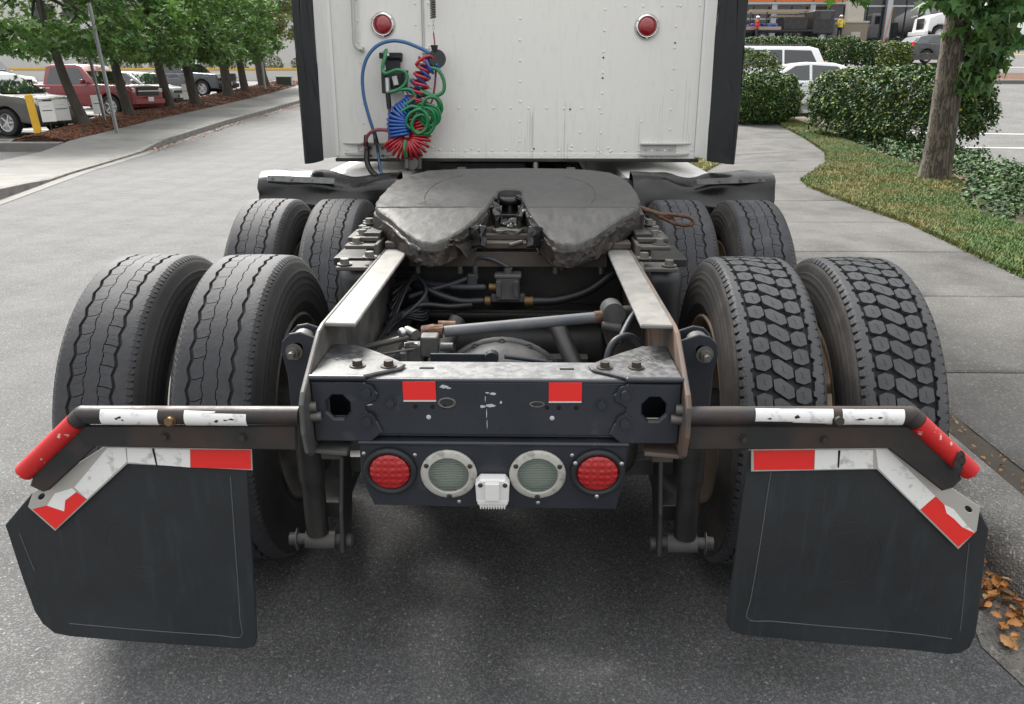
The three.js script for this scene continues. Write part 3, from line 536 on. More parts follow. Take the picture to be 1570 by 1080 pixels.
  const mx = lerp(f.white[0][0], f.white[1][0], 0.42); part('tear', plate([[mx - 0.003, f.white[0][1]], [mx + 0.002, f.white[0][1]], [mx + 0.004, f.white[2][1] + 0.001], [mx + 0.001, f.white[2][1] + 0.001]], 0.0008, 0.0042, 0), M.slot, wp);
});
// --- tyres
const TR = 0.509;
function treadRadius(t, hw, crown) { const a = Math.abs(t) / hw; return TR - crown * a * a - 0.012 * Math.pow(Math.max(0, a - 0.86) / 0.14, 2); }
// ribs and blocks wrapped round the tyre: s runs round the tread in metres, t across it
function wrapPoly(out, pts, depth, hw, crown) {
  const T = (s, t, dr) => { const r = treadRadius(t, hw, crown) - dr, a = s / TR; return [t, r * Math.sin(a), r * Math.cos(a)]; };
  const n = pts.length, c = [0, 0]; pts.forEach((p) => { c[0] += p[0] / n; c[1] += p[1] / n; });
  const C = T(c[0], c[1], 0);
  for (let i = 0; i < n; i++) {
    const a = pts[i], b = pts[(i + 1) % n], A = T(...a, 0), B = T(...b, 0), A2 = T(a[0] + (a[0] - c[0]) * 0.03, a[1] + (a[1] - c[1]) * 0.03, depth), B2 = T(b[0] + (b[0] - c[0]) * 0.03, b[1] + (b[1] - c[1]) * 0.03, depth);
    out.push(...C, ...A, ...B, ...A, ...A2, ...B, ...B, ...A2, ...B2);
  }
}
const geoFrom = (pos, smooth = 0.45) => { const g = new THREE.BufferGeometry(); g.setAttribute('position', new THREE.Float32BufferAttribute(pos, 3)); g.computeVertexNormals(); return g; };
function wrapRib(out, e0, e1, n, depth, hw, crown, dA = depth, dB = depth) {
  const T = (s, t, dr) => { const r = treadRadius(t, hw, crown) - dr, a = s / TR; return [t, r * Math.sin(a), r * Math.cos(a)]; };
  const L = 2 * Math.PI * TR, K = 4;
  for (let i = 0; i < n; i++) {
    const s0 = L * i / n, s1 = L * (i + 1) / n, a0 = e0(s0), a1 = e0(s1), b0 = e1(s0), b1 = e1(s1);
    for (let k = 0; k < K; k++) { const p = T(s0, lerp(a0, b0, k / K), 0), q = T(s0, lerp(a0, b0, (k + 1) / K), 0), u = T(s1, lerp(a1, b1, k / K), 0), w = T(s1, lerp(a1, b1, (k + 1) / K), 0); out.push(...p, ...q, ...u, ...q, ...w, ...u); }
    for (const [x0, x1, f] of [[a0, a1, 0], [b0, b1, 1]]) { const p = T(s0, x0, 0), q = T(s1, x1, 0), dd = f ? dB : dA, u = T(s0, x0, dd), w = T(s1, x1, dd); f ? out.push(...p, ...u, ...q, ...q, ...u, ...w) : out.push(...p, ...q, ...u, ...q, ...w, ...u); }
  }
}
const LEN = 2 * Math.PI * TR;
function ribTread(worn) {
  const out = [], hw = 0.113, cr = 0.004, N = 52, p = LEN / N, D = 0.011;
  const zig = (s) => { const f = ((s / p) % 1 + 1) % 1; return (Math.abs(f - 0.5) * 4 - 1) * 0.0042; }, wav = (s) => 0.0028 * Math.sin(s / p * 2 * Math.PI) + 0.0012 * Math.sin(s / p * 6 * Math.PI + 1);
  const ser = (s) => (((s / p * 3) % 1) < 0.34 ? 0.006 : 0);
  wrapRib(out, (s) => -hw + ser(s) * 0.7, (s) => -0.066 + zig(s), N * 12, D, hw, cr, 0.003, D);
  wrapRib(out, (s) => -0.0195 + wav(s), (s) => 0.0195 + wav(s + p * 0.4), N * 6, D, hw, cr);
  wrapRib(out, (s) => 0.066 + zig(s + p / 2), (s) => hw - ser(s + 0.02), N * 12, D, hw, cr, D, 0.003);
  const g0 = (s) => -0.0555 + zig(s), g1 = (s) => -0.0225 + wav(s), h0 = (s) => 0.0225 + wav(s + p * 0.4), h1 = (s) => 0.0555 + zig(s + p / 2);
  for (let b = 0; b < 2; b++) {
    const E0 = b ? h0 : g0, E1 = b ? h1 : g1;
    if (worn && b) { wrapRib(out, E0, E1, N * 6, D, hw, cr); continue; }
    for (let i = 0; i < N; i++) {
      const s0 = i * p + (b ? p * 0.5 : 0) + 0.0014, s1 = s0 + p - 0.0028, cur = b ? -0.006 : 0.006, cuts = worn ? [0, 1] : hash(i, b, 4) > 0.4 ? [0, 0.3, 0.55, 1] : [0, 0.6, 1];
      for (let k = 0; k < cuts.length - 1; k++) {
        const a = lerp(s0, s1, cuts[k]) + (k ? 0.0004 : 0), c = lerp(s0, s1, cuts[k + 1]) - (k < cuts.length - 2 ? 0.0004 : 0), pts = [];
        for (let j = 0; j <= 3; j++) { const u = j / 3, s = a + cur * u * u * 1.4; pts.push([s, lerp(E0(s), E1(s), u)]); }
        for (let j = 1; j < 6; j++) { const s = lerp(a, c, j / 6) + cur * 1.4; pts.push([s, E1(s)]); }
        for (let j = 3; j >= 0; j--) { const u = j / 3, s = c + cur * u * u * 1.4; pts.push([s, lerp(E0(s), E1(s), u)]); }
        for (let j = 5; j > 0; j--) { const s = lerp(a, c, j / 6); pts.push([s, E0(s)]); }
        wrapPoly(out, pts.reverse(), D, hw, cr);
      }
    }
  }
  return geoFrom(out);
}
function lugTread() {
  const out = [], hw = 0.119, cr = 0.005, N = 58, p = LEN / N, D = 0.017;
  const notch = (s, k) => { const f = ((s / p * 2 + k) % 1 + 1) % 1; return f < 0.28 ? 0.010 : 0; }, inner = (s, k) => { const f = ((s / p + k) % 1 + 1) % 1; return f < 0.22 ? 0.006 : f < 0.5 ? -0.003 : 0.001; };
  wrapRib(out, (s) => -hw + notch(s, 0), (s) => -0.084 - inner(s, 0.2), N * 14, D, hw, cr);
  wrapRib(out, (s) => 0.084 + inner(s, 0.6), (s) => hw - notch(s, 0.5), N * 14, D, hw, cr);
  const mid = [[0.031, -0.029], [0.036, -0.009], [0.006, 0.026], [-0.028, 0.029], [-0.036, 0.010], [-0.006, -0.026]];
  const hexL = [[0.019, -0.022], [0.028, -0.002], [0.020, 0.020], [-0.014, 0.022], [-0.027, 0.004], [-0.020, -0.020]];
  const cham = (pts, q) => { const o = []; for (let i = 0; i < pts.length; i++) { const a = pts[(i + pts.length - 1) % pts.length], b = pts[i], c = pts[(i + 1) % pts.length]; o.push([lerp(b[0], a[0], q), lerp(b[1], a[1], q)], [lerp(b[0], c[0], q), lerp(b[1], c[1], q)]); } return o; };
  for (let i = 0; i < N; i++) {
    const s = i * p;
    wrapPoly(out, cham(mid, 0.1).map(([a, t]) => [s + a * 0.82, t]), D, hw, cr);
    wrapPoly(out, cham(hexL, 0.1).map(([a, t]) => [s + 0.018 + a * 0.9, t - 0.0535]), D, hw, cr);
    wrapPoly(out, cham(hexL, 0.1).map(([a, t]) => [s - 0.018 - a * 0.9, 0.0535 - t]), D, hw, cr);
  }
  return geoFrom(out);
}
function slits() {   // short wavy cuts in the lug blocks
  const out = [], hw = 0.119, cr = 0.005, N = 58, p = LEN / N;
  for (let i = 0; i < N; i++) for (const [s, t] of [[0, 0], [0.018, -0.0525], [-0.018, 0.0525]]) for (const [a, b, c, d] of [[0.010, -0.004, 0.002, 0.0015], [0.002, 0.0015, -0.003, -0.0015], [-0.003, -0.0015, -0.010, 0.004]])
    wrapPoly(out, [[i * p + s + a, t + b - 0.0007], [i * p + s + a, t + b + 0.0007], [i * p + s + c, t + d + 0.0007], [i * p + s + c, t + d - 0.0007]].reverse(), 0.002, hw, cr);
  const g = geoFrom(out); g.applyMatrix4(new THREE.Matrix4().makeScale(1, 1.0009, 1.0009)); return g;
}
function carcassGeo(depth, hw) {
  const half = [[0.296, 0.085], [0.300, 0.108], [0.312, 0.120], [0.33, 0.129], [0.350, 0.1365], [0.354, 0.1395], [0.359, 0.1378], [0.385, 0.140], [0.392, 0.1425], [0.397, 0.1402], [0.41, 0.1405], [0.414, 0.1422], [0.419, 0.1395], [0.432, 0.137], [0.436, 0.1395], [0.441, 0.1365], [0.451, 0.133], [0.454, 0.1345], [0.458, 0.131], [0.460, 0.130], [0.478, hw + 0.008], [0.490, hw + 0.003], [TR - depth - 0.006, hw - 0.004], [TR - depth - 0.0005, hw - 0.02]];
  const prof = [...half, ...half.slice().reverse().map(([r, x]) => [r, -x])];
  return lathe(prof, 96).rotateZ(Math.PI / 2);
}
const rimGeo = () => [lathe([[0.308, -0.130], [0.318, -0.126], [0.312, -0.112], [0.300, -0.104], [0.285, -0.09], [0.270, -0.06], [0.268, 0.04], [0.282, 0.09], [0.300, 0.104], [0.312, 0.112], [0.318, 0.126], [0.308, 0.130], [0.294, 0.116], [0.276, 0.095], [0.262, 0.04], [0.262, -0.06], [0.278, -0.095], [0.294, -0.116], [0.308, -0.130]], 56).rotateZ(Math.PI / 2)];
const discGeo = (out) => [lathe([[0.06, 0], [0.15, 0.0], [0.20, 0.02], [0.262, 0.05], [0.262, 0.06], [0.195, 0.032], [0.15, 0.012], [0.06, 0.012]], 40).rotateZ(Math.PI / 2).scale(out, 1, 1).translate(-0.1 * out, 0, 0), Array.from({ length: 10 }, (_, i) => new THREE.CylinderGeometry(0.017, 0.017, 0.035, 6).rotateZ(Math.PI / 2).translate(-0.1 * out + 0.02, 0.143 * Math.cos(i * 0.628), 0.143 * Math.sin(i * 0.628)))];
const gTreadRib = flat(ribTread(false)), gTreadWorn = flat(ribTread(true)), gTreadLug = flat(lugTread()), gSlit = slits();
const grooveGeo = (d, hw) => lathe([[TR - d - 0.012, -hw + 0.008], [TR - d + 0.0004, -hw + 0.022], [TR - d + 0.0004, hw - 0.022], [TR - d - 0.012, hw - 0.008]], 96).rotateZ(Math.PI / 2);
const gCarRib = carcassGeo(0.011, 0.113), gCarLug = carcassGeo(0.017, 0.119);
M.rimBrown = paint(0.17, 0.7, 0, 0.6, 103, 0.4, [1.25, 1, 0.75], [0.28, 0.17, 0.10]);
function wheel(x, z, kind, brown, turn, out) {
  const w = sub('wheel', truck, [x, TR - 0.008, z]); w.rotation.x = turn;
  part('tread', kind === 'lug' ? gTreadLug.clone() : (kind === 'worn' ? gTreadWorn : gTreadRib).clone(), kind === 'lug' ? M.treadLug : M.tread, w);
  part('carcass', (kind === 'lug' ? gCarLug : gCarRib).clone(), brown ? M.sideBrown : M.side, w);
  part('rim', rimGeo(), brown ? M.rimBrown : M.dusty, w);
  part('disc', discGeo(out), brown ? M.rimBrown : M.dusty, w);
  part('groove_floor', kind === 'lug' ? grooveGeo(0.017, 0.119) : grooveGeo(0.011, 0.113), M.groove, w);
  if (kind === 'lug') part('sipe', gSlit.clone(), M.groove, w);
  if (kind === 'worn') w.children[0].userData.label = 'rib tread worn smooth along its inner edge';
}
for (const s of [-1, 1]) for (const [x, o] of [[1.114, 1], [0.78, -1]]) {
  const wx = s > 0 ? x : -x - 0.035;
  wheel(wx, 0, s > 0 ? 'lug' : x < 1 ? 'worn' : 'rib', s > 0, 0.3 * x + s, s * o);
  wheel(wx, -1.318, 'rib', s > 0, 0.7 * x + 0.4 * s, s * o);
}
// --- fifth wheel
{
  const fw = sub('fifth_wheel', truck);
  const PY = (z) => 1.07 - 0.13 * z;
  const rag = (pts, amp, sd) => { const o = []; for (let i = 0; i < pts.length; i++) { const a = pts[i], b = pts[(i + 1) % pts.length], L = Math.hypot(a[0] - b[0], a[1] - b[1]), n = Math.max(1, Math.round(L / 0.022)); for (let k = 0; k < n; k++) { const x = lerp(a[0], b[0], k / n), z = lerp(a[1], b[1], k / n); o.push([x + amp * N3(x * 40, z * 40, sd), z + amp * N3(x * 40, z * 40, sd + 9)]); } } return o; };
  const arc = []; for (let i = 0; i <= 8; i++) { const a = Math.PI * i / 8; arc.push([0.0 + 0.042 * Math.cos(a), -0.60 - 0.03 * Math.sin(a)]); }
  const outline = [[-0.354, -0.918], [-0.26, -0.945], [-0.12, -0.96], [0.06, -0.968], [0.208, -0.963], [0.33, -0.935], [0.415, -0.89], [0.458, -0.80], [0.48, -0.675], [0.484, -0.50], [0.475, -0.43], [0.467, -0.374], [0.068, -0.374], [0.046, -0.52], ...arc, [-0.05, -0.52], [-0.075, -0.374], [-0.478, -0.366], [-0.487, -0.43], [-0.487, -0.52], [-0.474, -0.68], [-0.43, -0.84]];
  const lay = (g) => { const p = g.attributes.position; for (let i = 0; i < p.count; i++) p.setY(i, p.getY(i) + PY(p.getZ(i))); g.computeVertexNormals(); return g; };
  const top = plateY(rag(outline, 0.0035, 3), 0.05, -0.05, 0.006);
  part('top_plate', toCreasedNormals(lay(tess(top, 0.06, 5)), 0.7), M.plate5, fw);
  // raised weld outline worn into the plate
  each('wear_line', [tb([[-0.30, 0, -0.40], [-0.315, 0, -0.50], [-0.31, 0, -0.62], [-0.27, 0, -0.75], [-0.2, 0, -0.83]].map(([x, , z]) => [x, PY(z) - 0.0005, z]), 0.002, 30, 5), tb([[0.30, 0, -0.42], [0.325, 0, -0.55], [0.30, 0, -0.72], [0.22, 0, -0.82]].map(([x, , z]) => [x, PY(z) - 0.0005, z]), 0.002, 30, 5)], M.grease, fw);
  // ramps: two tapering lobes that fall away from the crease
  const RY = (z) => PY(-0.372) - 0.30 * (z + 0.372);
  const lobes = [[[-0.478, -0.366], [-0.40, -0.27], [-0.325, -0.155], [-0.285, -0.115], [-0.245, -0.105], [-0.215, -0.118], [-0.155, -0.195], [-0.11, -0.285], [-0.075, -0.374]], [[0.467, -0.374], [0.385, -0.28], [0.285, -0.15], [0.24, -0.112], [0.195, -0.102], [0.165, -0.118], [0.125, -0.19], [0.092, -0.29], [0.068, -0.374]]];
  lobes.forEach((L, k) => {
    const g = tess(plateY(rag(L, 0.003, 11 + k), 0.034, -0.034, 0.006), 0.05, 5), p = g.attributes.position;
    for (let i = 0; i < p.count; i++) p.setY(i, p.getY(i) + RY(p.getZ(i)));
    g.computeVertexNormals(); part('ramp', toCreasedNormals(g, 0.7), M.ramp, fw);
    // thick cast skirt below the ramp edge
    const sk = [], q = L.slice(), dz = (z) => RY(z) - 0.03;
    for (let i = 0; i < q.length - 1; i++) { const [a, b] = q[i][0] < q[i + 1][0] ? [q[i], q[i + 1]] : [q[i + 1], q[i]], m = [(a[0] + b[0]) / 2, (a[1] + b[1]) / 2], len = Math.hypot(a[0] - b[0], a[1] - b[1]); sk.push(bx(len + 0.012, 0.06, 0.022, m[0], dz(m[1]) - 0.022, m[1] - 0.006, 0, -Math.atan2(b[1] - a[1], b[0] - a[0]), Math.atan2(RY(b[1]) - RY(a[1]), b[0] - a[0]) * 0.6, 0.006)); }
    part('skirt', sk.map((x) => jitter(tess(x, 0.02, 4), 0.0035, 40)), M.skirt, fw);
  });
  each('side_skirt', [-1, 1].flatMap((s) => [bx(0.02, 0.075, 0.5, 0.472 * s, 1.09, -0.62, 0.13, 0.02 * s, 0)]), M.skirt, fw);
  // throat: jaws, kingpin pocket, old grease
  part('throat_wall', [-1, 1].flatMap((s) => [bx(0.02, 0.085, 0.34, 0.066 * s, 1.075, -0.50, 0.12, -0.16 * s, 0), bx(0.02, 0.07, 0.26, 0.135 * s, 1.03, -0.26, -0.2, -0.46 * s, 0)]).map((x) => jitter(tess(x, 0.02, 5), 0.005, 30)), M.grease, fw);
  // cast inner flanks of the two lobes, sloping down into the throat under caked grease
  each('throat_flank', [-1, 1].map((s) => { const q = [[0.090 * s, PY(-0.374) - 0.012, -0.374], [0.185 * s, RY(-0.16) - 0.02, -0.16], [0.135 * s, RY(-0.16) - 0.075, -0.15], [0.036 * s, 1.035, -0.40], [0.046 * s, PY(-0.54) - 0.02, -0.54], [0.02 * s, 1.05, -0.52]], pos = []; for (const [a, b, c] of [[0, 1, 2], [0, 2, 3], [0, 3, 4], [4, 3, 5]]) pos.push(...q[a], ...q[b], ...q[c]); return jitter(mergeVertices(tess(geoFrom(pos), 0.016, 6)), 0.005, 34, s * 5); }), M.skirt, fw);
  part('jaw', [new THREE.TorusGeometry(0.045, 0.016, 10, 28).rotateX(Math.PI / 2).translate(0, 1.112, -0.61), new THREE.CylinderGeometry(0.03, 0.035, 0.06, 20).translate(0, 1.075, -0.61), bx(0.1, 0.02, 0.09, 0, 1.06, -0.56)], M.grease, fw);
  part('locking_bar', [jitter(tess(plateY([[-0.05, -0.50], [0.05, -0.50], [0.058, -0.34], [0.04, -0.30], [-0.04, -0.30], [-0.06, -0.34]], 0.02, 1.03, 0.004), 0.02, 5), 0.004, 35)], M.oldSteel, fw);
  const lump = (x, y, z, r, sd) => jitter(new THREE.IcosahedronGeometry(r, 3).scale(1.5, 0.5, 1.1), r * 0.5, 26, sd).translate(x, y, z);
  const gl = []; for (let i = 0; i < 46; i++) { const s = i % 2 ? 1 : -1, t = hash(i, 2, 5), z = lerp(-0.58, -0.14, t), x = s * (0.055 + (z + 0.55) * 0.17 + Math.max(0, z + 0.37) * 0.32) + 0.02 * (hash(i, 3, 6) - 0.5); gl.push(lump(x, (z > -0.37 ? RY(z) : PY(z)) - 0.012 - 0.03 * hash(i, 7, 7), z, 0.008 + 0.011 * hash(i, 5, 2), i)); }
  for (let i = 0; i < 10; i++) gl.push(lump(-0.06 + 0.12 * hash(i, 8, 1), 1.052, -0.33 - 0.14 * hash(i, 4, 4), 0.012 + 0.01 * hash(i, 1, 1), i + 60));
  part('grease', gl, M.grease, fw);
  each('pivot_bracket', [-1, 1].map((s) => [bx(0.09, 0.10, 0.26, 0.37 * s, 1.045, -0.58), rod([0.30 * s, 1.06, -0.58], [0.45 * s, 1.06, -0.58], 0.035, 18)]), M.black, fw);
  // slide base: stepped cross plates under the ramps
  const base = sub('slide_base', truck);
  part('cross_plate', [bx(0.86, 0.022, 0.10, 0, 1.002, -0.30), bx(0.80, 0.02, 0.06, 0, 1.023, -0.33), bx(0.74, 0.018, 0.05, 0, 1.042, -0.36)], M.brown, base);
  part('cross_beam', [bx(0.70, 0.055, 0.012, 0, 0.952, -0.262), bx(0.70, 0.012, 0.06, 0, 0.974, -0.288)], M.brown, base);
  part('cross_plate', [bx(0.86, 0.022, 0.16, 0, 1.002, -1.05)], M.brown, base);
  each('beam_bolt', [-0.17, 0.17, -0.32, 0.33].map((x) => [...bolt([x, 0.985, -0.262], [0, 1, 0], 0.013, 0.012), rod([x, 0.94, -0.27], [x, 0.90, -0.27], 0.012, 8)]), M.oldSteel, base);
  part('stop_nut', [bx(0.05, 0.012, 0.012, 0.03, 1.012, -0.246, 0, 0, 0.3)], M.oldSteel, base);
  for (const s of [-1, 1]) {
    const a = sub('mounting_angle', truck);
    part('angle', [bx(0.014, 0.15, 1.25, 0.446 * s, 0.945, -0.80), bx(0.12, 0.014, 1.2, 0.50 * s, 1.004, -0.80), bx(0.11, 0.016, 0.16, 0.505 * s, 1.022, -0.33), bx(0.14, 0.014, 0.10, 0.49 * s, 0.962, -0.10)], M.dusty, a);
    part('slide_rack', [bx(0.06, 0.03, 1.1, 0.475 * s, 1.028, -0.82), Array.from({ length: 12 }, (_, i) => bx(0.03, 0.034, 0.035, 0.512 * s, 1.03, -0.36 - i * 0.08))], M.black, a);
    [[0.515, 1.03, -0.30], [0.525, 1.012, -0.24], [0.53, 1.03, -0.38], [0.512, 1.05, -0.42], [0.535, 0.972, -0.08], [0.455, 0.992, -0.10], [0.53, 1.035, -0.46]].forEach(([x, y, z]) => part('bolt', bolt([x * s, y, z], [0, 1, 0], 0.016, 0.016), M.oldSteel, a));
    part('bracket', plateX([[-0.12, 0.70], [0.02, 0.74], [0.02, 0.93], [-0.06, 0.985], [-0.20, 0.985], [-0.20, 0.70]], 0.012, s > 0 ? 0.437 : -0.449), M.dusty, a);
  }
  part('release_handle', [tb([[0.42, 1.085, -0.72], [0.52, 1.062, -0.74], [0.60, 1.035, -0.76], [0.655, 1.02, -0.77]], 0.009, 20, 8), tb([[0.60, 1.035, -0.76], [0.67, 1.03, -0.765], [0.735, 1.015, -0.77], [0.745, 0.995, -0.77], [0.72, 0.988, -0.77], [0.67, 0.995, -0.77], [0.60, 1.028, -0.76]], 0.008, 40, 8)], M.rust, truck);
}
// --- suspension and running gear between the rails
{
  const ax = sub('rear_axle', truck);
  part('axle_tube', [rod([-1.0, 0.5, 0], [1.0, 0.5, 0], 0.07, 24), bx(0.5, 0.16, 0.16, 0, 0.5, 0, 0, 0, 0, 0.03)], M.black, ax);
  part('differential_cover', [new THREE.SphereGeometry(0.225, 40, 24).scale(1.0, 1, 0.72).translate(-0.01, 0.53, 0.08), new THREE.TorusGeometry(0.222, 0.016, 10, 48).translate(-0.01, 0.53, 0.06), Array.from({ length: 16 }, (_, i) => bolt([-0.01 + 0.222 * Math.cos(i * 0.393), 0.53 + 0.222 * Math.sin(i * 0.393), 0.074], [0, 0, 1], 0.009, 0.008))], M.grey, ax);
  part('driveshaft', [rod([0, 0.56, -0.2], [0, 0.58, -1.1], 0.055, 18)], M.black, ax);
  const ax2 = sub('forward_axle', truck);
  part('axle_tube', [rod([-1.0, 0.5, -1.318], [1.0, 0.5, -1.318], 0.07, 20)], M.black, ax2);
  part('differential_housing', [new THREE.SphereGeometry(0.22, 28, 18).translate(0, 0.54, -1.28)], M.grey, ax2);
  const tr = sub('torque_rod', truck);
  part('rod', [rod([-0.17, 0.858, 0.30], [0.30, 0.883, 0.22], 0.0165, 18)], M.rodPaint, tr);
  each('rusty_end', [jitter(tess(rod([-0.175, 0.858, 0.30], [-0.235, 0.862, 0.305], 0.022, 14, 0.014), 0.02, 3), 0.004, 30), rod([-0.14, 0.868, 0.27], [-0.19, 0.87, 0.275], 0.013, 10), rod([0.27, 0.881, 0.225], [0.305, 0.883, 0.22], 0.019, 14)], M.rust, tr);
  part('bushing', [rod([0.325, 0.90, 0.26], [0.325, 0.89, 0.16], 0.034, 20), rod([0.29, 0.867, 0.26], [0.345, 0.862, 0.27], 0.013, 10), rod([0.345, 0.89, 0.21], [0.415, 0.892, 0.20], 0.022, 14)], M.grey, tr);
  part('bracket', [plate([[0.29, 0.86], [0.42, 0.90], [0.42, 0.73], [0.33, 0.73]], 0.02, 0.16)], M.dusty, tr);
  // cross member that carries the relay valve
  const cm = sub('mid_crossmember', truck);
  part('plate', [bx(0.83, 0.20, 0.012, 0, 0.865, -0.36), bx(0.83, 0.012, 0.10, 0, 0.76, -0.31)], M.black, cm);
  each('stud', [[0.19, 0.91], [-0.12, 0.93], [0.02, 0.93]].map(([x, y]) => rod([x, y, -0.355], [x, y, -0.33], 0.012, 8)), M.oldSteel, cm);
  part('cross_tube', [rod([-0.42, 0.56, -0.12], [0.42, 0.56, -0.12], 0.03, 14), bx(0.32, 0.02, 0.05, 0.12, 0.64, -0.10), bx(0.4, 0.03, 0.03, 0.16, 0.58, 0.02)], M.grey, cm);
  const rv = sub('relay_valve', truck);
  part('body', [bx(0.085, 0.085, 0.07, 0.002, 0.858, -0.24, 0, 0, 0, 0.008), bx(0.095, 0.012, 0.078, 0.002, 0.902, -0.24), bx(0.12, 0.03, 0.03, 0.002, 0.82, -0.24), rod([0.002, 0.90, -0.24], [0.002, 0.925, -0.24], 0.016, 12), bx(0.02, 0.06, 0.075, -0.03, 0.858, -0.238), bx(0.02, 0.06, 0.075, 0.03, 0.858, -0.238)], M.grey, rv);
  each('fitting', [rod([0.06, 0.808, -0.23], [0.09, 0.808, -0.23], 0.02, 6), rod([-0.06, 0.808, -0.23], [-0.08, 0.808, -0.23], 0.02, 6), rod([-0.04, 0.858, -0.23], [-0.065, 0.858, -0.23], 0.015, 6)], M.brass, rv);
  part('side_fitting', [bx(0.035, 0.04, 0.04, -0.125, 0.88, -0.26), rod([-0.115, 0.90, -0.26], [-0.115, 0.93, -0.26], 0.01, 8), rod([-0.145, 0.885, -0.26], [-0.105, 0.885, -0.26], 0.013, 6)], M.grey, rv);
  const H = (pts, r, m = M.hose, n = 'air_hose') => part(n, tb(pts, r, 40, 9), m, truck);
  H([[-0.09, 0.808, -0.23], [-0.17, 0.81, -0.22], [-0.24, 0.835, -0.21], [-0.30, 0.862, -0.22], [-0.38, 0.85, -0.3]], 0.0155);
  H([[0.095, 0.808, -0.23], [0.18, 0.815, -0.225], [0.28, 0.85, -0.22], [0.36, 0.90, -0.24], [0.41, 0.93, -0.27]], 0.0165);
  H([[-0.085, 0.858, -0.23], [-0.17, 0.858, -0.23], [-0.25, 0.863, -0.24], [-0.33, 0.86, -0.26], [-0.41, 0.80, -0.2]], 0.012, M.hoseGrey);
  H([[-0.14, 0.885, -0.255], [-0.2, 0.868, -0.23], [-0.26, 0.856, -0.21], [-0.34, 0.83, -0.2]], 0.009, M.hoseGrey);
  H([[-0.115, 0.93, -0.26], [-0.105, 0.955, -0.26], [-0.06, 0.955, -0.25], [0.0, 0.93, -0.24]], 0.007, M.hoseGrey);
  H([[-0.13, 0.80, -0.2], [-0.2, 0.806, -0.16], [-0.3, 0.815, -0.14], [-0.41, 0.76, -0.1]], 0.011);
  for (let i = 0; i < 9; i++) H([[-0.40, 0.90 - 0.02 * i, -0.3 + 0.03 * i], [-0.33 + 0.01 * hash(i, 1, 1), 0.91 - 0.035 * hash(i, 2, 2), -0.24], [-0.28, 0.855 - 0.012 * i, -0.2 + 0.05 * hash(i, 3, 3)], [-0.36, 0.80 - 0.02 * hash(i, 4, 3), -0.1], [-0.42, 0.74, 0.05 * i - 0.1]], 0.006, i % 3 ? M.hose : M.hoseGrey, 'wiring');
  H([[0.305, 0.74, 0.42], [0.295, 0.80, 0.40], [0.315, 0.855, 0.38], [0.36, 0.865, 0.36], [0.395, 0.83, 0.36], [0.40, 0.74, 0.36]], 0.0115, M.hoseGrey);
  H([[0.33, 0.855, 0.375], [0.37, 0.90, 0.30], [0.41, 0.93, 0.25]], 0.011, M.hoseGrey);
  for (const [tz, ty] of [[0.44, 0.60], [-0.42, 0.60]]) { const at = sub('added_air_tank', truck); part('shell', [rod([-0.34, ty, tz], [0.34, ty, tz], 0.11, 28), new THREE.SphereGeometry(0.11, 24, 12).scale(0.45, 1, 1).translate(-0.34, ty, tz), new THREE.SphereGeometry(0.11, 24, 12).scale(0.45, 1, 1).translate(0.34, ty, tz)], M.black, at); each('strap', [-0.2, 0.2].map((x) => new THREE.TorusGeometry(0.113, 0.008, 8, 32).rotateY(Math.PI / 2).translate(x, ty, tz)), M.oldSteel, at); }  // unseen tanks, added to keep sun off the ground below the bay
  for (const s of [-1, 1]) { const fs = sub('added_forward_spring', truck); part('bellows', lathe([[0, 0.50], [0.09, 0.50], [0.12, 0.54], [0.13, 0.62], [0.125, 0.72], [0.13, 0.80], [0.10, 0.86], [0, 0.87]], 28).translate(0.565 * s, 0, -0.66), M.hose, fs); part('top_plate', bx(0.26, 0.03, 0.28, 0.55 * s, 0.885, -0.66), M.black, fs); part('pedestal', bx(0.12, 0.16, 0.2, 0.565 * s, 0.42, -0.66), M.black, fs);  // unseen springs, added to block sun coming in between the wheels
    const hb = sub('added_spring_hanger', truck); part('casting', plateX([[-0.50, 0.98], [-0.30, 0.98], [-0.26, 0.60], [-0.33, 0.42], [-0.42, 0.42], [-0.48, 0.6]], 0.06, s > 0 ? 0.45 : -0.51, 0.008), M.black, hb); part('leaf', bx(0.09, 0.05, 1.1, 0.50 * s, 0.40, -0.05, 0.03), M.black, hb); }  // hanger and arm also added as sun blockers, hidden behind rails and tyres
  // levelling valve and linkage on the left
  const lv = sub('levelling_valve', truck);
  part('body', [bx(0.05, 0.06, 0.05, -0.20, 0.85, 0.40, 0, 0, 0, 0.006), bx(0.045, 0.11, 0.045, -0.245, 0.80, 0.40), bx(0.02, 0.12, 0.05, -0.27, 0.78, 0.42), rod([-0.17, 0.847, 0.41], [-0.135, 0.847, 0.41], 0.013, 8), bx(0.07, 0.12, 0.06, -0.17, 0.765, 0.42, 0, 0, 0, 0.012)], M.grey, lv);
  part('linkage', [rod([-0.41, 0.84, 0.42], [-0.25, 0.875, 0.40], 0.009, 10), rod([-0.265, 0.885, 0.38], [-0.235, 0.885, 0.42], 0.014, 12), rod([-0.41, 0.825, 0.45], [-0.24, 0.845, 0.42], 0.004, 8), rod([-0.26, 0.86, 0.42], [-0.275, 0.78, 0.42], 0.006, 8)], M.oldSteel, lv);
  part('stem', [rod([-0.27, 0.845, 0.40], [-0.235, 0.845, 0.40], 0.012, 8), new THREE.SphereGeometry(0.014, 12, 8).translate(-0.275, 0.885, 0.40)], M.steel, lv);
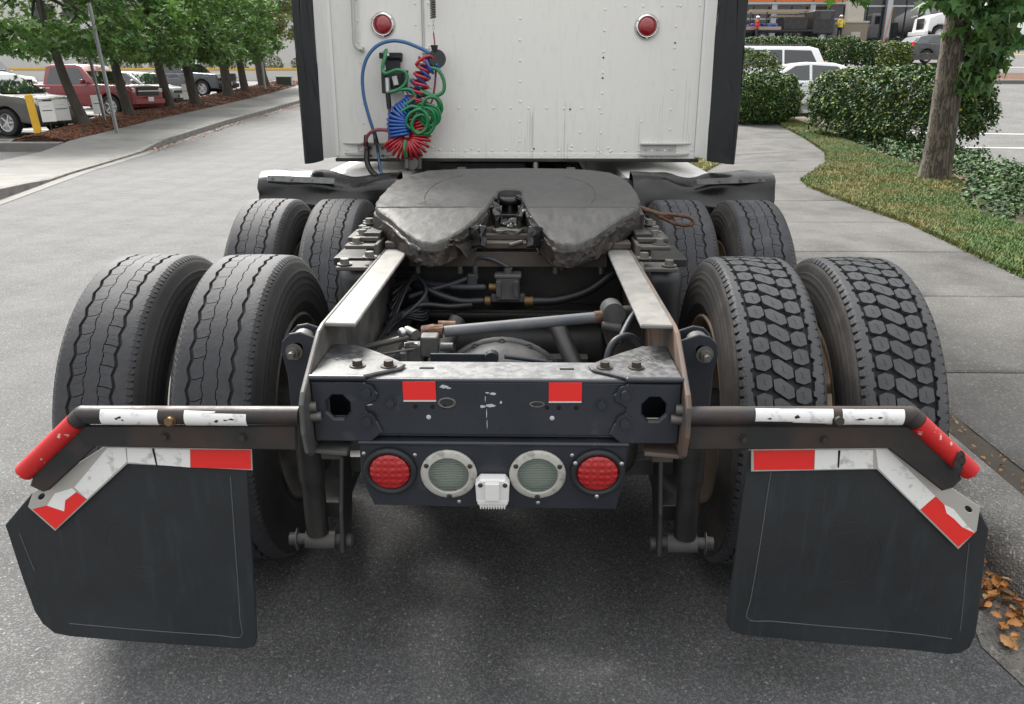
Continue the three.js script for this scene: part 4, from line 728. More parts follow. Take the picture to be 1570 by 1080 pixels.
  part('arm', [bx(0.185, 0.028, 0.008, -0.10, 0.832, 0.46, 0, 0, 0.0), rod([-0.025, 0.834, 0.445], [-0.025, 0.834, 0.475], 0.019, 16), rod([-0.025, 0.825, 0.465], [-0.026, 0.70, 0.465], 0.006, 10), rod([0.01, 0.834, 0.45], [0.12, 0.81, 0.42], 0.006, 8), rod([-0.10, 0.815, 0.44], [-0.16, 0.79, 0.42], 0.006, 8)], M.navy, lv);
  for (const s of [-1, 1]) {
    const ab = sub('air_spring', truck);
    part('bellows', [lathe([[0.0, 0.44], [0.08, 0.44], [0.10, 0.47], [0.12, 0.52], [0.128, 0.57], [0.12, 0.63], [0.10, 0.665], [0.0, 0.67]], 32).translate(0.27 * s, 0, 0.34)], M.hose, ab);
    part('top_cap', [new THREE.CylinderGeometry(0.1, 0.1, 0.02, 28).translate(0.27 * s, 0.675, 0.34)], M.oldSteel, ab);
    part('air_spring_beam', bx(0.09, 0.07, 0.8, 0.30 * s, 0.45, 0.0), M.black, truck);
    const lk = part('hanger_link', [rod([0.16 * s, 0.80, -0.02], [0.27 * s, 0.60, 0.2], 0.028, 14), bx(0.06, 0.05, 0.1, 0.25 * s, 0.66, 0.16)], M.black, truck);
    // shock absorber outside the rail, with its bracket and lower pin
    const sh = sub('shock_absorber', truck);
    part('tube', [rod([0.508 * s, 0.84, 0.595], [0.512 * s, 0.52, 0.57], 0.036, 22), rod([0.512 * s, 0.52, 0.57], [0.515 * s, 0.345, 0.555], 0.031, 22), rod([0.508 * s, 0.90, 0.598], [0.508 * s, 0.84, 0.595], 0.02, 14)], M.black, sh);
    part('upper_eye', [rod([0.503 * s, 0.915, 0.562], [0.503 * s, 0.915, 0.618], 0.031, 20), rod([0.503 * s, 0.915, 0.55], [0.503 * s, 0.915, 0.63], 0.014, 12)], M.grey, sh);
    for (const ez of [0.548, 0.622]) part('ear', plate([[0.436, 0.935], [0.495, 0.956], [0.522, 0.951], [0.541, 0.932], [0.545, 0.905], [0.535, 0.84], [0.53, 0.70], [0.436, 0.70]].map(([x, y]) => [x * s, y]), 0.008, ez), M.navy, sh);
    part('bolt', [bolt([0.512 * s, 0.905, 0.63], [0, 0, 1], 0.0155, 0.014, 1.4), rod([0.512 * s, 0.905, 0.64], [0.512 * s, 0.905, 0.668], 0.0085, 10)], M.oldSteel, sh);
    part('lower_eye', [rod([0.47 * s, 0.316, 0.547], [0.55 * s, 0.324, 0.559], 0.026, 18), rod([0.575 * s, 0.327, 0.563], [0.44 * s, 0.313, 0.54], 0.016, 12), bolt([0.57 * s, 0.326, 0.562], [s, 0, 0.1], 0.02, 0.02), bolt([0.445 * s, 0.313, 0.543], [-s, 0, 0], 0.02, 0.02)], M.web, sh);
    part('lower_bracket', [plateX([[0.50, 0.30], [0.59, 0.30], [0.57, 0.42], [0.52, 0.56], [0.44, 0.56], [0.44, 0.42]], 0.012, s > 0 ? 0.435 : -0.447), bx(0.14, 0.05, 0.05, 0.42 * s, 0.50, 0.42)], M.black, sh);
    part('brake_chamber', [lathe([[0, -0.09], [0.07, -0.085], [0.085, -0.05], [0.09, 0], [0.098, 0.004], [0.098, 0.016], [0.09, 0.02], [0.085, 0.09], [0.06, 0.11], [0, 0.112]], 28).rotateX(Math.PI / 2 - 0.3).translate(0.50 * s, 0.56, 0.23)], M.black, truck);
    part('bump_stop', [bx(0.05, 0.035, 0.03, 0.395 * s, 0.705, 0.78)], M.dusty, truck);
  }
  part('suspension_cross_channel', [bx(0.9, 0.055, 0.01, 0, 0.60, 0.50), bx(0.9, 0.008, 0.06, 0, 0.575, 0.47), bx(0.9, 0.05, 0.05, 0, 0.665, 0.46)], M.black, truck);
  part('rail_liner', [bx(0.01, 0.24, 6.2, -0.415, 0.85, -3.55), bx(0.01, 0.24, 6.2, 0.415, 0.85, -3.55)], M.black, truck);
  part('frame_crossmember', [bx(0.83, 0.22, 0.012, 0, 0.86, -1.62), bx(0.83, 0.22, 0.012, 0, 0.86, -2.6), bx(0.83, 0.22, 0.012, 0, 0.86, -4.0)], M.black, truck);
}
// --- sleeper
{
  const cab = sub('sleeper_cab', truck);
  const rr4 = (x, z0, z1, r) => { const o = []; for (const [cx, cz, a0] of [[x - r, z0 - r, 0], [-x + r, z0 - r, 90], [-x + r, z1 + r, 180], [x - r, z1 + r, 270]]) for (let i = 0; i <= 6; i++) { const a = (a0 + i * 15) * Math.PI / 180; o.push([cx + r * Math.cos(a), cz + r * Math.sin(a)]); } return o; };
  part('shell', toCreasedNormals(plateY(rr4(1.06, -2.175, -4.3, 0.16), 2.55, 1.125, 0.02), 0.5), M.cab, cab);
  part('roof', toCreasedNormals(plateY(rr4(1.03, -2.24, -4.3, 0.25), 0.35, 3.672, 0.15), 0.9), M.white, cab);
  // skins riveted on the back wall; the gaps between them are the seams
  part('skin_panel', [bx(0.505, 2.50, 0.006, -0.765, 2.385, -2.171, 0, 0, 0, 0.002)], M.cab, cab);
  part('skin_panel', [bx(1.512, 2.50, 0.006, 0.249, 2.385, -2.171, 0, 0, 0, 0.002)], M.cab, cab);
  part('skin_panel', [bx(2.02, 0.03, 0.004, 0, 1.142, -2.168, 0, 0, 0, 0.0015)], M.cab, cab);
  part('sill', [bx(2.06, 0.02, 0.05, 0, 1.118, -2.18)], M.black, cab);
  const rv = []; const add = (x, y) => rv.push(new THREE.SphereGeometry(0.0062, 8, 5).scale(1, 1, 0.5).translate(x + 0.003 * (hash(rv.length, 1, 1) - 0.5), y + 0.003 * (hash(rv.length, 2, 1) - 0.5), -2.167));
  for (let y = 1.16; y < 2.6; y += 0.107) { add(0.02, y + 0.06); add(0.475, y); add(0.86, y + 0.02); add(-0.545, y + 0.03); add(-0.475, y + 0.03); add(-0.86, y + 0.05); }
  for (let x = -0.42; x < 0.47; x += 0.098) { add(x, 1.40); add(x + 0.03, 2.28); }
  for (let x = -0.98; x < 1.0; x += 0.075) { add(x, 1.142); if (Math.round(x * 40) % 3 === 0) add(x + 0.02, 1.172); }
  for (let x = 0.58; x < 1.0; x += 0.1) add(x, 1.925);
  for (const [x, y] of [[0.30, 1.175], [0.315, 1.195], [0.52, 1.185], [0.53, 1.165], [0.36, 1.27], [0.70, 1.33], [-0.25, 1.18], [-0.29, 1.165]]) add(x, y);
  part('rivets', rv, M.white, cab).userData.kind = 'stuff';
  each('open_hole', [[0.30, 1.395], [0.475, 1.56], [0.475, 1.665], [0.86, 1.74], [0.1, 1.18]].map(([x, y]) => new THREE.CylinderGeometry(0.005, 0.005, 0.002, 10).rotateX(Math.PI / 2).translate(x, y, -2.1665)), M.slot, cab);
  for (const s of [-1, 1]) {
    // side extender: white carrier, then a rubber edge that reaches back
    const e = sub('side_extender', truck);
    part('carrier', [plateY([[1.0, -2.185], [1.035, -2.12], [1.058, -2.02], [1.070, -2.022], [1.066, -2.14], [1.062, -2.3], [1.045, -2.3]].map(([x, z]) => [x * s, z]), 2.55, 1.135, 0.002), plateY([[1.005, -2.164], [1.02, -2.158], [1.02, -2.148], [1.005, -2.154]].map(([x, z]) => [x * s, z]), 2.5, 1.14, 0.001)], M.white, e);
    const ed = s > 0 ? [[1.045, -2.03], [1.056, -2.032], [1.162, -1.86], [1.152, -1.852]] : [[1.060, -2.02], [1.071, -2.02], [1.121, -1.835], [1.111, -1.832]];
    part('rubber_edge', jitter(tess(plateY(ed.map(([x, z]) => [x * s, z]), 2.5, 1.125, 0.002), 0.09, 6), 0.0035, 6, s * 3), M.rubberBlack, e);
    // lower corner channel
    const c = sub('corner_channel', truck);
    const arcp = (r0, r1) => { const o = []; for (let i = 0; i <= 8; i++) { const a = Math.PI / 2 * i / 8 * 0.8; o.push([0.89 + r1 * Math.sin(a), -2.345 + r1 * Math.cos(a)]); } for (let i = 8; i >= 0; i--) { const a = Math.PI / 2 * i / 8 * 0.8; o.push([0.89 + r0 * Math.sin(a), -2.345 + r0 * Math.cos(a)]); } return [[0.70, -2.345 + r0], [0.70, -2.345 + r1], ...o]; };
    const A = (r0, r1, h, y) => plateY(arcp(r0, r1).map(([x, z]) => [x * s, z]), h, y, 0.001);
    part('channel', [A(0.172, 0.20, 0.007, 1.205), A(0.172, 0.20, 0.012, 1.145), A(0.172, 0.178, 0.06, 1.148)], M.dimWhite, c);
    part('bolt', [[0.73], [0.80], [0.87]].map(([x]) => bolt([x * s, 1.18, -2.166], [0, 0, 1], 0.007, 0.005)), M.steel, c);
    // marker lamp
    const lx = s < 0 ? -0.724 : 0.704, ly = s < 0 ? 1.833 : 1.822, l = sub('marker_lamp', truck, [lx, ly, -2.168]);
    part('bezel', lathe([[0.048, 0.01], [0.050, 0.018], [0.056, 0.019], [0.066, 0.008], [0.068, 0], [0.048, 0]], 40).rotateX(Math.PI / 2), M.chrome, l);
    part('lens', lathe([[0, 0.03], [0.02, 0.029], [0.038, 0.024], [0.050, 0.014], [0.050, 0]].reverse(), 36).rotateX(Math.PI / 2), phys({ color: col(0.28, 0.006, 0.01), roughness: 0.08, clearcoat: 1, clearcoatRoughness: 0.03 }), l);
    each('screw', [90, 210, 330].map((a) => new THREE.SphereGeometry(0.006, 8, 6).scale(1, 1, 0.6).translate(0.059 * Math.cos((a + 180) * Math.PI / 180), 0.059 * Math.sin((a + 180) * Math.PI / 180), 0.017)), M.steel, l);
    // black quarter fender, bent out of shape, in front of the forward drive wheels
    const x0 = 0.62, x1 = 1.35, nx = 26, secs = [[-1.72, 0.925], [-1.735, 0.965], [-1.745, 1.01], [-1.755, 1.045], [-1.79, 1.068], [-1.86, 1.085], [-1.93, 1.08], [-1.98, 1.03], [-2.0, 0.92], [-2.0, 0.75], [-1.99, 0.62]], pos = [], idx = [];
    for (let i = 0; i <= nx; i++) { const x = lerp(x0, x1, i / nx); secs.forEach(([z, y], j) => { const top = sstep(0.95, 1.05, y); const dent = -0.03 * Math.exp(-Math.pow((x - (s < 0 ? 0.86 : 0.92)) / 0.09, 2)) * top; pos.push(x * s, y + dent + 0.02 * (x - 0.9) * (s < 0 ? 1.0 : 0.7) + 0.008 * N3(x * 5, j * 0.6, s * 4) , z + 0.03 * N3(x * 3, j * 0.5, s * 9 + 2)); }); }
    const m = secs.length; for (let i = 0; i < nx; i++) for (let j = 0; j < m - 1; j++) { const a = i * m + j, b = a + m; idx.push(a, b, a + 1, a + 1, b, b + 1); }
    const fg = new THREE.BufferGeometry(); fg.setAttribute('position', new THREE.Float32BufferAttribute(pos, 3)); fg.setIndex(idx); fg.computeVertexNormals();
    const inner = fg.clone().translate(0, -0.004, 0.0); inner.index.array.reverse(); inner.computeVertexNormals();
    const f = sub('quarter_fender', truck);
    part('guard', [fg, inner], M.fender, f);
    part('bracket_strip', [bx(0.36, 0.034, 0.006, 1.12 * s, 1.055, -1.738, -0.5, 0.04 * s, s * 0.06), [0.97, 1.06, 1.17, 1.27].map((x) => bolt([x * s, 1.055 + (x - 1.12) * 0.06, -1.733], [0, 0.5, 1], 0.006, 0.005))], s < 0 ? M.worn : M.grey, f);
    // white chassis fairing below the sleeper
    part('chassis_fairing', toCreasedNormals(new THREE.ExtrudeGeometry(shapeOf([[0.60, 0.42], [1.19, 0.36], [1.215, 0.70], [1.19, 0.98], [1.10, 1.045], [0.80, 1.075], [0.60, 1.05]].map(([x, y]) => [x * s, y])), { depth: 2.7, bevelEnabled: true, bevelSize: 0.06, bevelThickness: 0.1, bevelOffset: -0.06, bevelSegments: 4 }).translate(0, 0, -4.95), 0.7), M.white, truck);
  }
  // black boxes, hoses and the gearbox hump in the dark gap under the sleeper
  part('under_cab_box', [bx(0.5, 0.16, 0.4, -0.2, 1.01, -2.5), bx(0.16, 0.12, 0.3, 0.30, 1.0, -2.4), rod([-0.62, 0.99, -2.0], [-0.42, 0.99, -2.0], 0.05, 16), rod([0.45, 1.0, -1.98], [0.75, 0.99, -1.98], 0.045, 16), bx(0.9, 0.02, 0.7, 0, 1.0, -1.75)], M.black, truck);
  part('cab_mount', [rod([0.11, 1.10, -2.14], [0.11, 1.06, -2.1], 0.015, 10), bx(0.05, 0.06, 0.05, -0.31, 1.05, -2.15), bx(0.05, 0.06, 0.05, 0.31, 1.05, -2.15)], M.oldSteel, truck);
  // day cab, bonnet and steer axle ahead of the sleeper
  part('day_cab', [toCreasedNormals(plateX([[-4.3, 1.0], [-4.3, 3.3], [-4.9, 3.1], [-5.55, 2.35], [-5.75, 1.95], [-5.75, 1.0]], 2.1, -1.05, 0.08), 0.6)], M.white, truck);
  part('windscreen', [plateX([[-5.0, 3.0], [-5.5, 2.42], [-5.53, 2.44], [-5.03, 3.02]], 1.8, -0.9, 0.002)], M.carGlass, truck);
  part('bonnet', [toCreasedNormals(plateX([[-5.7, 0.95], [-5.7, 1.98], [-6.6, 1.80], [-7.25, 1.55], [-7.45, 1.0], [-7.4, 0.45], [-7.15, 0.45], [-7.0, 0.95]], 1.9, -0.95, 0.14), 0.8)], M.white, truck);
  for (const s of [-1, 1]) { wheel(s * 1.05, -6.35, 'rib', false, s, s); part('fuel_tank', [rod([0.86 * s, 0.68, -4.9], [0.86 * s, 0.68, -5.7], 0.3, 28)], M.chrome, truck); }
  // grab rail
  part('grab_rail', [tb([[-0.868, 2.75, -2.13], [-0.870, 2.2, -2.128], [-0.876, 1.80, -2.128], [-0.876, 1.735, -2.13], [-0.862, 1.712, -2.13], [-0.842, 1.708, -2.132]], 0.0105, 60, 10), bx(0.022, 0.026, 0.04, -0.842, 1.708, -2.15)], M.dimWhite, truck);
  part('edge_strip', [bx(0.012, 0.95, 0.008, -0.505, 2.19, -2.164, 0, 0, 0, 0.003), bx(0.04, 0.03, 0.02, -0.49, 1.70, -2.16)], M.dimWhite, truck);
}
// --- air lines hanging on the back wall
{
  const z = -2.06;
  const sp = sub('hose_tender', truck);
  part('spring', [helix([[-0.438, 2.6, z], [-0.438, 1.86, z]], 0.0125, 62, 0.0042, 10), rod([-0.438, 2.6, z], [-0.438, 1.87, z], 0.0085, 8)], M.oldSteel, sp);
  part('chain', [0, 1, 2, 3].map((i) => new THREE.TorusGeometry(0.008, 0.0022, 6, 14).scale(0.7, 1.25, 1).rotateY(i % 2 ? Math.PI / 2 : 0).translate(-0.438, 1.85 - i * 0.018, z)), M.steel, sp);
  part('cord', tb([[-0.438, 1.785, z], [-0.434, 1.74, z + 0.005], [-0.435, 1.70, z + 0.01]], 0.004, 12, 6), M.hoseRed, sp);
  part('clamp', [new THREE.CylinderGeometry(0.048, 0.048, 0.03, 24).rotateX(Math.PI / 2 - 0.25).rotateY(0.4).translate(-0.425, 1.655, z + 0.01), new THREE.CylinderGeometry(0.02, 0.012, 0.04, 12).translate(-0.435, 1.705, z + 0.01), bx(0.05, 0.04, 0.04, -0.45, 1.645, z)], M.rubberBlack, sp);
  part('bracket_arm', [bx(0.04, 0.04, 0.16, -0.438, 2.62, -2.1)], M.black, sp);
  const rc = sub('red_air_line', truck);
  part('coil', [helix([[-0.485, 1.655, z + 0.02], [-0.505, 1.58, z + 0.03], [-0.515, 1.50, z + 0.035], [-0.525, 1.42, z + 0.03], [-0.55, 1.34, z + 0.02]], (t) => 0.032 + 0.022 * t, 8, 0.0085, 10, 0, 0.8)], M.coilRed, rc);
  part('lower_coil', [helix([[-0.545, 1.345, z + 0.025], [-0.525, 1.285, z + 0.03], [-0.53, 1.225, z + 0.04], [-0.575, 1.19, z + 0.045], [-0.64, 1.20, z + 0.045], [-0.685, 1.25, z + 0.04]], 0.055, 19, 0.0085, 10, 1, 0.7), tb([[-0.435, 1.655, z + 0.02], [-0.46, 1.67, z + 0.04], [-0.50, 1.655, z + 0.05], [-0.53, 1.63, z + 0.05]], 0.0085, 16, 7)], M.coilRed, rc);
  const bc = sub('blue_air_line', truck);
  part('coil', [helix([[-0.43, 1.64, z + 0.02], [-0.47, 1.615, z + 0.025], [-0.51, 1.56, z + 0.02], [-0.545, 1.50, z + 0.015], [-0.565, 1.44, z + 0.01]], 0.04, 6, 0.0085, 10, 2, 0.7)], M.coilBlue, bc);
  part('lower_coil', [helix([[-0.56, 1.445, z + 0.015], [-0.60, 1.40, z + 0.04], [-0.635, 1.36, z + 0.055], [-0.64, 1.31, z + 0.06], [-0.63, 1.255, z + 0.06]], (t) => 0.034 + 0.02 * Math.min(1, t * 2), 13, 0.0088, 10, 0, 0.75)], M.coilBlue, bc);
  part('supply_hose', tb([[-0.45, 1.675, z], [-0.49, 1.70, z - 0.01], [-0.526, 1.716, z - 0.01], [-0.60, 1.742, z - 0.01], [-0.67, 1.747, z - 0.01], [-0.745, 1.722, z - 0.01], [-0.80, 1.665, z - 0.01], [-0.829, 1.585, z - 0.01], [-0.832, 1.474, z - 0.015], [-0.812, 1.365, z - 0.02], [-0.790, 1.275, z - 0.03], [-0.782, 1.21, z - 0.04]], 0.0095, 90, 9), M.hoseBlue, bc);
  const gc = sub('green_cable', truck);
  const GC = (pts) => tb(pts.map(([x, y, d]) => [x, y, z + d]), 0.0098, pts.length * 10, 8);
  part('upper_lead', [GC([[-0.695, 1.70, 0.0], [-0.70, 1.66, 0.03], [-0.712, 1.60, 0.04], [-0.695, 1.583, 0.05], [-0.63, 1.60, 0.06], [-0.585, 1.585, 0.06], [-0.585, 1.54, 0.06], [-0.63, 1.50, 0.06], [-0.675, 1.487, 0.055], [-0.62, 1.50, 0.06], [-0.56, 1.498, 0.06], [-0.54, 1.465, 0.06], [-0.575, 1.435, 0.06], [-0.625, 1.41, 0.06], [-0.62, 1.39, 0.075], [-0.56, 1.415, 0.08], [-0.51, 1.405, 0.075]])], M.coilGreen, gc);
  part('loops', [GC([[-0.455, 1.612, 0.04], [-0.415, 1.60, 0.05], [-0.385, 1.545, 0.05], [-0.39, 1.49, 0.05], [-0.43, 1.47, 0.05], [-0.49, 1.487, 0.05], [-0.51, 1.495, 0.06], [-0.47, 1.475, 0.07], [-0.415, 1.45, 0.06], [-0.40, 1.40, 0.05], [-0.43, 1.365, 0.05], [-0.48, 1.385, 0.06], [-0.515, 1.425, 0.07], [-0.47, 1.425, 0.08], [-0.42, 1.40, 0.07], [-0.415, 1.345, 0.06], [-0.455, 1.315, 0.06], [-0.50, 1.345, 0.07], [-0.525, 1.40, 0.08], [-0.49, 1.41, 0.085], [-0.445, 1.385, 0.08], [-0.44, 1.32, 0.07], [-0.475, 1.275, 0.07], [-0.535, 1.285, 0.08], [-0.59, 1.325, 0.085], [-0.57, 1.375, 0.09], [-0.51, 1.40, 0.09], [-0.475, 1.365, 0.09], [-0.485, 1.30, 0.085], [-0.53, 1.275, 0.085], [-0.56, 1.31, 0.09], [-0.54, 1.36, 0.09], [-0.495, 1.37, 0.085], [-0.47, 1.30, 0.07], [-0.485, 1.245, 0.05], [-0.51, 1.24, 0.03]]), GC([[-0.60, 1.235, 0.09], [-0.604, 1.19, 0.10], [-0.598, 1.155, 0.09]])], M.coilGreen, gc);
  part('loose_ring', [[-0.50, 1.37, 0.055], [-0.47, 1.36, 0.05], [-0.455, 1.42, 0.045]].map(([x, y, r], i) => new THREE.TorusGeometry(r, 0.0098, 8, 36).rotateY(0.35 * (i - 1)).rotateX(0.2).translate(x, y, z + 0.055 + 0.012 * i)), M.coilGreen, gc);
  const gh = sub('coupling_holder', truck);
  part('bracket', [plate([[-0.745, 1.685], [-0.62, 1.685], [-0.625, 1.645], [-0.655, 1.635], [-0.66, 1.57], [-0.71, 1.57], [-0.72, 1.645]], 0.02, -2.16, 0.004), bx(0.12, 0.03, 0.05, -0.683, 1.675, -2.13), bx(0.07, 0.08, 0.03, -0.67, 1.61, -2.13)], M.rubberBlack, gh);
  part('coupling', [bx(0.115, 0.11, 0.05, -0.668, 1.54, -2.12, 0, 0, 0, 0.012), bx(0.02, 0.12, 0.07, -0.72, 1.54, -2.10), rod([-0.60, 1.60, -2.09], [-0.61, 1.50, -2.09], 0.016, 12)], M.rubberBlack, gh);
  part('metal_fitting', [rod([-0.70, 1.56, -2.08], [-0.698, 1.49, -2.075], 0.017, 12), bx(0.03, 0.05, 0.03, -0.655, 1.545, -2.085, 0, 0, 0.2), bx(0.10, 0.02, 0.05, -0.67, 1.49, -2.10), rod([-0.705, 1.70, -2.07], [-0.69, 1.67, -2.07], 0.014, 10), rod([-0.60, 1.47, -2.09], [-0.605, 1.50, -2.09], 0.018, 12)], M.steel, gh);
  part('strain_spring', [rod([-0.697, 1.485, z], [-0.692, 1.40, z], 0.0135, 12), rod([-0.60, 1.47, z - 0.02], [-0.60, 1.38, z - 0.02], 0.0125, 12)], M.hose, gh);
  part('supply_hose', [tb([[-0.692, 1.40, z], [-0.693, 1.32, z], [-0.70, 1.24, z], [-0.715, 1.18, z - 0.01]], 0.0085, 24, 8), tb([[-0.695, 1.285, z + 0.01], [-0.75, 1.29, z + 0.005], [-0.80, 1.277, z - 0.01], [-0.83, 1.245, z - 0.02], [-0.838, 1.19, z - 0.03]], 0.0095, 30, 8), tb([[-0.43, 1.62, z - 0.01], [-0.442, 1.52, z - 0.02], [-0.46, 1.44, z - 0.02], [-0.49, 1.40, z]], 0.006, 20, 6)], M.hoseRed, gh);
  const bk = sub('bulkhead_bracket', truck);
  part('plate', [plate([[-0.86, 1.215], [-0.735, 1.215], [-0.735, 1.125], [-0.845, 1.125]], 0.006, -2.155, 0.001), bx(0.15, 0.006, 0.055, -0.795, 1.215, -2.13)], M.bareSteel, bk);
  part('bolt', [[-0.825, 1.185], [-0.755, 1.185], [-0.825, 1.145], [-0.755, 1.145]].map(([x, y]) => bolt([x, y, -2.149], [0, 0, 1], 0.007, 0.006)), M.oldSteel, bk);
  part('boot', [rod([-0.838, 1.20, z - 0.03], [-0.835, 1.26, z - 0.025], 0.0145, 12, 0.010), rod([-0.78, 1.215, z - 0.04], [-0.79, 1.29, z - 0.035], 0.0145, 12, 0.010), rod([-0.838, 1.20, z - 0.05], [-0.838, 1.17, z - 0.05], 0.015, 10)], M.hose, bk);
  part('drop_hose', [tb([[-0.838, 1.17, z - 0.05], [-0.838, 1.12, z - 0.03], [-0.81, 1.065, z], [-0.74, 1.02, z + 0.02], [-0.62, 0.995, z + 0.01]], 0.016, 30, 9), tb([[-0.78, 1.20, z - 0.05], [-0.768, 1.12, z - 0.03], [-0.75, 1.06, z + 0.03], [-0.69, 1.02, z]], 0.008, 24, 7)], M.hose, bk);
  part('blue_tail', tb([[-0.772, 1.16, z - 0.025], [-0.76, 1.10, z], [-0.745, 1.06, z + 0.05]], 0.006, 14, 6), M.hoseBlue, bk);
  const so = sub('socket', truck);
  part('body', [bx(0.095, 0.085, 0.05, -0.573, 1.115, z + 0.0, 0, 0, 0, 0.012), rod([-0.573, 1.115, z + 0.02], [-0.573, 1.115, z + 0.06], 0.036, 20), bx(0.1, 0.02, 0.06, -0.573, 1.16, z), rod([-0.598, 1.18, z + 0.06], [-0.598, 1.09, z + 0.065], 0.011, 10)], M.oldSteel, so);
}
// ---------------------------------------------------------------- plants
function fan(pts, fold = 0.12) {   // a leaf as a fan about its base, folded along the midrib
  const pos = [], c = [0, 0.0, pts.cy ?? 0.4];
  const P = ([x, z]) => [x, Math.abs(x) * fold - z * z * 0.12, z];
  const C = P([0, pts.cy ?? 0.4]);
  for (let i = 0; i < pts.length; i++) pos.push(...C, ...P(pts[i]), ...P(pts[(i + 1) % pts.length]));
  const g = new THREE.BufferGeometry(); g.setAttribute('position', new THREE.Float32BufferAttribute(pos, 3)); g.computeVertexNormals(); return g;
}
const star = [[0, 0], [0.26, 0.05], [0.5, 0.02], [0.30, 0.30], [0.52, 0.52], [0.2, 0.52], [0, 1], [-0.2, 0.52], [-0.52, 0.52], [-0.30, 0.30], [-0.5, 0.02], [-0.26, 0.05]]; star.cy = 0.32;
const oval = [[0, 0], [0.22, 0.3], [0.24, 0.6], [0, 1], [-0.24, 0.6], [-0.22, 0.3]]; oval.cy = 0.45;
const gStar = fan(star, 0.25), gOval = fan(oval, 0.3);
const leafMat = (o = {}) => phys({ color: col(1), roughness: 0.75, transmission: 0.4, thickness: 0, side: THREE.DoubleSide, ...o });
M.leaf = leafMat(); M.leafGlossy = leafMat({ roughness: 0.7, transmission: 0 }); M.blade = leafMat({ roughness: 0.75, transmission: 0 });
const tmpM = new THREE.Matrix4(), tmpQ = new THREE.Quaternion(), tmpC = new THREE.Color();
function leafCloud(name, parent, geo, m, items) {
  const im = new THREE.InstancedMesh(geo, m, items.length); im.name = parent === scene ? numbered(name) : name; im.castShadow = im.receiveShadow = true; im.userData.kind = 'stuff';
  items.forEach((it, i) => { tmpQ.setFromEuler(new THREE.Euler(...it.r, 'YXZ')); tmpM.compose(it.p, tmpQ, V(it.s, it.s, it.s)); im.setMatrixAt(i, tmpM); im.setColorAt(i, tmpC.setRGB(...it.c)); });
  parent.add(im); return im;
}
function tint(base, v, rg) { const k = 1 + v * (rg() * 2 - 1), h = 1 + 0.25 * (rg() * 2 - 1); return [base[0] * k * h, base[1] * k, base[2] * k * (2 - h)]; }
M.bark = std({ map: ctex(512, 0.7, (u, v) => { const w = u + 0.03 * (fb(u, v, 6, 3, 31) - 0.5), a = Math.abs(fb(w, v * 0.25, 15, 3, 4) - 0.5) * 2, b = fb(u, v, 9, 4, 9); const c = 0.034 + 0.062 * clamp(a * 3.2) * (0.45 + 0.9 * b); return [c * 1.2, c, c * 0.78]; }), roughness: 0.95, bumpMap: ctex(512, 0.7, (u, v) => { const w = u + 0.03 * (fb(u, v, 6, 3, 31) - 0.5), a = Math.abs(fb(w, v * 0.25, 15, 3, 4) - 0.5) * 2; return clamp(a * 6) * 0.7 + 0.3 * fb(u, v, 40, 3, 8); }, false), bumpScale: 0.02 });
M.barkDark = std({ map: ctex(256, 0.9, (u, v) => { const c = 0.03 + 0.06 * fb(u, v * 0.3, 18, 4, 6); return [c * 1.15, c, c * 0.85]; }), roughness: 1, bumpMap: ctex(256, 0.9, (u, v) => fb(u, v * 0.3, 18, 4, 6), false), bumpScale: 0.02 });
function taper(pts, r0, r1, seg = 20, rs = 12, flare = 0.35) {
  const c = new THREE.CatmullRomCurve3(pts.map((p) => V(...p))), g = new THREE.TubeGeometry(c, seg, 1, rs, false), p = g.attributes.position, uv = g.attributes.uv, q = V(), L = c.getLength();
  for (let i = 0; i <= seg; i++) { const t = i / seg, o = c.getPointAt(t); for (let j = 0; j <= rs; j++) { const k = i * (rs + 1) + j; q.fromBufferAttribute(p, k).sub(o); const a = j / rs * 6.2832, r = lerp(r0, r1, t) * (1 + flare * Math.exp(-t * L / 0.25)) * (1 + 0.05 * N3(Math.cos(a) * 1.5, Math.sin(a) * 1.5, t * L * 1.5 + pts[0][0])); p.setXYZ(k, o.x + q.x * r, o.y + q.y * r, o.z + q.z * r); uv.setXY(k, j / rs * 0.7 * Math.max(1, Math.round(2 * Math.PI * r0 / 0.7)), t * L); } }
  g.computeVertexNormals(); return flatUV(g);
}
function flatUV(g) { const q = g.toNonIndexed(); for (const k of Object.keys(q.attributes)) if (!['position', 'normal', 'uv'].includes(k)) q.deleteAttribute(k); return q; }
function rawMerged(name, gs, m, parent) { return raw(name, gs.length > 1 ? mergeGeometries(gs) : gs[0], m, parent); }
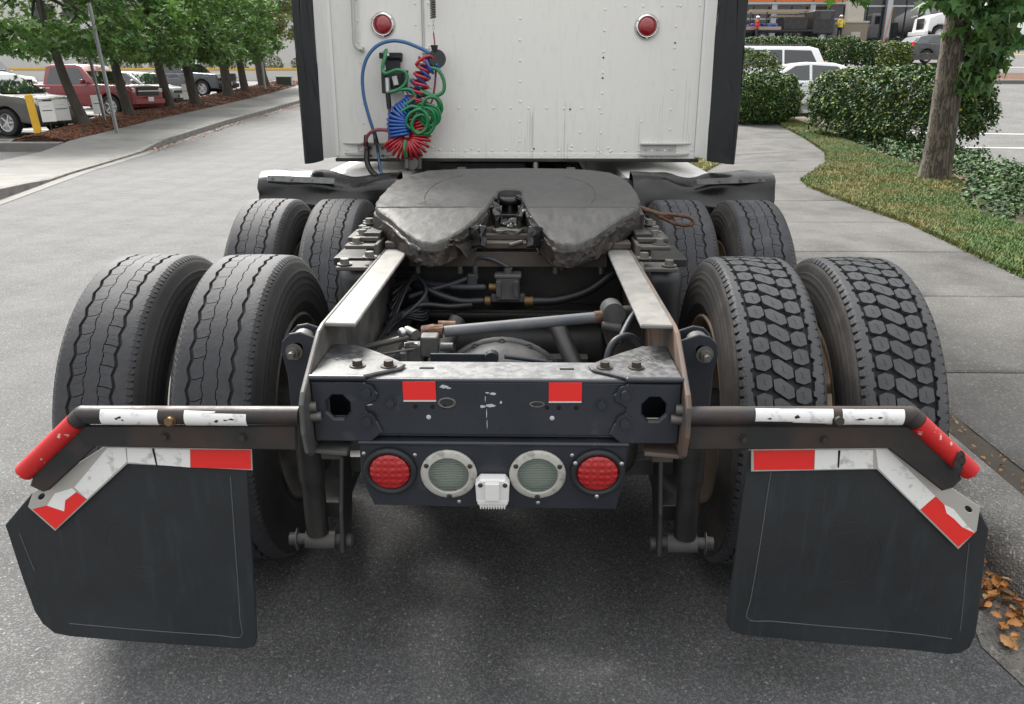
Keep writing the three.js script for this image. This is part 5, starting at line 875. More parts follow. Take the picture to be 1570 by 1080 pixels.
// clumps: [x, y, z, rx, ry, rz, leaves] in the tree's own frame
function tree(name, label, base, spec, group) {
  const t = thing(name, label, 'tree', base, spec.turn || 0, group); t.rotation.z = spec.lean ?? 0.05;
  const rg = mulberry(spec.seed), limbs = [taper(spec.trunk, spec.r0, spec.r1, spec.seg || 16, 14, spec.flare ?? 0.35)];
  const top = spec.trunk[spec.trunk.length - 1], items = [];
  for (const c of spec.clumps) {
    if (c[7] !== 0) { const s = spec.trunk[Math.min(spec.trunk.length - 1, spec.trunk.length - 2 + Math.floor(rg() * 2))], mid = [lerp(s[0], c[0], 0.5), lerp(s[1], c[1], 0.5) + 0.15, lerp(s[2], c[2], 0.5)]; limbs.push(taper([s, mid, [c[0], c[1], c[2]]], 0.05 * (spec.limb || 1), 0.012, 6, 6, 0)); }
    const twigs = Math.max(3, Math.round(c[6] / 22)), per = Math.round(c[6] / twigs);
    for (let k = 0; k < twigs; k++) {   // leaves grow in sprays on twigs
      let v; do v = V(rg() * 2 - 1, rg() * 2 - 1, rg() * 2 - 1); while (v.lengthSq() > 1);
      v.multiplyScalar(Math.pow(v.length() + 0.001, -0.35));
      const o = V(c[0] + v.x * c[3], c[1] + v.y * c[4], c[2] + v.z * c[5]), sprayTone = 0.75 + 0.5 * rg(), hang = spec.hang ?? 0.5;  // leaf tone varies at random from spray to spray
      for (let j = 0; j < per; j++) {
        const w = spec.spray || 0.28, p = V(o.x + (rg() - 0.5) * w * 1.6, o.y + (rg() - 0.6) * w, o.z + (rg() - 0.5) * w * 1.6), b = tint(spec.col, 0.28, rg);
        items.push({ p, r: [hang + (rg() - 0.5) * 1.3, rg() * 6.28, (rg() - 0.5) * 1.1], s: spec.leaf * (0.65 + 0.6 * rg()), c: b.map((x, q) => x * sprayTone * (rg() < (spec.yellow || 0) && q === 0 ? 1.5 : 1)) });
      }
    }
  }
  rawMerged('trunk', limbs.slice(0, 1), spec.bark, t);
  if (limbs.length > 1) rawMerged('limbs', limbs.slice(1), spec.bark, t);
  leafCloud('crown', t, gStar, M.leaf, items);
  return t;
}
function crownClumps(seed, n, R, y0, y1, per) { const rg = mulberry(seed), o = []; for (let i = 0; i < n; i++) { const a = i * 2.4 + rg(), y = lerp(y0, y1, Math.pow((i + 0.5) / n, 0.8)), f = Math.sin(Math.PI * clamp((y - y0 + 1.0) / (y1 - y0 + 1.6), 0.12, 0.95)), d = R * f * (0.35 + 0.6 * rg()); o.push([d * Math.cos(a), y, d * Math.sin(a), 0.75 + 0.35 * rg(), 0.55 + 0.25 * rg(), 0.75 + 0.35 * rg(), per]); } return o; }
const gum = [0.098, 0.205, 0.03];
const lt = [   // x, z, trunk radius, lean, crown radius, crown bottom, label
  [-12.16, -20.47, 0.145, 0.30, 2.3, 2.15, 'leaning street tree beside the pair of white stall signs', 0.0],
  [-13.0, -24.8, 0.165, 0.13, 2.2, 2.15, 'street tree in front of the red pickup, behind the two grey sign posts', 0.05],
  [-13.43, -29.0, 0.18, 0.13, 2.2, 2.5, 'street tree at the right front corner of the red pickup', 0],
  [-13.2, -30.9, 0.2, 0.10, 2.1, 2.2, 'street tree between the silver sedan and the grey pickup', 0.03],
  [-13.8, -36.4, 0.23, 0.03, 2.3, 2.3, 'street tree in front of the nose of the grey pickup', 0],
  [-14.4, -40.5, 0.20, 0.06, 2.0, 2.4, 'slim street tree beyond the grey pickup', 0.02],
  [-15.1, -45.9, 0.30, 0.10, 2.6, 2.9, 'thick street tree with yellowish leaves beside the grey lamp post', 0.25],
];
lt.forEach(([x, z, r, lean, R, yb, label, yel], i) => {
  tree('street_tree', label, [x, G(x, z) + 0.1, z], {
    seed: 100 + i, lean: 0.04, trunk: [[0, 0, 0], [-lean * 0.9, 1.0, 0.05], [-lean * 1.7, 2.2, 0.0], [-lean * 2.0, 3.6, 0.1], [-lean * 2.0, 5.5, 0]], r0: r, r1: r * 0.35, bark: M.barkDark,
    clumps: [...crownClumps(200 + i, 15, R, yb + 0.25, 6.3, 470), ...Array.from({ length: 5 }, (_, k) => { const a = k * 1.26 + i; return [R * 0.72 * Math.cos(a) - lean, yb + 0.1 + 0.25 * Math.sin(k * 7 + i), R * 0.72 * Math.sin(a), 0.75, 0.4, 0.75, 420]; })],
    leaf: 0.17, col: i === 6 ? [0.12, 0.18, 0.022] : gum, yellow: yel, spray: 0.36,
  }, 'street trees in the mulch bed');
});
// the tree on the right lawn, with leafy shoots low on its trunk
tree('street_tree', 'brown barked tree with low hanging shoots, standing on the lawn by the sidewalk', [5.83, G(5.83, -9.26) + 0.1, -9.26], {
  seed: 77, lean: 0.035, trunk: [[0, 0, 0], [0.02, 0.5, 0], [0.03, 1.2, 0], [0.05, 2.2, 0.0], [0.05, 3.4, -0.05], [0, 5.5, 0]], r0: 0.195, r1: 0.13, seg: 40, flare: 0.22, bark: M.bark,
  clumps: [[0.30, 2.05, 0.2, 0.34, 0.36, 0.3, 300, 0], [0.12, 2.5, 0.28, 0.45, 0.3, 0.3, 340, 0], [0.38, 1.68, 0.12, 0.24, 0.28, 0.22, 190, 0], [0.28, 1.36, 0.16, 0.13, 0.16, 0.12, 60, 0], [0.78, 2.35, 0.0, 0.25, 0.28, 0.25, 120, 0], [-0.28, 2.55, 0.2, 0.22, 0.16, 0.25, 60, 0], [-0.45, 2.72, 0.1, 0.2, 0.14, 0.2, 40, 0], [-1.45, 2.72, 0.3, 0.16, 0.22, 0.2, 50, 0], [-1.3, 2.86, 0.3, 0.3, 0.14, 0.25, 50, 0], [1.15, 2.6, 0.1, 0.35, 0.25, 0.3, 110, 0], ...crownClumps(301, 15, 2.8, 3.2, 7.8, 280)],
  leaf: 0.16, col: [0.055, 0.14, 0.02], hang: 1.05, spray: 0.2, yellow: 0.06, limb: 0.7,
}, 'street trees');
// hedges: clipped shrubs, leaves all through the volume and thickest near its skin
function hedge(label, x, z, w, d, h, turn, n, base, group, opt = {}) {
  const t = thing('clipped_hedge', label, 'hedge', [x, G(x, z) + 0.12, z], turn, group), rg = mulberry(Math.round(x * 91 + z * 37)), items = [];
  const k = opt.round ?? 4, sz = opt.leaf || 0.074;
  for (let i = 0; i < n; i++) {
    let u; do u = V(rg() * 2 - 1, rg() * 2 - 1, rg() * 2 - 1); while (u.lengthSq() > 1 || u.lengthSq() < 0.01); u.normalize();
    const q = Math.pow(Math.pow(Math.abs(u.x), k) + Math.pow(Math.abs(u.y), k) + Math.pow(Math.abs(u.z), k), -1 / k), f = rg() < 0.72 ? 1 - 0.16 * rg() * rg() : Math.cbrt(rg());
    const lump = 1 + 0.10 * N3(u.x * 1.3 * w, u.y * 2.0 + x, u.z * 1.6) + 0.06 * N3(u.x * 6 * w, u.y * 6, u.z * 6 + z);
    const p = V(u.x * q * f * lump * w / 2, h / 2 + u.y * q * f * lump * h / 2, u.z * q * f * lump * d / 2);
    if (p.y < (opt.bare ?? 0.1) * (0.3 + 1.4 * rg())) continue;
    const young = rg() < 0.06 + (opt.young || 0.09), c = tint(young ? [0.19, 0.23, 0.035] : base, 0.35, rg);
    items.push({ p, r: [(rg() - 0.3) * 1.6, rg() * 6.28, (rg() - 0.5) * 1.6], s: sz * (0.7 + 0.6 * rg()), c });
  }
  leafCloud('foliage', t, gOval, M.leafGlossy, items);
  const st = []; for (let i = 0; i < 9; i++) { const a = (rg() - 0.5) * w * 0.8, b = (rg() - 0.5) * d * 0.7; st.push(...[taper([[a * 0.7, -0.05, b * 0.7], [a * 0.8, h * 0.35, b * 0.8], [a * 1.05, h * 0.8, b]], 0.022, 0.006, 6, 6, 0)]); }
  rawMerged('stems', st, M.barkDark, t);
  return t;
}
const hg = [0.030, 0.078, 0.014];
hedge('large boxy hedge behind the lawn tree, hiding the white sedan', 7.05, -13.9, 4.1, 1.25, 1.42, -1.26, 30000, hg, 'hedges by the sidewalk', { bare: 0.32 });
hedge('small rounded hedge at the bend of the sidewalk', 5.78, -18.3, 1.7, 1.4, 1.2, 0.2, 13000, hg, 'hedges by the sidewalk', { round: 2.8, young: 0.08 });
hedge('broad yellow green hedge behind the small rounded one', 5.3, -20.2, 2.7, 1.5, 1.72, 0.1, 16000, [0.05, 0.085, 0.018], 'hedges by the sidewalk', { round: 3, young: 0.15 });
[[13.3, -43, 5.4, 1.3, 1.25, 'long pale topped hedge behind the white minivan'], [15.95, -41.5, 1.5, 1.4, 1.35, 'hedge at the end of the long pale topped one'], [16.85, -40.6, 1.4, 1.2, 1.15, 'dark small hedge next to the bright square one'], [17.1, -38, 1.3, 1.2, 1.25, 'bright square hedge by the low wooden rail']].forEach(([x, z, w, d, h, l], i) => hedge(l, x, z, w, d, h, 0, i ? 4200 : 14000, i === 3 ? [0.06, 0.095, 0.02] : hg, 'hedges across the car park', { leaf: 0.12, young: i === 3 ? 0.3 : 0.1 }));
// low evergreen ground cover behind the lawn
{
  const rg = mulberry(5), it = [];
  for (let i = 0; i < 26000; i++) {
    const z = lerp(-2.5, -16.5, rg()), a = lr(z) + 0.05 + 0.25 * N3(1, 2, z * 1.5), b = be(z) - 0.03, x = lerp(a, b, rg()); if (x < a || Math.hypot(x - 5.83, z + 9.26) < 0.3) continue;
    const hh = 0.16 + 0.10 * N3(x * 2, 1, z * 2) , e = sstep(0, 0.25, x - a), n = N3(x * 1.2, 8, z * 1.2); if (n < -0.55) continue;
    it.push({ p: V(x, G(x, z) + 0.14 + hh * e * Math.sqrt(rg()), z), r: [(rg() - 0.4) * 1.5, rg() * 6.28, (rg() - 0.5) * 1.3], s: 0.05 + 0.035 * rg(), c: tint(rg() < 0.1 ? [0.09, 0.14, 0.03] : [0.035, 0.085, 0.022], 0.4, rg) });
  }
  const o = leafCloud('ground_cover', scene, gOval, M.leafGlossy, it); tag(o, 'low dark green ground cover between the lawn and the car park', 'ground cover');
}
// grass
{
  const pos = [], rg = mulberry(3);
  for (let k = 0; k < 7; k++) { const a = rg() * 6.28, x = (rg() - 0.5) * 0.035, z = (rg() - 0.5) * 0.035, w = 0.0035, h = 0.03 + 0.03 * rg(), bx_ = Math.cos(a) * h * 0.6, bz = Math.sin(a) * h * 0.6, cx = -Math.sin(a) * w, cz = Math.cos(a) * w; pos.push(x - cx, 0, z - cz, x + cx, 0, z + cz, x + bx_ * 0.5 + cx, h * 0.7, z + bz * 0.5 + cz, x - cx, 0, z - cz, x + bx_ * 0.5 + cx, h * 0.7, z + bz * 0.5 + cz, x + bx_ * 0.5 - cx, h * 0.7, z + bz * 0.5 - cz, x + bx_ * 0.5 - cx, h * 0.7, z + bz * 0.5 - cz, x + bx_ * 0.5 + cx, h * 0.7, z + bz * 0.5 + cz, x + bx_, h, z + bz); }
  const tuft = new THREE.BufferGeometry(); tuft.setAttribute('position', new THREE.Float32BufferAttribute(pos, 3)); tuft.computeVertexNormals();
  const mk = (n, f, z0, z1, a, b) => { const it = []; for (let i = 0; i < n; i++) { const z = lerp(z0, z1, rg()), x = lerp(a(z) - 0.05, b(z) + 0.04, rg()), dry = clamp(0.54 + 0.75 * N3(x * 0.7, 4, z * 0.7) + 0.35 * N3(x * 3, 5, z * 3) + f), c = tint([lerp(0.065, 0.17, dry), lerp(0.125, 0.155, dry), lerp(0.02, 0.045, dry)], 0.25, rg); if (dry > 0.85 && rg() < 0.5) continue; it.push({ p: V(x, G(x, z) + 0.155, z), r: [0, rg() * 6.28, 0], s: 0.55 + 0.6 * rg(), c }); } return it; };
  const nm = ['grass', 'grass'], sets = [mk(60000, -0.12, -2, -19.5, rrx, lr), mk(12000, 0.25, -9.3, -20, () => 1.9, (z) => Math.max(1.9, rl(z)))];
  sets.forEach((s, i) => tag(leafCloud('grass', scene, tuft, M.blade, s), i ? 'dry yellow grass strip between the kerb and the sidewalk' : 'short mown lawn grass with dry patches beside the sidewalk', 'grass'));
}
// bark chips lying on the mulch bed
{
  const rg = mulberry(8), it = [], chip = new THREE.BoxGeometry(1, 0.22, 0.4).toNonIndexed();
  for (let i = 0; i < 9000; i++) { const z = -17.1 - 34 * Math.pow(rg(), 1.3), x = lerp(mb(z), ml(z), 0.03 + 0.95 * rg()), t = clamp((ml(z) - x) / (ml(z) - mb(z))); it.push({ p: V(x, G(x, z) + 0.13 + 0.13 * Math.sin(Math.PI * t), z), r: [(rg() - 0.5), rg() * 6.28, (rg() - 0.5)], s: 0.04 + 0.07 * rg(), c: tint([0.11, 0.045, 0.024], 0.45, rg) }); }
  tag(leafCloud('bark_chips', scene, chip, std({ color: col(1), roughness: 1 }), it), 'reddish brown bark chips covering the bed under the street trees', 'mulch');
}
// dry leaves: the big ones in the right gutter one by one, crumbs as litter
{
  const rg = mulberry(21), mats = [[0.40, 0.17, 0.045], [0.27, 0.12, 0.04], [0.50, 0.29, 0.12], [0.15, 0.075, 0.035], [0.44, 0.20, 0.06]].map((c) => std({ color: col(...c), roughness: 0.7, side: THREE.DoubleSide }));
  const leafG = [0, 1, 2].map((k) => { const g = new THREE.PlaneGeometry(1, 1.35, 6, 8), p = g.attributes.position; for (let i = 0; i < p.count; i++) { const x = p.getX(i), y = p.getY(i), t = (y + 0.675) / 1.35, w = Math.pow(Math.sin(Math.PI * clamp(t, 0.02, 0.985)), 0.7) * (0.8 + 0.12 * Math.sin(t * 22)); p.setXYZ(i, x * w, (0.35 + 0.2 * k) * x * x * 1.6 + 0.25 * (k - 1) * y * y + 0.05 * N3(x * 3, y * 3, k), -y); } g.computeVertexNormals(); return boxUV(flat(g)); });
  for (let i = 0; i < 280; i++) {
    const near = i < 190, z = near ? lerp(0.58, -0.35, Math.pow(rg(), 1.1)) : lerp(-0.3, -4, rg()), x = 1.60 - Math.abs(rg() + rg() - 1) * (near ? 0.17 : 0.14) - 0.01;
    const o = new THREE.Mesh(leafG[i % 3], mats[Math.floor(rg() * 5)]); o.name = numbered('fallen_leaf'); o.castShadow = o.receiveShadow = true;
    o.position.set(x, 0.012 + (near ? 0.035 : 0.01) * rg(), z); o.rotation.set((rg() - 0.5) * 0.9, rg() * 6.28, (rg() - 0.5) * 0.9); o.scale.setScalar(0.022 + 0.02 * rg()); scene.add(o);
    tag(o, 'dry orange brown leaf fallen in the gutter against the right kerb', 'leaf', 'fallen leaves in the right gutter');
  }
  const it = []; for (let i = 0; i < 1500; i++) { const k = rg(), z = lerp(1.0, -9, rg()), x = k < 0.45 ? 1.85 + 0.11 * rg() : k < 0.8 ? 1.5 + 0.12 * rg() : rrx(z) - 0.12 * rg() * rg(); it.push({ p: V(x, G(x, z) + (k < 0.45 ? 0.152 : k < 0.8 ? 0.01 : 0.158), z), r: [(rg() - 0.5), rg() * 6.28, (rg() - 0.5)], s: 0.008 + 0.02 * rg(), c: tint([0.2, 0.1, 0.045], 0.5, rg) }); }
  tag(leafCloud('leaf_litter', scene, gOval, M.blade, it), 'brown crumbs of leaf litter along the kerb and sidewalk edges', 'litter');
  const it2 = []; for (let i = 0; i < 500; i++) { const z = lerp(-16, -40, rg()), x = kl(z) + 0.05 + 0.5 * rg() * rg(); it2.push({ p: V(x, G(x, z) + 0.012, z), r: [(rg() - 0.5), rg() * 6.28, (rg() - 0.5)], s: 0.06 + 0.05 * rg(), c: tint([0.28, 0.12, 0.05], 0.5, rg) }); }
  tag(leafCloud('leaf_litter', scene, gOval, M.blade, it2), 'scattered dry leaves along the left gutter', 'litter');
}
// small plants in the far island and by the wall
function tuftPlant(name, label, x, z, s, n, c, group) { const t = thing(name, label, 'plant', [x, G(x, z) + 0.05, z], 0, group), rg = mulberry(Math.round(x * 13 - z * 7)), it = []; for (let i = 0; i < n; i++) { const a = rg() * 6.28, r = s * Math.sqrt(rg()), y = s * 1.2 * rg() * (1 - r / s * 0.5); it.push({ p: V(r * Math.cos(a), y, r * Math.sin(a)), r: [(rg() - 0.4) * 1.4, rg() * 6.28, (rg() - 0.5)], s: 0.14 + 0.08 * rg(), c: tint(c, 0.35, rg) }); } leafCloud('foliage', t, gOval, M.leafGlossy, it); part('stem', rod([0, -0.05, 0], [0, s * 0.6, 0], 0.015, 6), M.barkDark, t); return t; }
[[20.6, -36.2], [22.6, -35.8], [25.0, -36.4]].forEach(([x, z], i) => tuftPlant('small_plant', 'small green plant in the red mulch island', x, z, 0.35, 110, [0.06, 0.10, 0.03], 'plants in the red mulch island'));
// ---------------------------------------------------------------- vehicles
M.tyre = std({ color: col(0.018), roughness: 0.8 }); M.alloy = std({ color: col(0.55), roughness: 0.3, metalness: 0.85 }); M.trim = std({ color: col(0.02), roughness: 0.5 });
M.lampGlass = phys({ color: col(0.55, 0.56, 0.56), roughness: 0.12, clearcoat: 1 }); M.tail = phys({ color: col(0.5, 0.01, 0.015), roughness: 0.15, clearcoat: 1 }); M.amber = phys({ color: col(0.7, 0.25, 0.03), roughness: 0.2 });
M.plateW = std({ color: col(0.65), roughness: 0.5 });
const carPaint = (r, g, b, metal = 0.3) => phys({ color: col(r, g, b), roughness: 0.6, metalness: metal, clearcoat: 1, clearcoatRoughness: 0.03 });
const wheelTyre = (R, w) => lathe([[R * 0.62, -w * 0.42], [R * 0.80, -w * 0.5], [R * 0.94, -w * 0.47], [R, -w * 0.32], [R, w * 0.32], [R * 0.94, w * 0.47], [R * 0.80, w * 0.5], [R * 0.62, w * 0.42]], 36).rotateX(Math.PI / 2);
const wheelRim = (R, w, n) => [lathe([[R * 0.64, -w * 0.3], [R * 0.60, w * 0.05], [R * 0.63, w * 0.42], [R * 0.66, w * 0.43], [R * 0.64, w * 0.45], [R * 0.60, w * 0.40], [R * 0.56, w * 0.1], [R * 0.56, -w * 0.3]], 36).rotateX(Math.PI / 2), new THREE.CylinderGeometry(R * 0.16, R * 0.18, w * 0.14, 18).rotateX(Math.PI / 2).translate(0, 0, w * 0.3), Array.from({ length: n }, (_, i) => bx(R * 0.5, R * 0.13, w * 0.1, R * 0.36, 0, w * 0.3, 0, 0, 0, 0.01).rotateZ(i / n * 6.2832)), new THREE.CylinderGeometry(R * 0.57, R * 0.57, 0.01, 28).rotateX(Math.PI / 2).translate(0, 0, -w * 0.1)];
// local frame: +x forward, y up, +z the right-hand side
function car(s) {
  const t = thing(s.name, s.label, s.cat, [s.x, (s.y ?? G(s.x, s.z) - 0.055), s.z], s.turn, s.group);
  if (s.pitch) t.rotation.z = s.pitch; t.rotation.order = 'YXZ';
  const L = s.L, W = s.W, fx = s.fx, rx = s.rx, R = s.R, gc = s.gc || 0.22, arch = R + 0.07;
  const out = []; const A = (cx) => { for (let i = 0; i <= 10; i++) { const a = Math.PI * i / 10; out.push([cx - arch * Math.cos(a), Math.max(gc, R + arch * Math.sin(a) * 0.98)]); } };
  out.push([-L / 2 + 0.12, gc + 0.08]); A(rx); A(fx); out.push([L / 2 - 0.1, gc + 0.04], ...s.top);
  const bev = 0.06, g = new THREE.ExtrudeGeometry(shapeOf(out), { depth: W - 2 * bev, bevelEnabled: true, bevelSize: bev * 0.7, bevelThickness: bev, bevelOffset: -bev * 0.7, bevelSegments: 3 }).translate(0, 0, -W / 2 + bev);
  const shape = (geo) => { const q = tess(geo, 0.28, 4), p = q.attributes.position; for (let i = 0; i < p.count; i++) { const x = p.getX(i), y = p.getY(i), e = Math.abs(x) / (L / 2); p.setZ(i, p.getZ(i) * (1 - 0.15 * Math.pow(e, s.boxy ? 8 : 4)) * (1 - 0.10 * Math.pow((y - s.belt * 0.72) / s.belt, 2))); } return toCreasedNormals(q, 0.75); };
  part('body', shape(g), s.m, t);
  const hw = (y) => lerp(W * 0.455, W * (s.roofW || 0.36), clamp((y - s.belt) / (s.H - s.belt)));
  const gh = s.gh, gg = new THREE.ExtrudeGeometry(shapeOf(gh), { depth: 1 - 0.1, bevelEnabled: true, bevelSize: 0.05, bevelThickness: 0.05, bevelOffset: -0.05, bevelSegments: 3 }).translate(0, 0, -0.45), p = gg.attributes.position;
  for (let i = 0; i < p.count; i++) p.setZ(i, p.getZ(i) * 2 * hw(p.getY(i)));
  gg.computeVertexNormals(); part('cabin', toCreasedNormals(gg, 0.7), s.m, t);
  const glass = (pts, side, off = 0.008) => { const pos = [], n = pts.length, c = [0, 0]; pts.forEach((q) => { c[0] += q[0] / n; c[1] += q[1] / n; }); const Z = ([x, y]) => [x, y, side * (hw(y) + off)]; for (let i = 0; i < n; i++) pos.push(...Z(c), ...Z(pts[i]), ...Z(pts[(i + 1) % n])); return geoFrom(pos); };
  for (const q of s.win || []) for (const sd of [-1, 1]) part('side_window', glass(q, sd), M.carGlass, t);
  const across = (a, b, inset, off) => { const d = V(b[0] - a[0], b[1] - a[1], 0).normalize(), nrm = V(-d.y, d.x, 0).multiplyScalar(off), pos = [], Q = (q, sd) => [q[0] + nrm.x, q[1] + nrm.y, sd * (hw(q[1]) - inset)]; const k = 6; for (let i = 0; i < k; i++) { const u0 = lerp(-1, 1, i / k), u1 = lerp(-1, 1, (i + 1) / k); pos.push(...Q(a, u0), ...Q(a, u1), ...Q(b, u0), ...Q(a, u1), ...Q(b, u1), ...Q(b, u0)); } return geoFrom(pos); };
  if (s.ws) part('windscreen', across(s.ws[0], s.ws[1], 0.07, -0.012), M.carGlass, t);
  if (s.rw) part('rear_window', across(s.rw[0], s.rw[1], 0.09, 0.012), M.carGlass, t);
  for (const cx of [fx, rx]) for (const sd of [-1, 1]) { const w = sub('wheel', t, [cx, R, sd * (W / 2 - 0.12)]); if (sd < 0) w.rotation.y = Math.PI; part('tyre', wheelTyre(R, 0.24), M.tyre, w); part('rim', wheelRim(R, 0.24, s.spokes || 5), M.alloy, w); }
  part('wheel_well', [fx, rx].map((cx) => bx(arch * 1.9, arch * 1.2, W * 0.8, cx, R + arch * 0.25, 0, 0, 0, 0, 0)), M.trim, t);
  for (const sd of [-1, 1]) {
    const e = (1 - 0.15 * Math.pow(0.97, s.boxy ? 8 : 4));
    part('headlamp', bx(0.22, s.lampH || 0.16, 0.34, L / 2 - 0.16, s.lampY, sd * (W / 2 * e - 0.19), 0, sd * 0.35, 0, 0.04), M.lampGlass, t);
    part('tail_lamp', bx(0.10, s.tailH || 0.2, 0.22, -L / 2 + 0.10, s.tailY || s.lampY + 0.1, sd * (W / 2 * e - 0.10), 0, 0, 0, 0.03), M.tail, t);
    part('mirror', bx(0.12, 0.15, 0.2, s.ws ? s.ws[0][0] - 0.35 : L * 0.15, s.belt + 0.1, sd * (W / 2 + 0.06), 0, 0, 0, 0.04), s.m, t);
    for (const x of s.doors || []) part('door_seam', bx(0.012, s.belt - gc - 0.2, 0.012, x, (s.belt + gc) / 2 + 0.06, sd * (W / 2 - 0.012)), M.trim, t);
    for (const x of s.handles || []) part('door_handle', bx(0.18, 0.03, 0.03, x, s.belt - 0.12, sd * (W / 2 - 0.004)), s.handleM || s.m, t);
  }
  if (s.grille) part('grille', [bx(0.06, s.grille[1], s.grille[0], L / 2 - 0.045, s.grille[2], 0, 0, 0, 0, 0.02)], M.trim, t);
  if (s.bars) for (let i = 0; i < s.bars; i++) part('grille_bar', bx(0.03, 0.035, s.grille[0] * 0.98, L / 2 - 0.005, s.grille[2] + (i - (s.bars - 1) / 2) * s.grille[1] / s.bars, 0), M.chrome, t);
  if (s.bumper) part('bumper', bx(0.16, 0.2, W * 0.86, L / 2 - 0.04, gc + 0.22, 0, 0, 0, 0, 0.04), s.bumper, t);
  part('lower_grille', bx(0.05, 0.12, W * 0.5, L / 2 - 0.03, gc + 0.16, 0), M.trim, t);
  part('number_plate', bx(0.02, 0.15, 0.30, L / 2 + (s.bumper ? 0.05 : 0.005), gc + 0.30, 0), M.plateW, t);
  if (s.rails) for (const sd of [-1, 1]) part('roof_rail', rod([s.rails[0], s.H + 0.035, sd * hw(s.H) * 0.92], [s.rails[1], s.H + 0.035, sd * hw(s.H) * 0.92], 0.018, 8), M.trim, t);
  if (s.bed) { part('cargo_bed', [bx(s.bed[1] - s.bed[0], 0.02, W - 0.24, (s.bed[0] + s.bed[1]) / 2, s.belt - 0.008, 0)], M.trim, t); }
  return t;
}
const PICK = { L: 5.35, W: 1.9, H: 1.8, belt: 1.12, fx: 1.75, rx: -1.65, R: 0.385, gc: 0.32, lampY: 0.92, tailY: 0.98, tailH: 0.34, boxy: true,
  top: [[2.62, 0.62], [2.62, 0.98], [2.5, 1.06], [1.3, 1.14], [1.05, 1.12], [-2.6, 1.12], [-2.66, 0.6]], gh: [[1.25, 1.08], [0.55, 1.74], [0.35, 1.8], [-0.75, 1.8], [-0.95, 1.74], [-1.05, 1.08]], ws: [[1.16, 1.16], [0.56, 1.71]], rw: [[-1.03, 1.2], [-0.97, 1.68]],
  win: [[[0.86, 1.14], [0.42, 1.68], [0.02, 1.70], [0.0, 1.14]], [[-0.08, 1.14], [-0.06, 1.70], [-0.72, 1.70], [-0.86, 1.14]]], doors: [0.95, -0.04, -0.98], handles: [0.12, -0.75], bed: [-2.55, -1.12] };
car({ ...PICK, name: 'pickup_truck', label: 'red crew cab pickup parked behind two leaning sign posts', cat: 'pickup', x: -16.15, z: -28.2, turn: -0.23, m: carPaint(0.21, 0.002, 0.006, 0), grille: [1.15, 0.3, 0.9], bars: 1, bumper: carPaint(0.2, 0.002, 0.006, 0), handleM: M.chrome });
car({ ...PICK, name: 'pickup_truck', label: 'grey crew cab pickup with a black grille beyond the silver sedan', cat: 'pickup', x: -17.9, z: -41.3, turn: -0.23, m: carPaint(0.10, 0.112, 0.13, 0.4), H: 1.86, L: 5.5, grille: [1.3, 0.34, 0.94], bumper: M.trim, lampH: 0.13 });
car({ name: 'suv', label: 'grey brown SUV parked nose to the yellow bollard', cat: 'SUV', x: -15.3, z: -21.3, turn: -0.23, L: 4.7, W: 1.89, H: 1.70, belt: 1.08, fx: 1.36, rx: -1.34, R: 0.36, gc: 0.24, lampY: 0.86, lampH: 0.17, m: carPaint(0.085, 0.082, 0.07, 0.3),
  top: [[2.32, 0.45], [2.34, 0.78], [2.2, 0.95], [1.9, 1.03], [1.0, 1.12], [0.8, 1.10], [-2.2, 1.12], [-2.33, 0.9], [-2.34, 0.5]], gh: [[1.32, 1.06], [0.42, 1.62], [-0.0, 1.70], [-1.5, 1.68], [-1.9, 1.6], [-2.25, 1.08]], ws: [[1.25, 1.12], [0.46, 1.6]], rw: [[-2.24, 1.15], [-1.95, 1.56]], win: [[[0.85, 1.12], [0.2, 1.57], [-0.18, 1.6], [-0.2, 1.12]], [[-0.28, 1.12], [-0.26, 1.6], [-1.1, 1.58], [-1.15, 1.12]]], doors: [0.75, -0.24, -1.15], handles: [-0.1, -1.0], grille: [0.95, 0.12, 0.82], bars: 2, rails: [-1.6, 0.1], spokes: 5 });
car({ name: 'sedan', label: 'silver sedan parked between the red pickup and the grey pickup', cat: 'car', x: -16.5, z: -32.7, turn: -0.23, L: 4.6, W: 1.8, H: 1.46, belt: 0.95, fx: 1.35, rx: -1.35, R: 0.33, gc: 0.2, lampY: 0.7, m: carPaint(0.25, 0.255, 0.255, 0.3), top: [[2.26, 0.4], [2.26, 0.66], [2.05, 0.8], [1.1, 0.95], [-1.7, 0.99], [-2.2, 0.95], [-2.28, 0.5]], gh: [[1.2, 0.92], [0.4, 1.4], [0, 1.46], [-0.8, 1.44], [-1.1, 1.38], [-1.85, 0.95]], ws: [[1.12, 0.98], [0.44, 1.38]], win: [[[0.9, 0.98], [0.3, 1.36], [-0.1, 1.38], [-0.1, 0.98]], [[-0.18, 0.98], [-0.18, 1.38], [-0.9, 1.34], [-1.35, 1.0]]], grille: [0.8, 0.1, 0.68] });
car({ name: 'van', label: 'cream van in the row behind the grey brown SUV', cat: 'van', x: -24.3, z: -34.6, turn: -0.23, L: 4.9, W: 1.95, H: 2.0, belt: 1.28, fx: 1.5, rx: -1.4, R: 0.38, gc: 0.3, lampY: 0.95, boxy: true, m: carPaint(0.36, 0.33, 0.28, 0.0), top: [[2.42, 0.5], [2.42, 1.0], [2.25, 1.18], [1.2, 1.3], [-2.35, 1.3], [-2.42, 0.6]], gh: [[1.3, 1.25], [0.7, 1.88], [0.45, 2.0], [-2.2, 2.0], [-2.36, 1.9], [-2.4, 1.26]], ws: [[1.24, 1.32], [0.74, 1.86]], win: [[[0.95, 1.34], [0.55, 1.84], [0.0, 1.88], [0.0, 1.34]], [[-0.1, 1.34], [-0.1, 1.88], [-1.1, 1.88], [-1.1, 1.34]]], doors: [0.9, -0.05], grille: [1.1, 0.22, 0.98] });
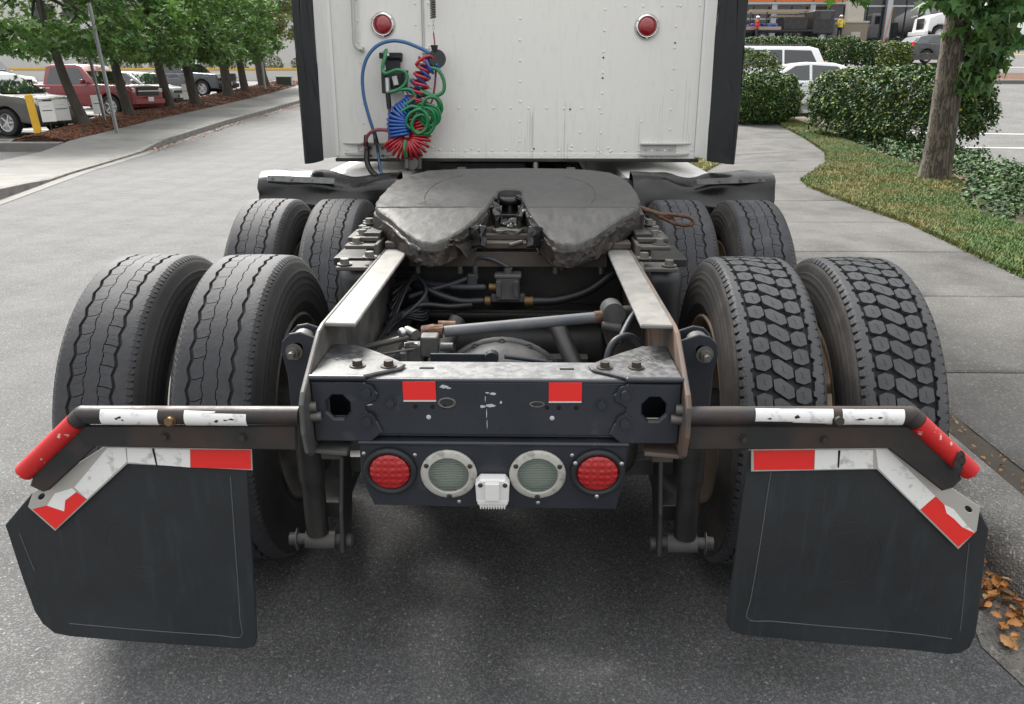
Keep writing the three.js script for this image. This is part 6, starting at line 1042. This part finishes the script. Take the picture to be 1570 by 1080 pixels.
car({ name: 'minivan', label: 'white minivan with roof rails behind the white sedan', cat: 'minivan', x: 7.25, z: -26.4, turn: Math.PI + 0.05, L: 5.1, W: 1.98, H: 1.76, belt: 1.08, fx: 1.5, rx: -1.5, R: 0.35, gc: 0.2, lampY: 0.8, tailH: 0.4, tailY: 1.1, boxy: true, m: carPaint(0.72, 0.73, 0.74, 0.0), top: [[2.52, 0.45], [2.5, 0.8], [2.2, 0.95], [1.6, 1.08], [-2.45, 1.1], [-2.52, 0.6]], gh: [[1.75, 1.04], [0.7, 1.66], [0.3, 1.76], [-1.9, 1.75], [-2.2, 1.68], [-2.5, 1.06]], ws: [[1.65, 1.1], [0.75, 1.64]], rw: [[-2.48, 1.15], [-2.24, 1.62]], win: [[[1.1, 1.12], [0.55, 1.6], [0.1, 1.64], [0.1, 1.12]], [[0.02, 1.12], [0.02, 1.64], [-1.0, 1.64], [-1.0, 1.12]], [[-1.07, 1.12], [-1.07, 1.64], [-1.95, 1.62], [-2.2, 1.12]]], doors: [1.0, 0.06, -1.03], handles: [0.2, -0.1], rails: [-1.8, 0.2] });
car({ name: 'sedan', label: 'white sedan parked behind the large boxy hedge', cat: 'car', x: 7.9, z: -22.7, turn: Math.PI + 0.04, L: 4.6, W: 1.8, H: 1.47, belt: 0.95, fx: 1.35, rx: -1.35, R: 0.32, gc: 0.18, lampY: 0.7, m: carPaint(0.72, 0.74, 0.76, 0.0), top: [[2.26, 0.4], [2.26, 0.66], [2.05, 0.8], [1.1, 0.95], [-1.7, 0.99], [-2.2, 0.95], [-2.28, 0.5]], gh: [[1.25, 0.92], [0.4, 1.4], [0, 1.47], [-0.8, 1.45], [-1.1, 1.38], [-1.9, 0.95]], ws: [[1.16, 0.98], [0.44, 1.38]], rw: [[-1.85, 1.0], [-1.14, 1.37]], win: [[[0.95, 0.98], [0.3, 1.36], [-0.1, 1.39], [-0.1, 0.98]], [[-0.18, 0.98], [-0.18, 1.39], [-0.9, 1.35], [-1.4, 1.0]]], doors: [0.95, -0.14, -1.1], handles: [0.05, -0.9], grille: [0.8, 0.1, 0.68] });
car({ name: 'hatchback', label: 'dark grey hatchback driving past the red mulch island', cat: 'car', x: 22.6, z: -45.2, turn: 0.12, L: 4.35, W: 1.82, H: 1.48, belt: 0.98, fx: 1.3, rx: -1.33, R: 0.33, gc: 0.18, lampY: 0.72, tailH: 0.3, tailY: 0.95, m: carPaint(0.07, 0.075, 0.08, 0.4), top: [[2.13, 0.4], [2.13, 0.66], [1.95, 0.82], [1.1, 0.96], [-1.9, 1.02], [-2.12, 0.95], [-2.16, 0.5]], gh: [[1.25, 0.92], [0.45, 1.38], [0.05, 1.48], [-1.2, 1.45], [-1.7, 1.36], [-2.1, 0.98]], ws: [[1.16, 0.98], [0.48, 1.36]], rw: [[-2.08, 1.04], [-1.76, 1.33]], win: [[[0.95, 1.0], [0.35, 1.38], [-0.1, 1.4], [-0.1, 1.0]], [[-0.18, 1.0], [-0.18, 1.4], [-1.0, 1.36], [-1.35, 1.04]]], doors: [0.95, -0.14, -1.2], handles: [0.05, -0.95] });
car({ ...PICK, name: 'work_van', label: 'white utility pickup passing in front of the concrete mixer', cat: 'pickup', x: 34.6, z: -57.5, turn: 0.12, m: carPaint(0.74, 0.75, 0.75, 0.0), H: 2.0, L: 5.5, gh: [[1.25, 1.08], [0.7, 1.9], [0.45, 2.0], [-2.5, 2.0], [-2.6, 1.9], [-2.62, 1.08]], ws: [[1.16, 1.16], [0.72, 1.88]], win: [[[0.92, 1.14], [0.52, 1.84], [0.02, 1.88], [0.0, 1.14]]], bed: null, rw: null, doors: [0.95, -0.04], handles: [0.12] });
// concrete mixer with a long bonnet
{
  const x = 31.2, z = -61.5, t = thing('mixer_truck', 'white concrete mixer truck with a red stripe in front of the glass shopfront', 'truck', [x, G(x, z) - 0.05 + 0.25, z], Math.PI + 0.1);
  const wp = carPaint(0.74, 0.74, 0.74, 0);
  part('bonnet', toCreasedNormals(new THREE.ExtrudeGeometry(shapeOf([[1.0, 0.9], [1.0, 2.0], [2.2, 1.85], [2.75, 1.6], [2.85, 0.7], [2.5, 0.62], [2.42, 0.95], [2.1, 1.12], [1.75, 1.12], [1.45, 0.95], [1.35, 0.62]]), { depth: 1.9, bevelEnabled: true, bevelSize: 0.1, bevelThickness: 0.12, bevelOffset: -0.1, bevelSegments: 3 }).translate(0, 0, -0.95), 0.7), wp, t);
  part('cab', bx(1.7, 2.1, 2.2, 0.15, 1.85, 0, 0, 0, 0, 0.12), wp, t);
  for (const s of [-1, 1]) { part('side_window', bx(0.9, 0.65, 0.02, 0.3, 2.35, 1.105 * s), M.carGlass, t); part('red_stripe', bx(1.5, 0.12, 0.012, 1.9, 1.45, 0.962 * s, 0, 0, -0.12), M.red, t); }
  part('windscreen', bx(0.02, 0.7, 1.9, 1.005, 2.4, 0), M.carGlass, t); part('grille', bx(0.05, 0.75, 1.0, 2.83, 1.2, 0), M.chrome, t); part('bumper', bx(0.25, 0.3, 2.3, 2.95, 0.55, 0, 0, 0, 0, 0.05), wp, t);
  part('chassis', bx(9, 0.25, 0.9, -2.6, 0.8, 0), M.trim, t);
  part('drum', lathe([[0, -2.3], [0.8, -2.2], [1.25, -0.9], [1.3, 0.4], [0.9, 1.9], [0.55, 2.5], [0, 2.5]], 36).rotateZ(Math.PI / 2 - 0.22).translate(-3.6, 2.3, 0), wp, t);
  part('pedestal', bx(0.4, 1.3, 1.4, -1.2, 1.5, 0), M.grey, t);
  for (const cx of [1.92, -3.6, -5.0]) for (const s of [-1, 1]) { const w = sub('wheel', t, [cx, 0.5, s * 0.95]); if (s < 0) w.rotation.y = Math.PI; part('tyre', wheelTyre(0.5, 0.3), M.tyre, w); part('rim', wheelRim(0.5, 0.3, 8), M.plateW, w); }
}
// dark flatbed with a load of timber
{
  const x = 18.9, z = -62.5, t = thing('flatbed_truck', 'dark flatbed truck loaded with long timber and a blue tarpaulin', 'truck', [x, G(x, z) - 0.02, z], 0.03);
  const wood = std({ map: ctex(128, 1, (u, v) => { const c = 0.24 + 0.1 * fb(u, v * 4, 6, 3, 4); return [c * 1.2, c, c * 0.72]; }), roughness: 0.8 });
  part('bed', bx(5.0, 0.14, 2.1, -0.6, 0.95, 0), M.trim, t); part('tool_box', bx(1.7, 0.85, 2.05, 0.55, 1.45, 0, 0, 0, 0, 0.03), M.black, t);
  each('rack_post', [-2.8, -1.6, 1.2].flatMap((px) => [-0.98, 0.98].map((pz) => bx(0.08, 1.2, 0.08, px, 1.6, pz))), M.boltRust, t);
  for (let i = 0; i < 4; i++) part('timber', bx(4.4, 0.09, 0.2, -0.9 + 0.1 * i, 2.24 + 0.09 * (i % 2), -0.9 + 0.55 * i), wood, t);
  for (let i = 0; i < 3; i++) part('timber', bx(2.2, 0.12, 0.22, 0.2, 1.95, -0.6 + 0.5 * i), wood, t);
  part('tarpaulin', jitter(tess(bx(2.0, 0.35, 1.8, -1.7, 1.25, 0, 0, 0, 0, 0.1), 0.2, 4), 0.06, 3), std({ color: col(0.05, 0.09, 0.32), roughness: 0.5 }), t);
  part('side_board', bx(2.6, 0.22, 0.06, -1.8, 1.1, 1.03), std({ color: col(0.36, 0.27, 0.22), roughness: 0.7 }), t);
  part('cab', bx(1.6, 1.7, 2.0, 2.6, 1.5, 0, 0, 0, 0, 0.15), M.black, t); part('side_window', [bx(0.8, 0.5, 2.02, 2.7, 1.95, 0)], M.carGlass, t);
  for (const cx of [2.6, -1.8]) for (const s of [-1, 1]) { const w = sub('wheel', t, [cx, 0.42, s * 0.92]); if (s < 0) w.rotation.y = Math.PI; part('tyre', wheelTyre(0.42, 0.26), M.tyre, w); part('rim', wheelRim(0.42, 0.26, 6), M.alloy, w); }
}
// ---------------------------------------------------------------- people by the flatbed
function person(label, pos, turn, cloth, vest, trousers, hat) {
  const t = thing('person', label, 'person', pos, turn), skin = std({ color: col(0.36, 0.2, 0.13), roughness: 0.7 });
  const bones = [[[0, 0.95, 0], [0, 1.18, 0.0], 0.15, 0.145], [[0, 1.18, 0], [0, 1.38, 0], 0.15, 0.165], [[0, 1.38, 0], [0, 1.54, 0.01], 0.12, 0.055], [[0, 1.60, 0.02], [0, 1.70, 0.02], 0.085, 0.095]];
  for (const s of [-1, 1]) bones.push([[0.19 * s, 1.40, 0], [0.27 * s, 1.14, 0.02], 0.062, 0.05], [[0.27 * s, 1.14, 0.02], [0.22 * s, 0.93, 0.18], 0.05, 0.036], [[0.22 * s, 0.93, 0.18], [0.20 * s, 0.89, 0.25], 0.036, 0.03], [[0.09 * s, 0.93, 0], [0.11 * s, 0.50, 0.02], 0.095, 0.065], [[0.11 * s, 0.50, 0.02], [0.12 * s, 0.09, -0.02], 0.065, 0.045], [[0.12 * s, 0.06, -0.02], [0.13 * s, 0.04, 0.15], 0.05, 0.04]);
  const N = 64, mc = new MarchingCubes(N, M.trim, false, false, 60000); mc.isolation = 0; mc.reset();
  const cap = (p, [a, b, ra, rb]) => { const A = V(...a), B = V(...b), d = B.clone().sub(A), h = clamp(p.clone().sub(A).dot(d) / d.lengthSq()); return p.distanceTo(A.addScaledVector(d, h)) - lerp(ra, rb, h); };
  const S = 0.95, P = V();
  for (let k = 0; k < N; k++) for (let j = 0; j < N; j++) for (let i = 0; i < N; i++) { P.set((i / N * 2 - 1) * S, (j / N * 2 - 1) * S + 0.88, (k / N * 2 - 1) * S); let m = 9; for (const b of bones) { const d = cap(P, b), h = Math.max(0.05 - Math.abs(m - d), 0) / 0.05; m = Math.min(m, d) - h * h * 0.0125; } mc.field[k * N * N + j * N + i] = -m; }
  mc.update();
  const n = mc.count ?? mc.geometry.drawRange.count, pos2 = mc.positionArray.slice(0, n * 3), cl = new Float32Array(n * 3);
  for (let i = 0; i < n; i++) { pos2[i * 3] *= S; pos2[i * 3 + 1] = pos2[i * 3 + 1] * S + 0.88; pos2[i * 3 + 2] *= S; const y = pos2[i * 3 + 1], x = Math.abs(pos2[i * 3]), c = y > 1.5 ? [0.36, 0.2, 0.13] : y < 0.1 ? [0.04, 0.03, 0.02] : y < 0.95 && x < 0.2 && pos2[i * 3 + 2] < 0.2 ? trousers : y < 0.98 && x > 0.16 ? [0.36, 0.2, 0.13] : cloth; cl.set(c, i * 3); }
  const g = new THREE.BufferGeometry(); g.setAttribute('position', new THREE.BufferAttribute(pos2, 3)); g.setAttribute('color', new THREE.BufferAttribute(cl, 3)); g.computeVertexNormals();
  raw('body', g, std({ vertexColors: true, roughness: 0.8 }), t);
  if (vest) { part('vest', lathe([[0.165, 0.93], [0.175, 1.1], [0.182, 1.3], [0.15, 1.43], [0.08, 1.47]], 24).scale(1.12, 1, 0.92), std({ color: col(...vest), roughness: 0.7, side: THREE.DoubleSide }), t); part('reflective_band', [lathe([[0.181, 1.12], [0.184, 1.17]], 24).scale(1.12, 1, 0.92)], M.chip, t); }
  if (hat) part('hard_hat', [new THREE.SphereGeometry(0.125, 20, 10, 0, 6.2832, 0, 1.6).scale(1, 0.85, 1.12).translate(0, 1.70, 0.02), new THREE.CylinderGeometry(0.15, 0.155, 0.015, 20).translate(0, 1.695, 0.035)], std({ color: col(...hat), roughness: 0.4 }), t);
  return t;
}
person('person in yellow safety vest and white hard hat beside the stone pillar', [23.25, G(23.25, -63) + 0.25, -63], 2.6, [0.55, 0.4, 0.05], [0.75, 0.62, 0.04], [0.03, 0.035, 0.06], [0.8, 0.8, 0.78]);
person('person in red top and white hard hat at the back of the flatbed', [16.55, G(16.55, -61) + 0.2, -61.0], 1.2, [0.5, 0.03, 0.03], null, [0.04, 0.04, 0.06], [0.8, 0.8, 0.78]);
// ---------------------------------------------------------------- shopfront across the street
{
  const z = -68, y = G(24, -68) - 0.15, b = thing('shop_building', 'low shop building with orange panels and a tall glass front', 'building', [0, y, z]);
  const cream = std({ color: col(0.46, 0.42, 0.36), roughness: 0.8 }), alu = std({ color: col(0.42, 0.44, 0.47), roughness: 0.4, metalness: 0.5 }), or = std({ map: ctex(256, 1.5, (u, v) => { const c = 1 - 0.12 * fb(u, v, 6, 4, 3); return [0.62 * c, 0.17 * c, 0.025 * c]; }), roughness: 0.6 }), gl = phys({ color: col(0.018, 0.022, 0.024), roughness: 0.05, clearcoat: 1 });
  part('wall', [bx(70, 9, 8, 44, 4.5, -5.2, 0, 0, 0, 0.02)], cream, b);
  part('plinth', bx(66, 0.3, 1.4, 43, 0.15, -0.3), M.concrete[0], b);
  const cols = []; for (let x = 10.5; x < 64; x += 3.05) cols.push(x);
  cols.forEach((x, i) => {
    part('column', bx(0.42, i < 5 ? 2.95 : 6.5, 0.36, x, i < 5 ? 1.62 : 3.4, -0.2), alu, b);
    if (i === cols.length - 1) return;
    for (const [y0, y1] of i < 5 ? [[0.35, 1.95], [2.07, 2.95]] : [[0.35, 2.9], [3.02, 5.6]]) for (const k of [0, 1]) part('glass_pane', bx(1.28, y1 - y0, 0.03, x + 0.86 + k * 1.34, (y0 + y1) / 2, -0.62), gl, b);
    part('transom', [bx(2.63, 0.12, 0.12, x + 1.525, i < 5 ? 2.01 : 2.96, -0.58), bx(2.63, 0.1, 0.12, x + 1.525, 0.33, -0.58)], alu, b);
    part('mullion', bx(0.06, i < 5 ? 2.6 : 5.3, 0.1, x + 1.53, i < 5 ? 1.65 : 3.0, -0.57), M.trim, b);
    if (i < 5) { part('orange_panel', bx(2.9, 1.9, 0.1, x + 1.525, 4.2, -0.15, 0, 0, 0, 0.01), or, b); }
  });
  part('fascia', bx(15.4, 0.16, 0.5, 18.1, 3.14, -0.2), alu, b);
  const p = thing('stone_pillar', 'stone pillar on a broad tan block in front of the shop', 'pillar', [24.6, G(24.6, -64) - 0.1, -64.4]);
  part('shaft', bx(1.15, 5, 0.9, 0.1, 3.3, 0, 0, 0, 0, 0.02), cream, p); part('block', bx(1.95, 1.55, 1.3, 0, 0.8, 0.1, 0, 0, 0, 0.02), std({ color: col(0.24, 0.20, 0.16), roughness: 0.9 }), p); part('cap', bx(2.05, 0.12, 1.4, 0, 1.63, 0.1), cream, p); part('plaque', bx(0.7, 0.35, 0.03, 0.1, 0.75, 0.77), cream, p);
  [26.6, 28.3, 29.4, 30.6].forEach((x) => tuftPlant('planter_shrub', 'small dark shrub at the foot of the shop window', x, -66.0, 0.45, 120, [0.02, 0.035, 0.014], 'shrubs below the shop window'));
  const lp = thing('leaning_pole', 'thin orange pole leaning in front of the stone pillar', 'pole', [26.2, G(26.2, -62), -62]); part('shaft', rod([0, 0, 0], [0.35, 2.6, 0], 0.05, 8), std({ color: col(0.45, 0.2, 0.07), roughness: 0.7 }), lp); part('foot', bx(0.3, 0.05, 0.3, 0, 0.02, 0), M.trim, lp);
}
// red mulch island, its rail and kerb
struct(raw('mulch_island', sheet((z) => 18.6 + (z + 36) * 0.1, () => 44, steps(-33.4, -38, 20), 30, (x, z) => 0.02 + 0.03 * N3(x, 3, z)), M.mulch));
{ const k = struct(sub('island_kerb', scene)); for (let x = 18.4, i = 0; x < 44; x += 2.6, i++) part('kerb_stone', slab(x, x + 2.6, x, x + 2.6, -33.2, -33.4, 0.08, 0.2, 0.004), M.concrete[i % 3], k); }
{ const x = 19.7, z = -41.0, r = thing('low_rail', 'low wooden rail on two posts beside the bright square hedge', 'rail', [x, G(x, z), z], 0.05); part('beam', bx(2.6, 0.3, 0.12, 0, 0.55, 0, 0, 0, 0, 0.01), M.dusty, r); for (const s of [-1, 1]) part('post', bx(0.14, 0.6, 0.14, s * 0.95, 0.28, -0.03), M.black, r); }
// ---------------------------------------------------------------- left side: posts, signs, wall
M.galv = std({ color: col(0.30, 0.31, 0.31), roughness: 0.45, metalness: 0.5 });
const grav = 0.05;
function post(name, label, x, z, h, r, m, lean, cap) { const t = thing(name, label, name === 'bollard' ? 'bollard' : 'post', [x, G(x, z) + 0.1, z], 0, name === 'bollard' ? 'yellow bollards in the left car park' : undefined); t.rotation.z = lean; part('shaft', [name === 'sign_post' ? [bx(r, h, 0.008, 0, h / 2, 0, 0, 0, 0, 0), bx(0.008, h, r * 0.7, r / 2, h / 2, r * 0.3, 0, 0, 0, 0), bx(0.008, h, r * 0.7, -r / 2, h / 2, r * 0.3, 0, 0, 0, 0)] : new THREE.CylinderGeometry(r, r, h, 20).translate(0, h / 2, 0)], m, t); if (cap) part('cap', new THREE.SphereGeometry(r, 20, 8, 0, 6.2832, 0, 1.571).scale(1, 0.5, 1).translate(0, h, 0), m, t); return t; }
post('bollard', 'yellow steel bollard in front of the grey brown SUV', -12.2, -18.15, 1.02, 0.09, M.yellowPaint, 0.09, true);
post('bollard', 'yellow steel bollard near the low wall with yellow coping', -18.7, -52.9, 1.35, 0.1, M.yellowPaint, 0.04, true);
post('sign_post', 'tall grey sign post at the sidewalk edge, leaning left', -10.75, -19.25, 3.2, 0.07, M.galv, 0.07);
const sp2 = post('sign_post', 'grey sign post with a small board, beside the leaning tree', -12.45, -22.06, 2.4, 0.07, M.galv, 0.09); part('board', bx(0.3, 0.4, 0.01, 0, 2.15, 0.03), M.galv, sp2);
post('lamp_post', 'slim grey lamp post beside the thick street tree', -13.9, -42.2, 5, 0.05, M.galv, 0.035, true);
function stallSign(x, z, label, turn, w = 0.34, h = 0.52) {
  const t = thing('stall_sign', label, 'sign', [x, G(x, z) + 0.02, z], turn, 'white parking stall signs'); t.rotation.z = grav;
  part('stake', rod([0, 0, 0], [0, 0.8, 0], 0.016, 8), M.trim, t); const b = part('board', bx(w, h, 0.014, 0, 0.63, 0.02), M.whitePlastic, t);
  part('printed_line', bx(w * 0.72, 0.022, 0.002, 0, 0.66, 0.0282, 0, 0, 0, 0), M.trim, b); part('printed_line', bx(w * 0.5, 0.01, 0.002, 0, 0.77, 0.0282, 0, 0, 0, 0), M.chip, b);
}
stallSign(-12.74, -19.7, 'white stall sign close behind the yellow bollard', 0.45);
stallSign(-12.8, -20.5, 'white stall sign between the bollard and the leaning tree', 0.45, 0.38, 0.56);
stallSign(-13.18, -23.2, 'white stall sign beside the grey post with a small board', 0.9, 0.34, 0.56);
stallSign(-13.55, -28.2, 'narrow white stall sign before the red pickup grille', 1.15, 0.34, 0.56);
stallSign(-13.9, -31.7, 'narrow white stall sign beside the silver sedan', 1.15, 0.3, 0.6);
{
  const x = -14.3, z = -47.2, t = thing('utility_box', 'dark green utility cabinet at the end of the mulch bed', 'utility box', [x, G(x, z) + 0.1, z], 0.15);
  const gr = std({ color: col(0.03, 0.045, 0.035), roughness: 0.6 }), gl = std({ color: col(0.28, 0.32, 0.28), roughness: 0.6 });
  part('cabinet', bx(0.85, 0.5, 0.7, 0, 0.27, 0, 0, 0, 0, 0.02), gr, t); part('lid', bx(0.9, 0.06, 0.76, 0, 0.54, 0, 0, 0, 0, 0.02), gl, t); part('side_panel', bx(0.02, 0.46, 0.66, 0.435, 0.27, 0), gl, t);
  const w = thing('low_wall', 'low white wall with a yellow painted coping behind the car park', 'wall', [-24, G(-24, -57) - 0.1, -57.5], 0.02);
  const ww = std({ color: col(0.6, 0.59, 0.56), roughness: 0.9 });
  part('wall', bx(32, 0.75, 0.25, 0, 0.37, 0, 0, 0, 0, 0.01), ww, w); part('coping', bx(32, 0.15, 0.3, 0, 0.825, 0, 0, 0, 0, 0.01), M.yellowPaint, w);
  for (let i = 0; i < 9; i++) hedge('round dark shrub above the low wall with yellow coping', -32 + i * 2.6, -60, 1.9, 1.3, 1.5, 0, 1500, [0.035, 0.06, 0.018], 'shrubs above the low wall', { leaf: 0.13, round: 2.4 });
  const b = thing('pale_building', 'long pale building behind the street trees', 'building', [-44, G(-40, -80) - 0.2, -84]);
  const pw = std({ map: ctex(256, 3, (u, v) => { const c = 0.60 + 0.05 * (fb(u, v, 8, 4, 3) - 0.5); return [c, c * 0.98, c * 0.93]; }), roughness: 0.9 });
  part('wall', bx(70, 9, 10, 0, 4.5, -4, 0, 0, 0, 0.02), pw, b); part('parapet', bx(70.4, 0.4, 10.4, 0, 9.1, -4), M.concrete[0], b);
  for (let i = 0; i < 12; i++) { const w2 = part('window', bx(2.2, 1.3, 0.06, 8 + i * 3 - 12, 5.6, 1.02), M.carGlass, b); part('sill', bx(2.4, 0.1, 0.2, 8 + i * 3 - 12, 4.88, 1.06), M.concrete[2], w2); }
}
renderer.render(scene, camera);
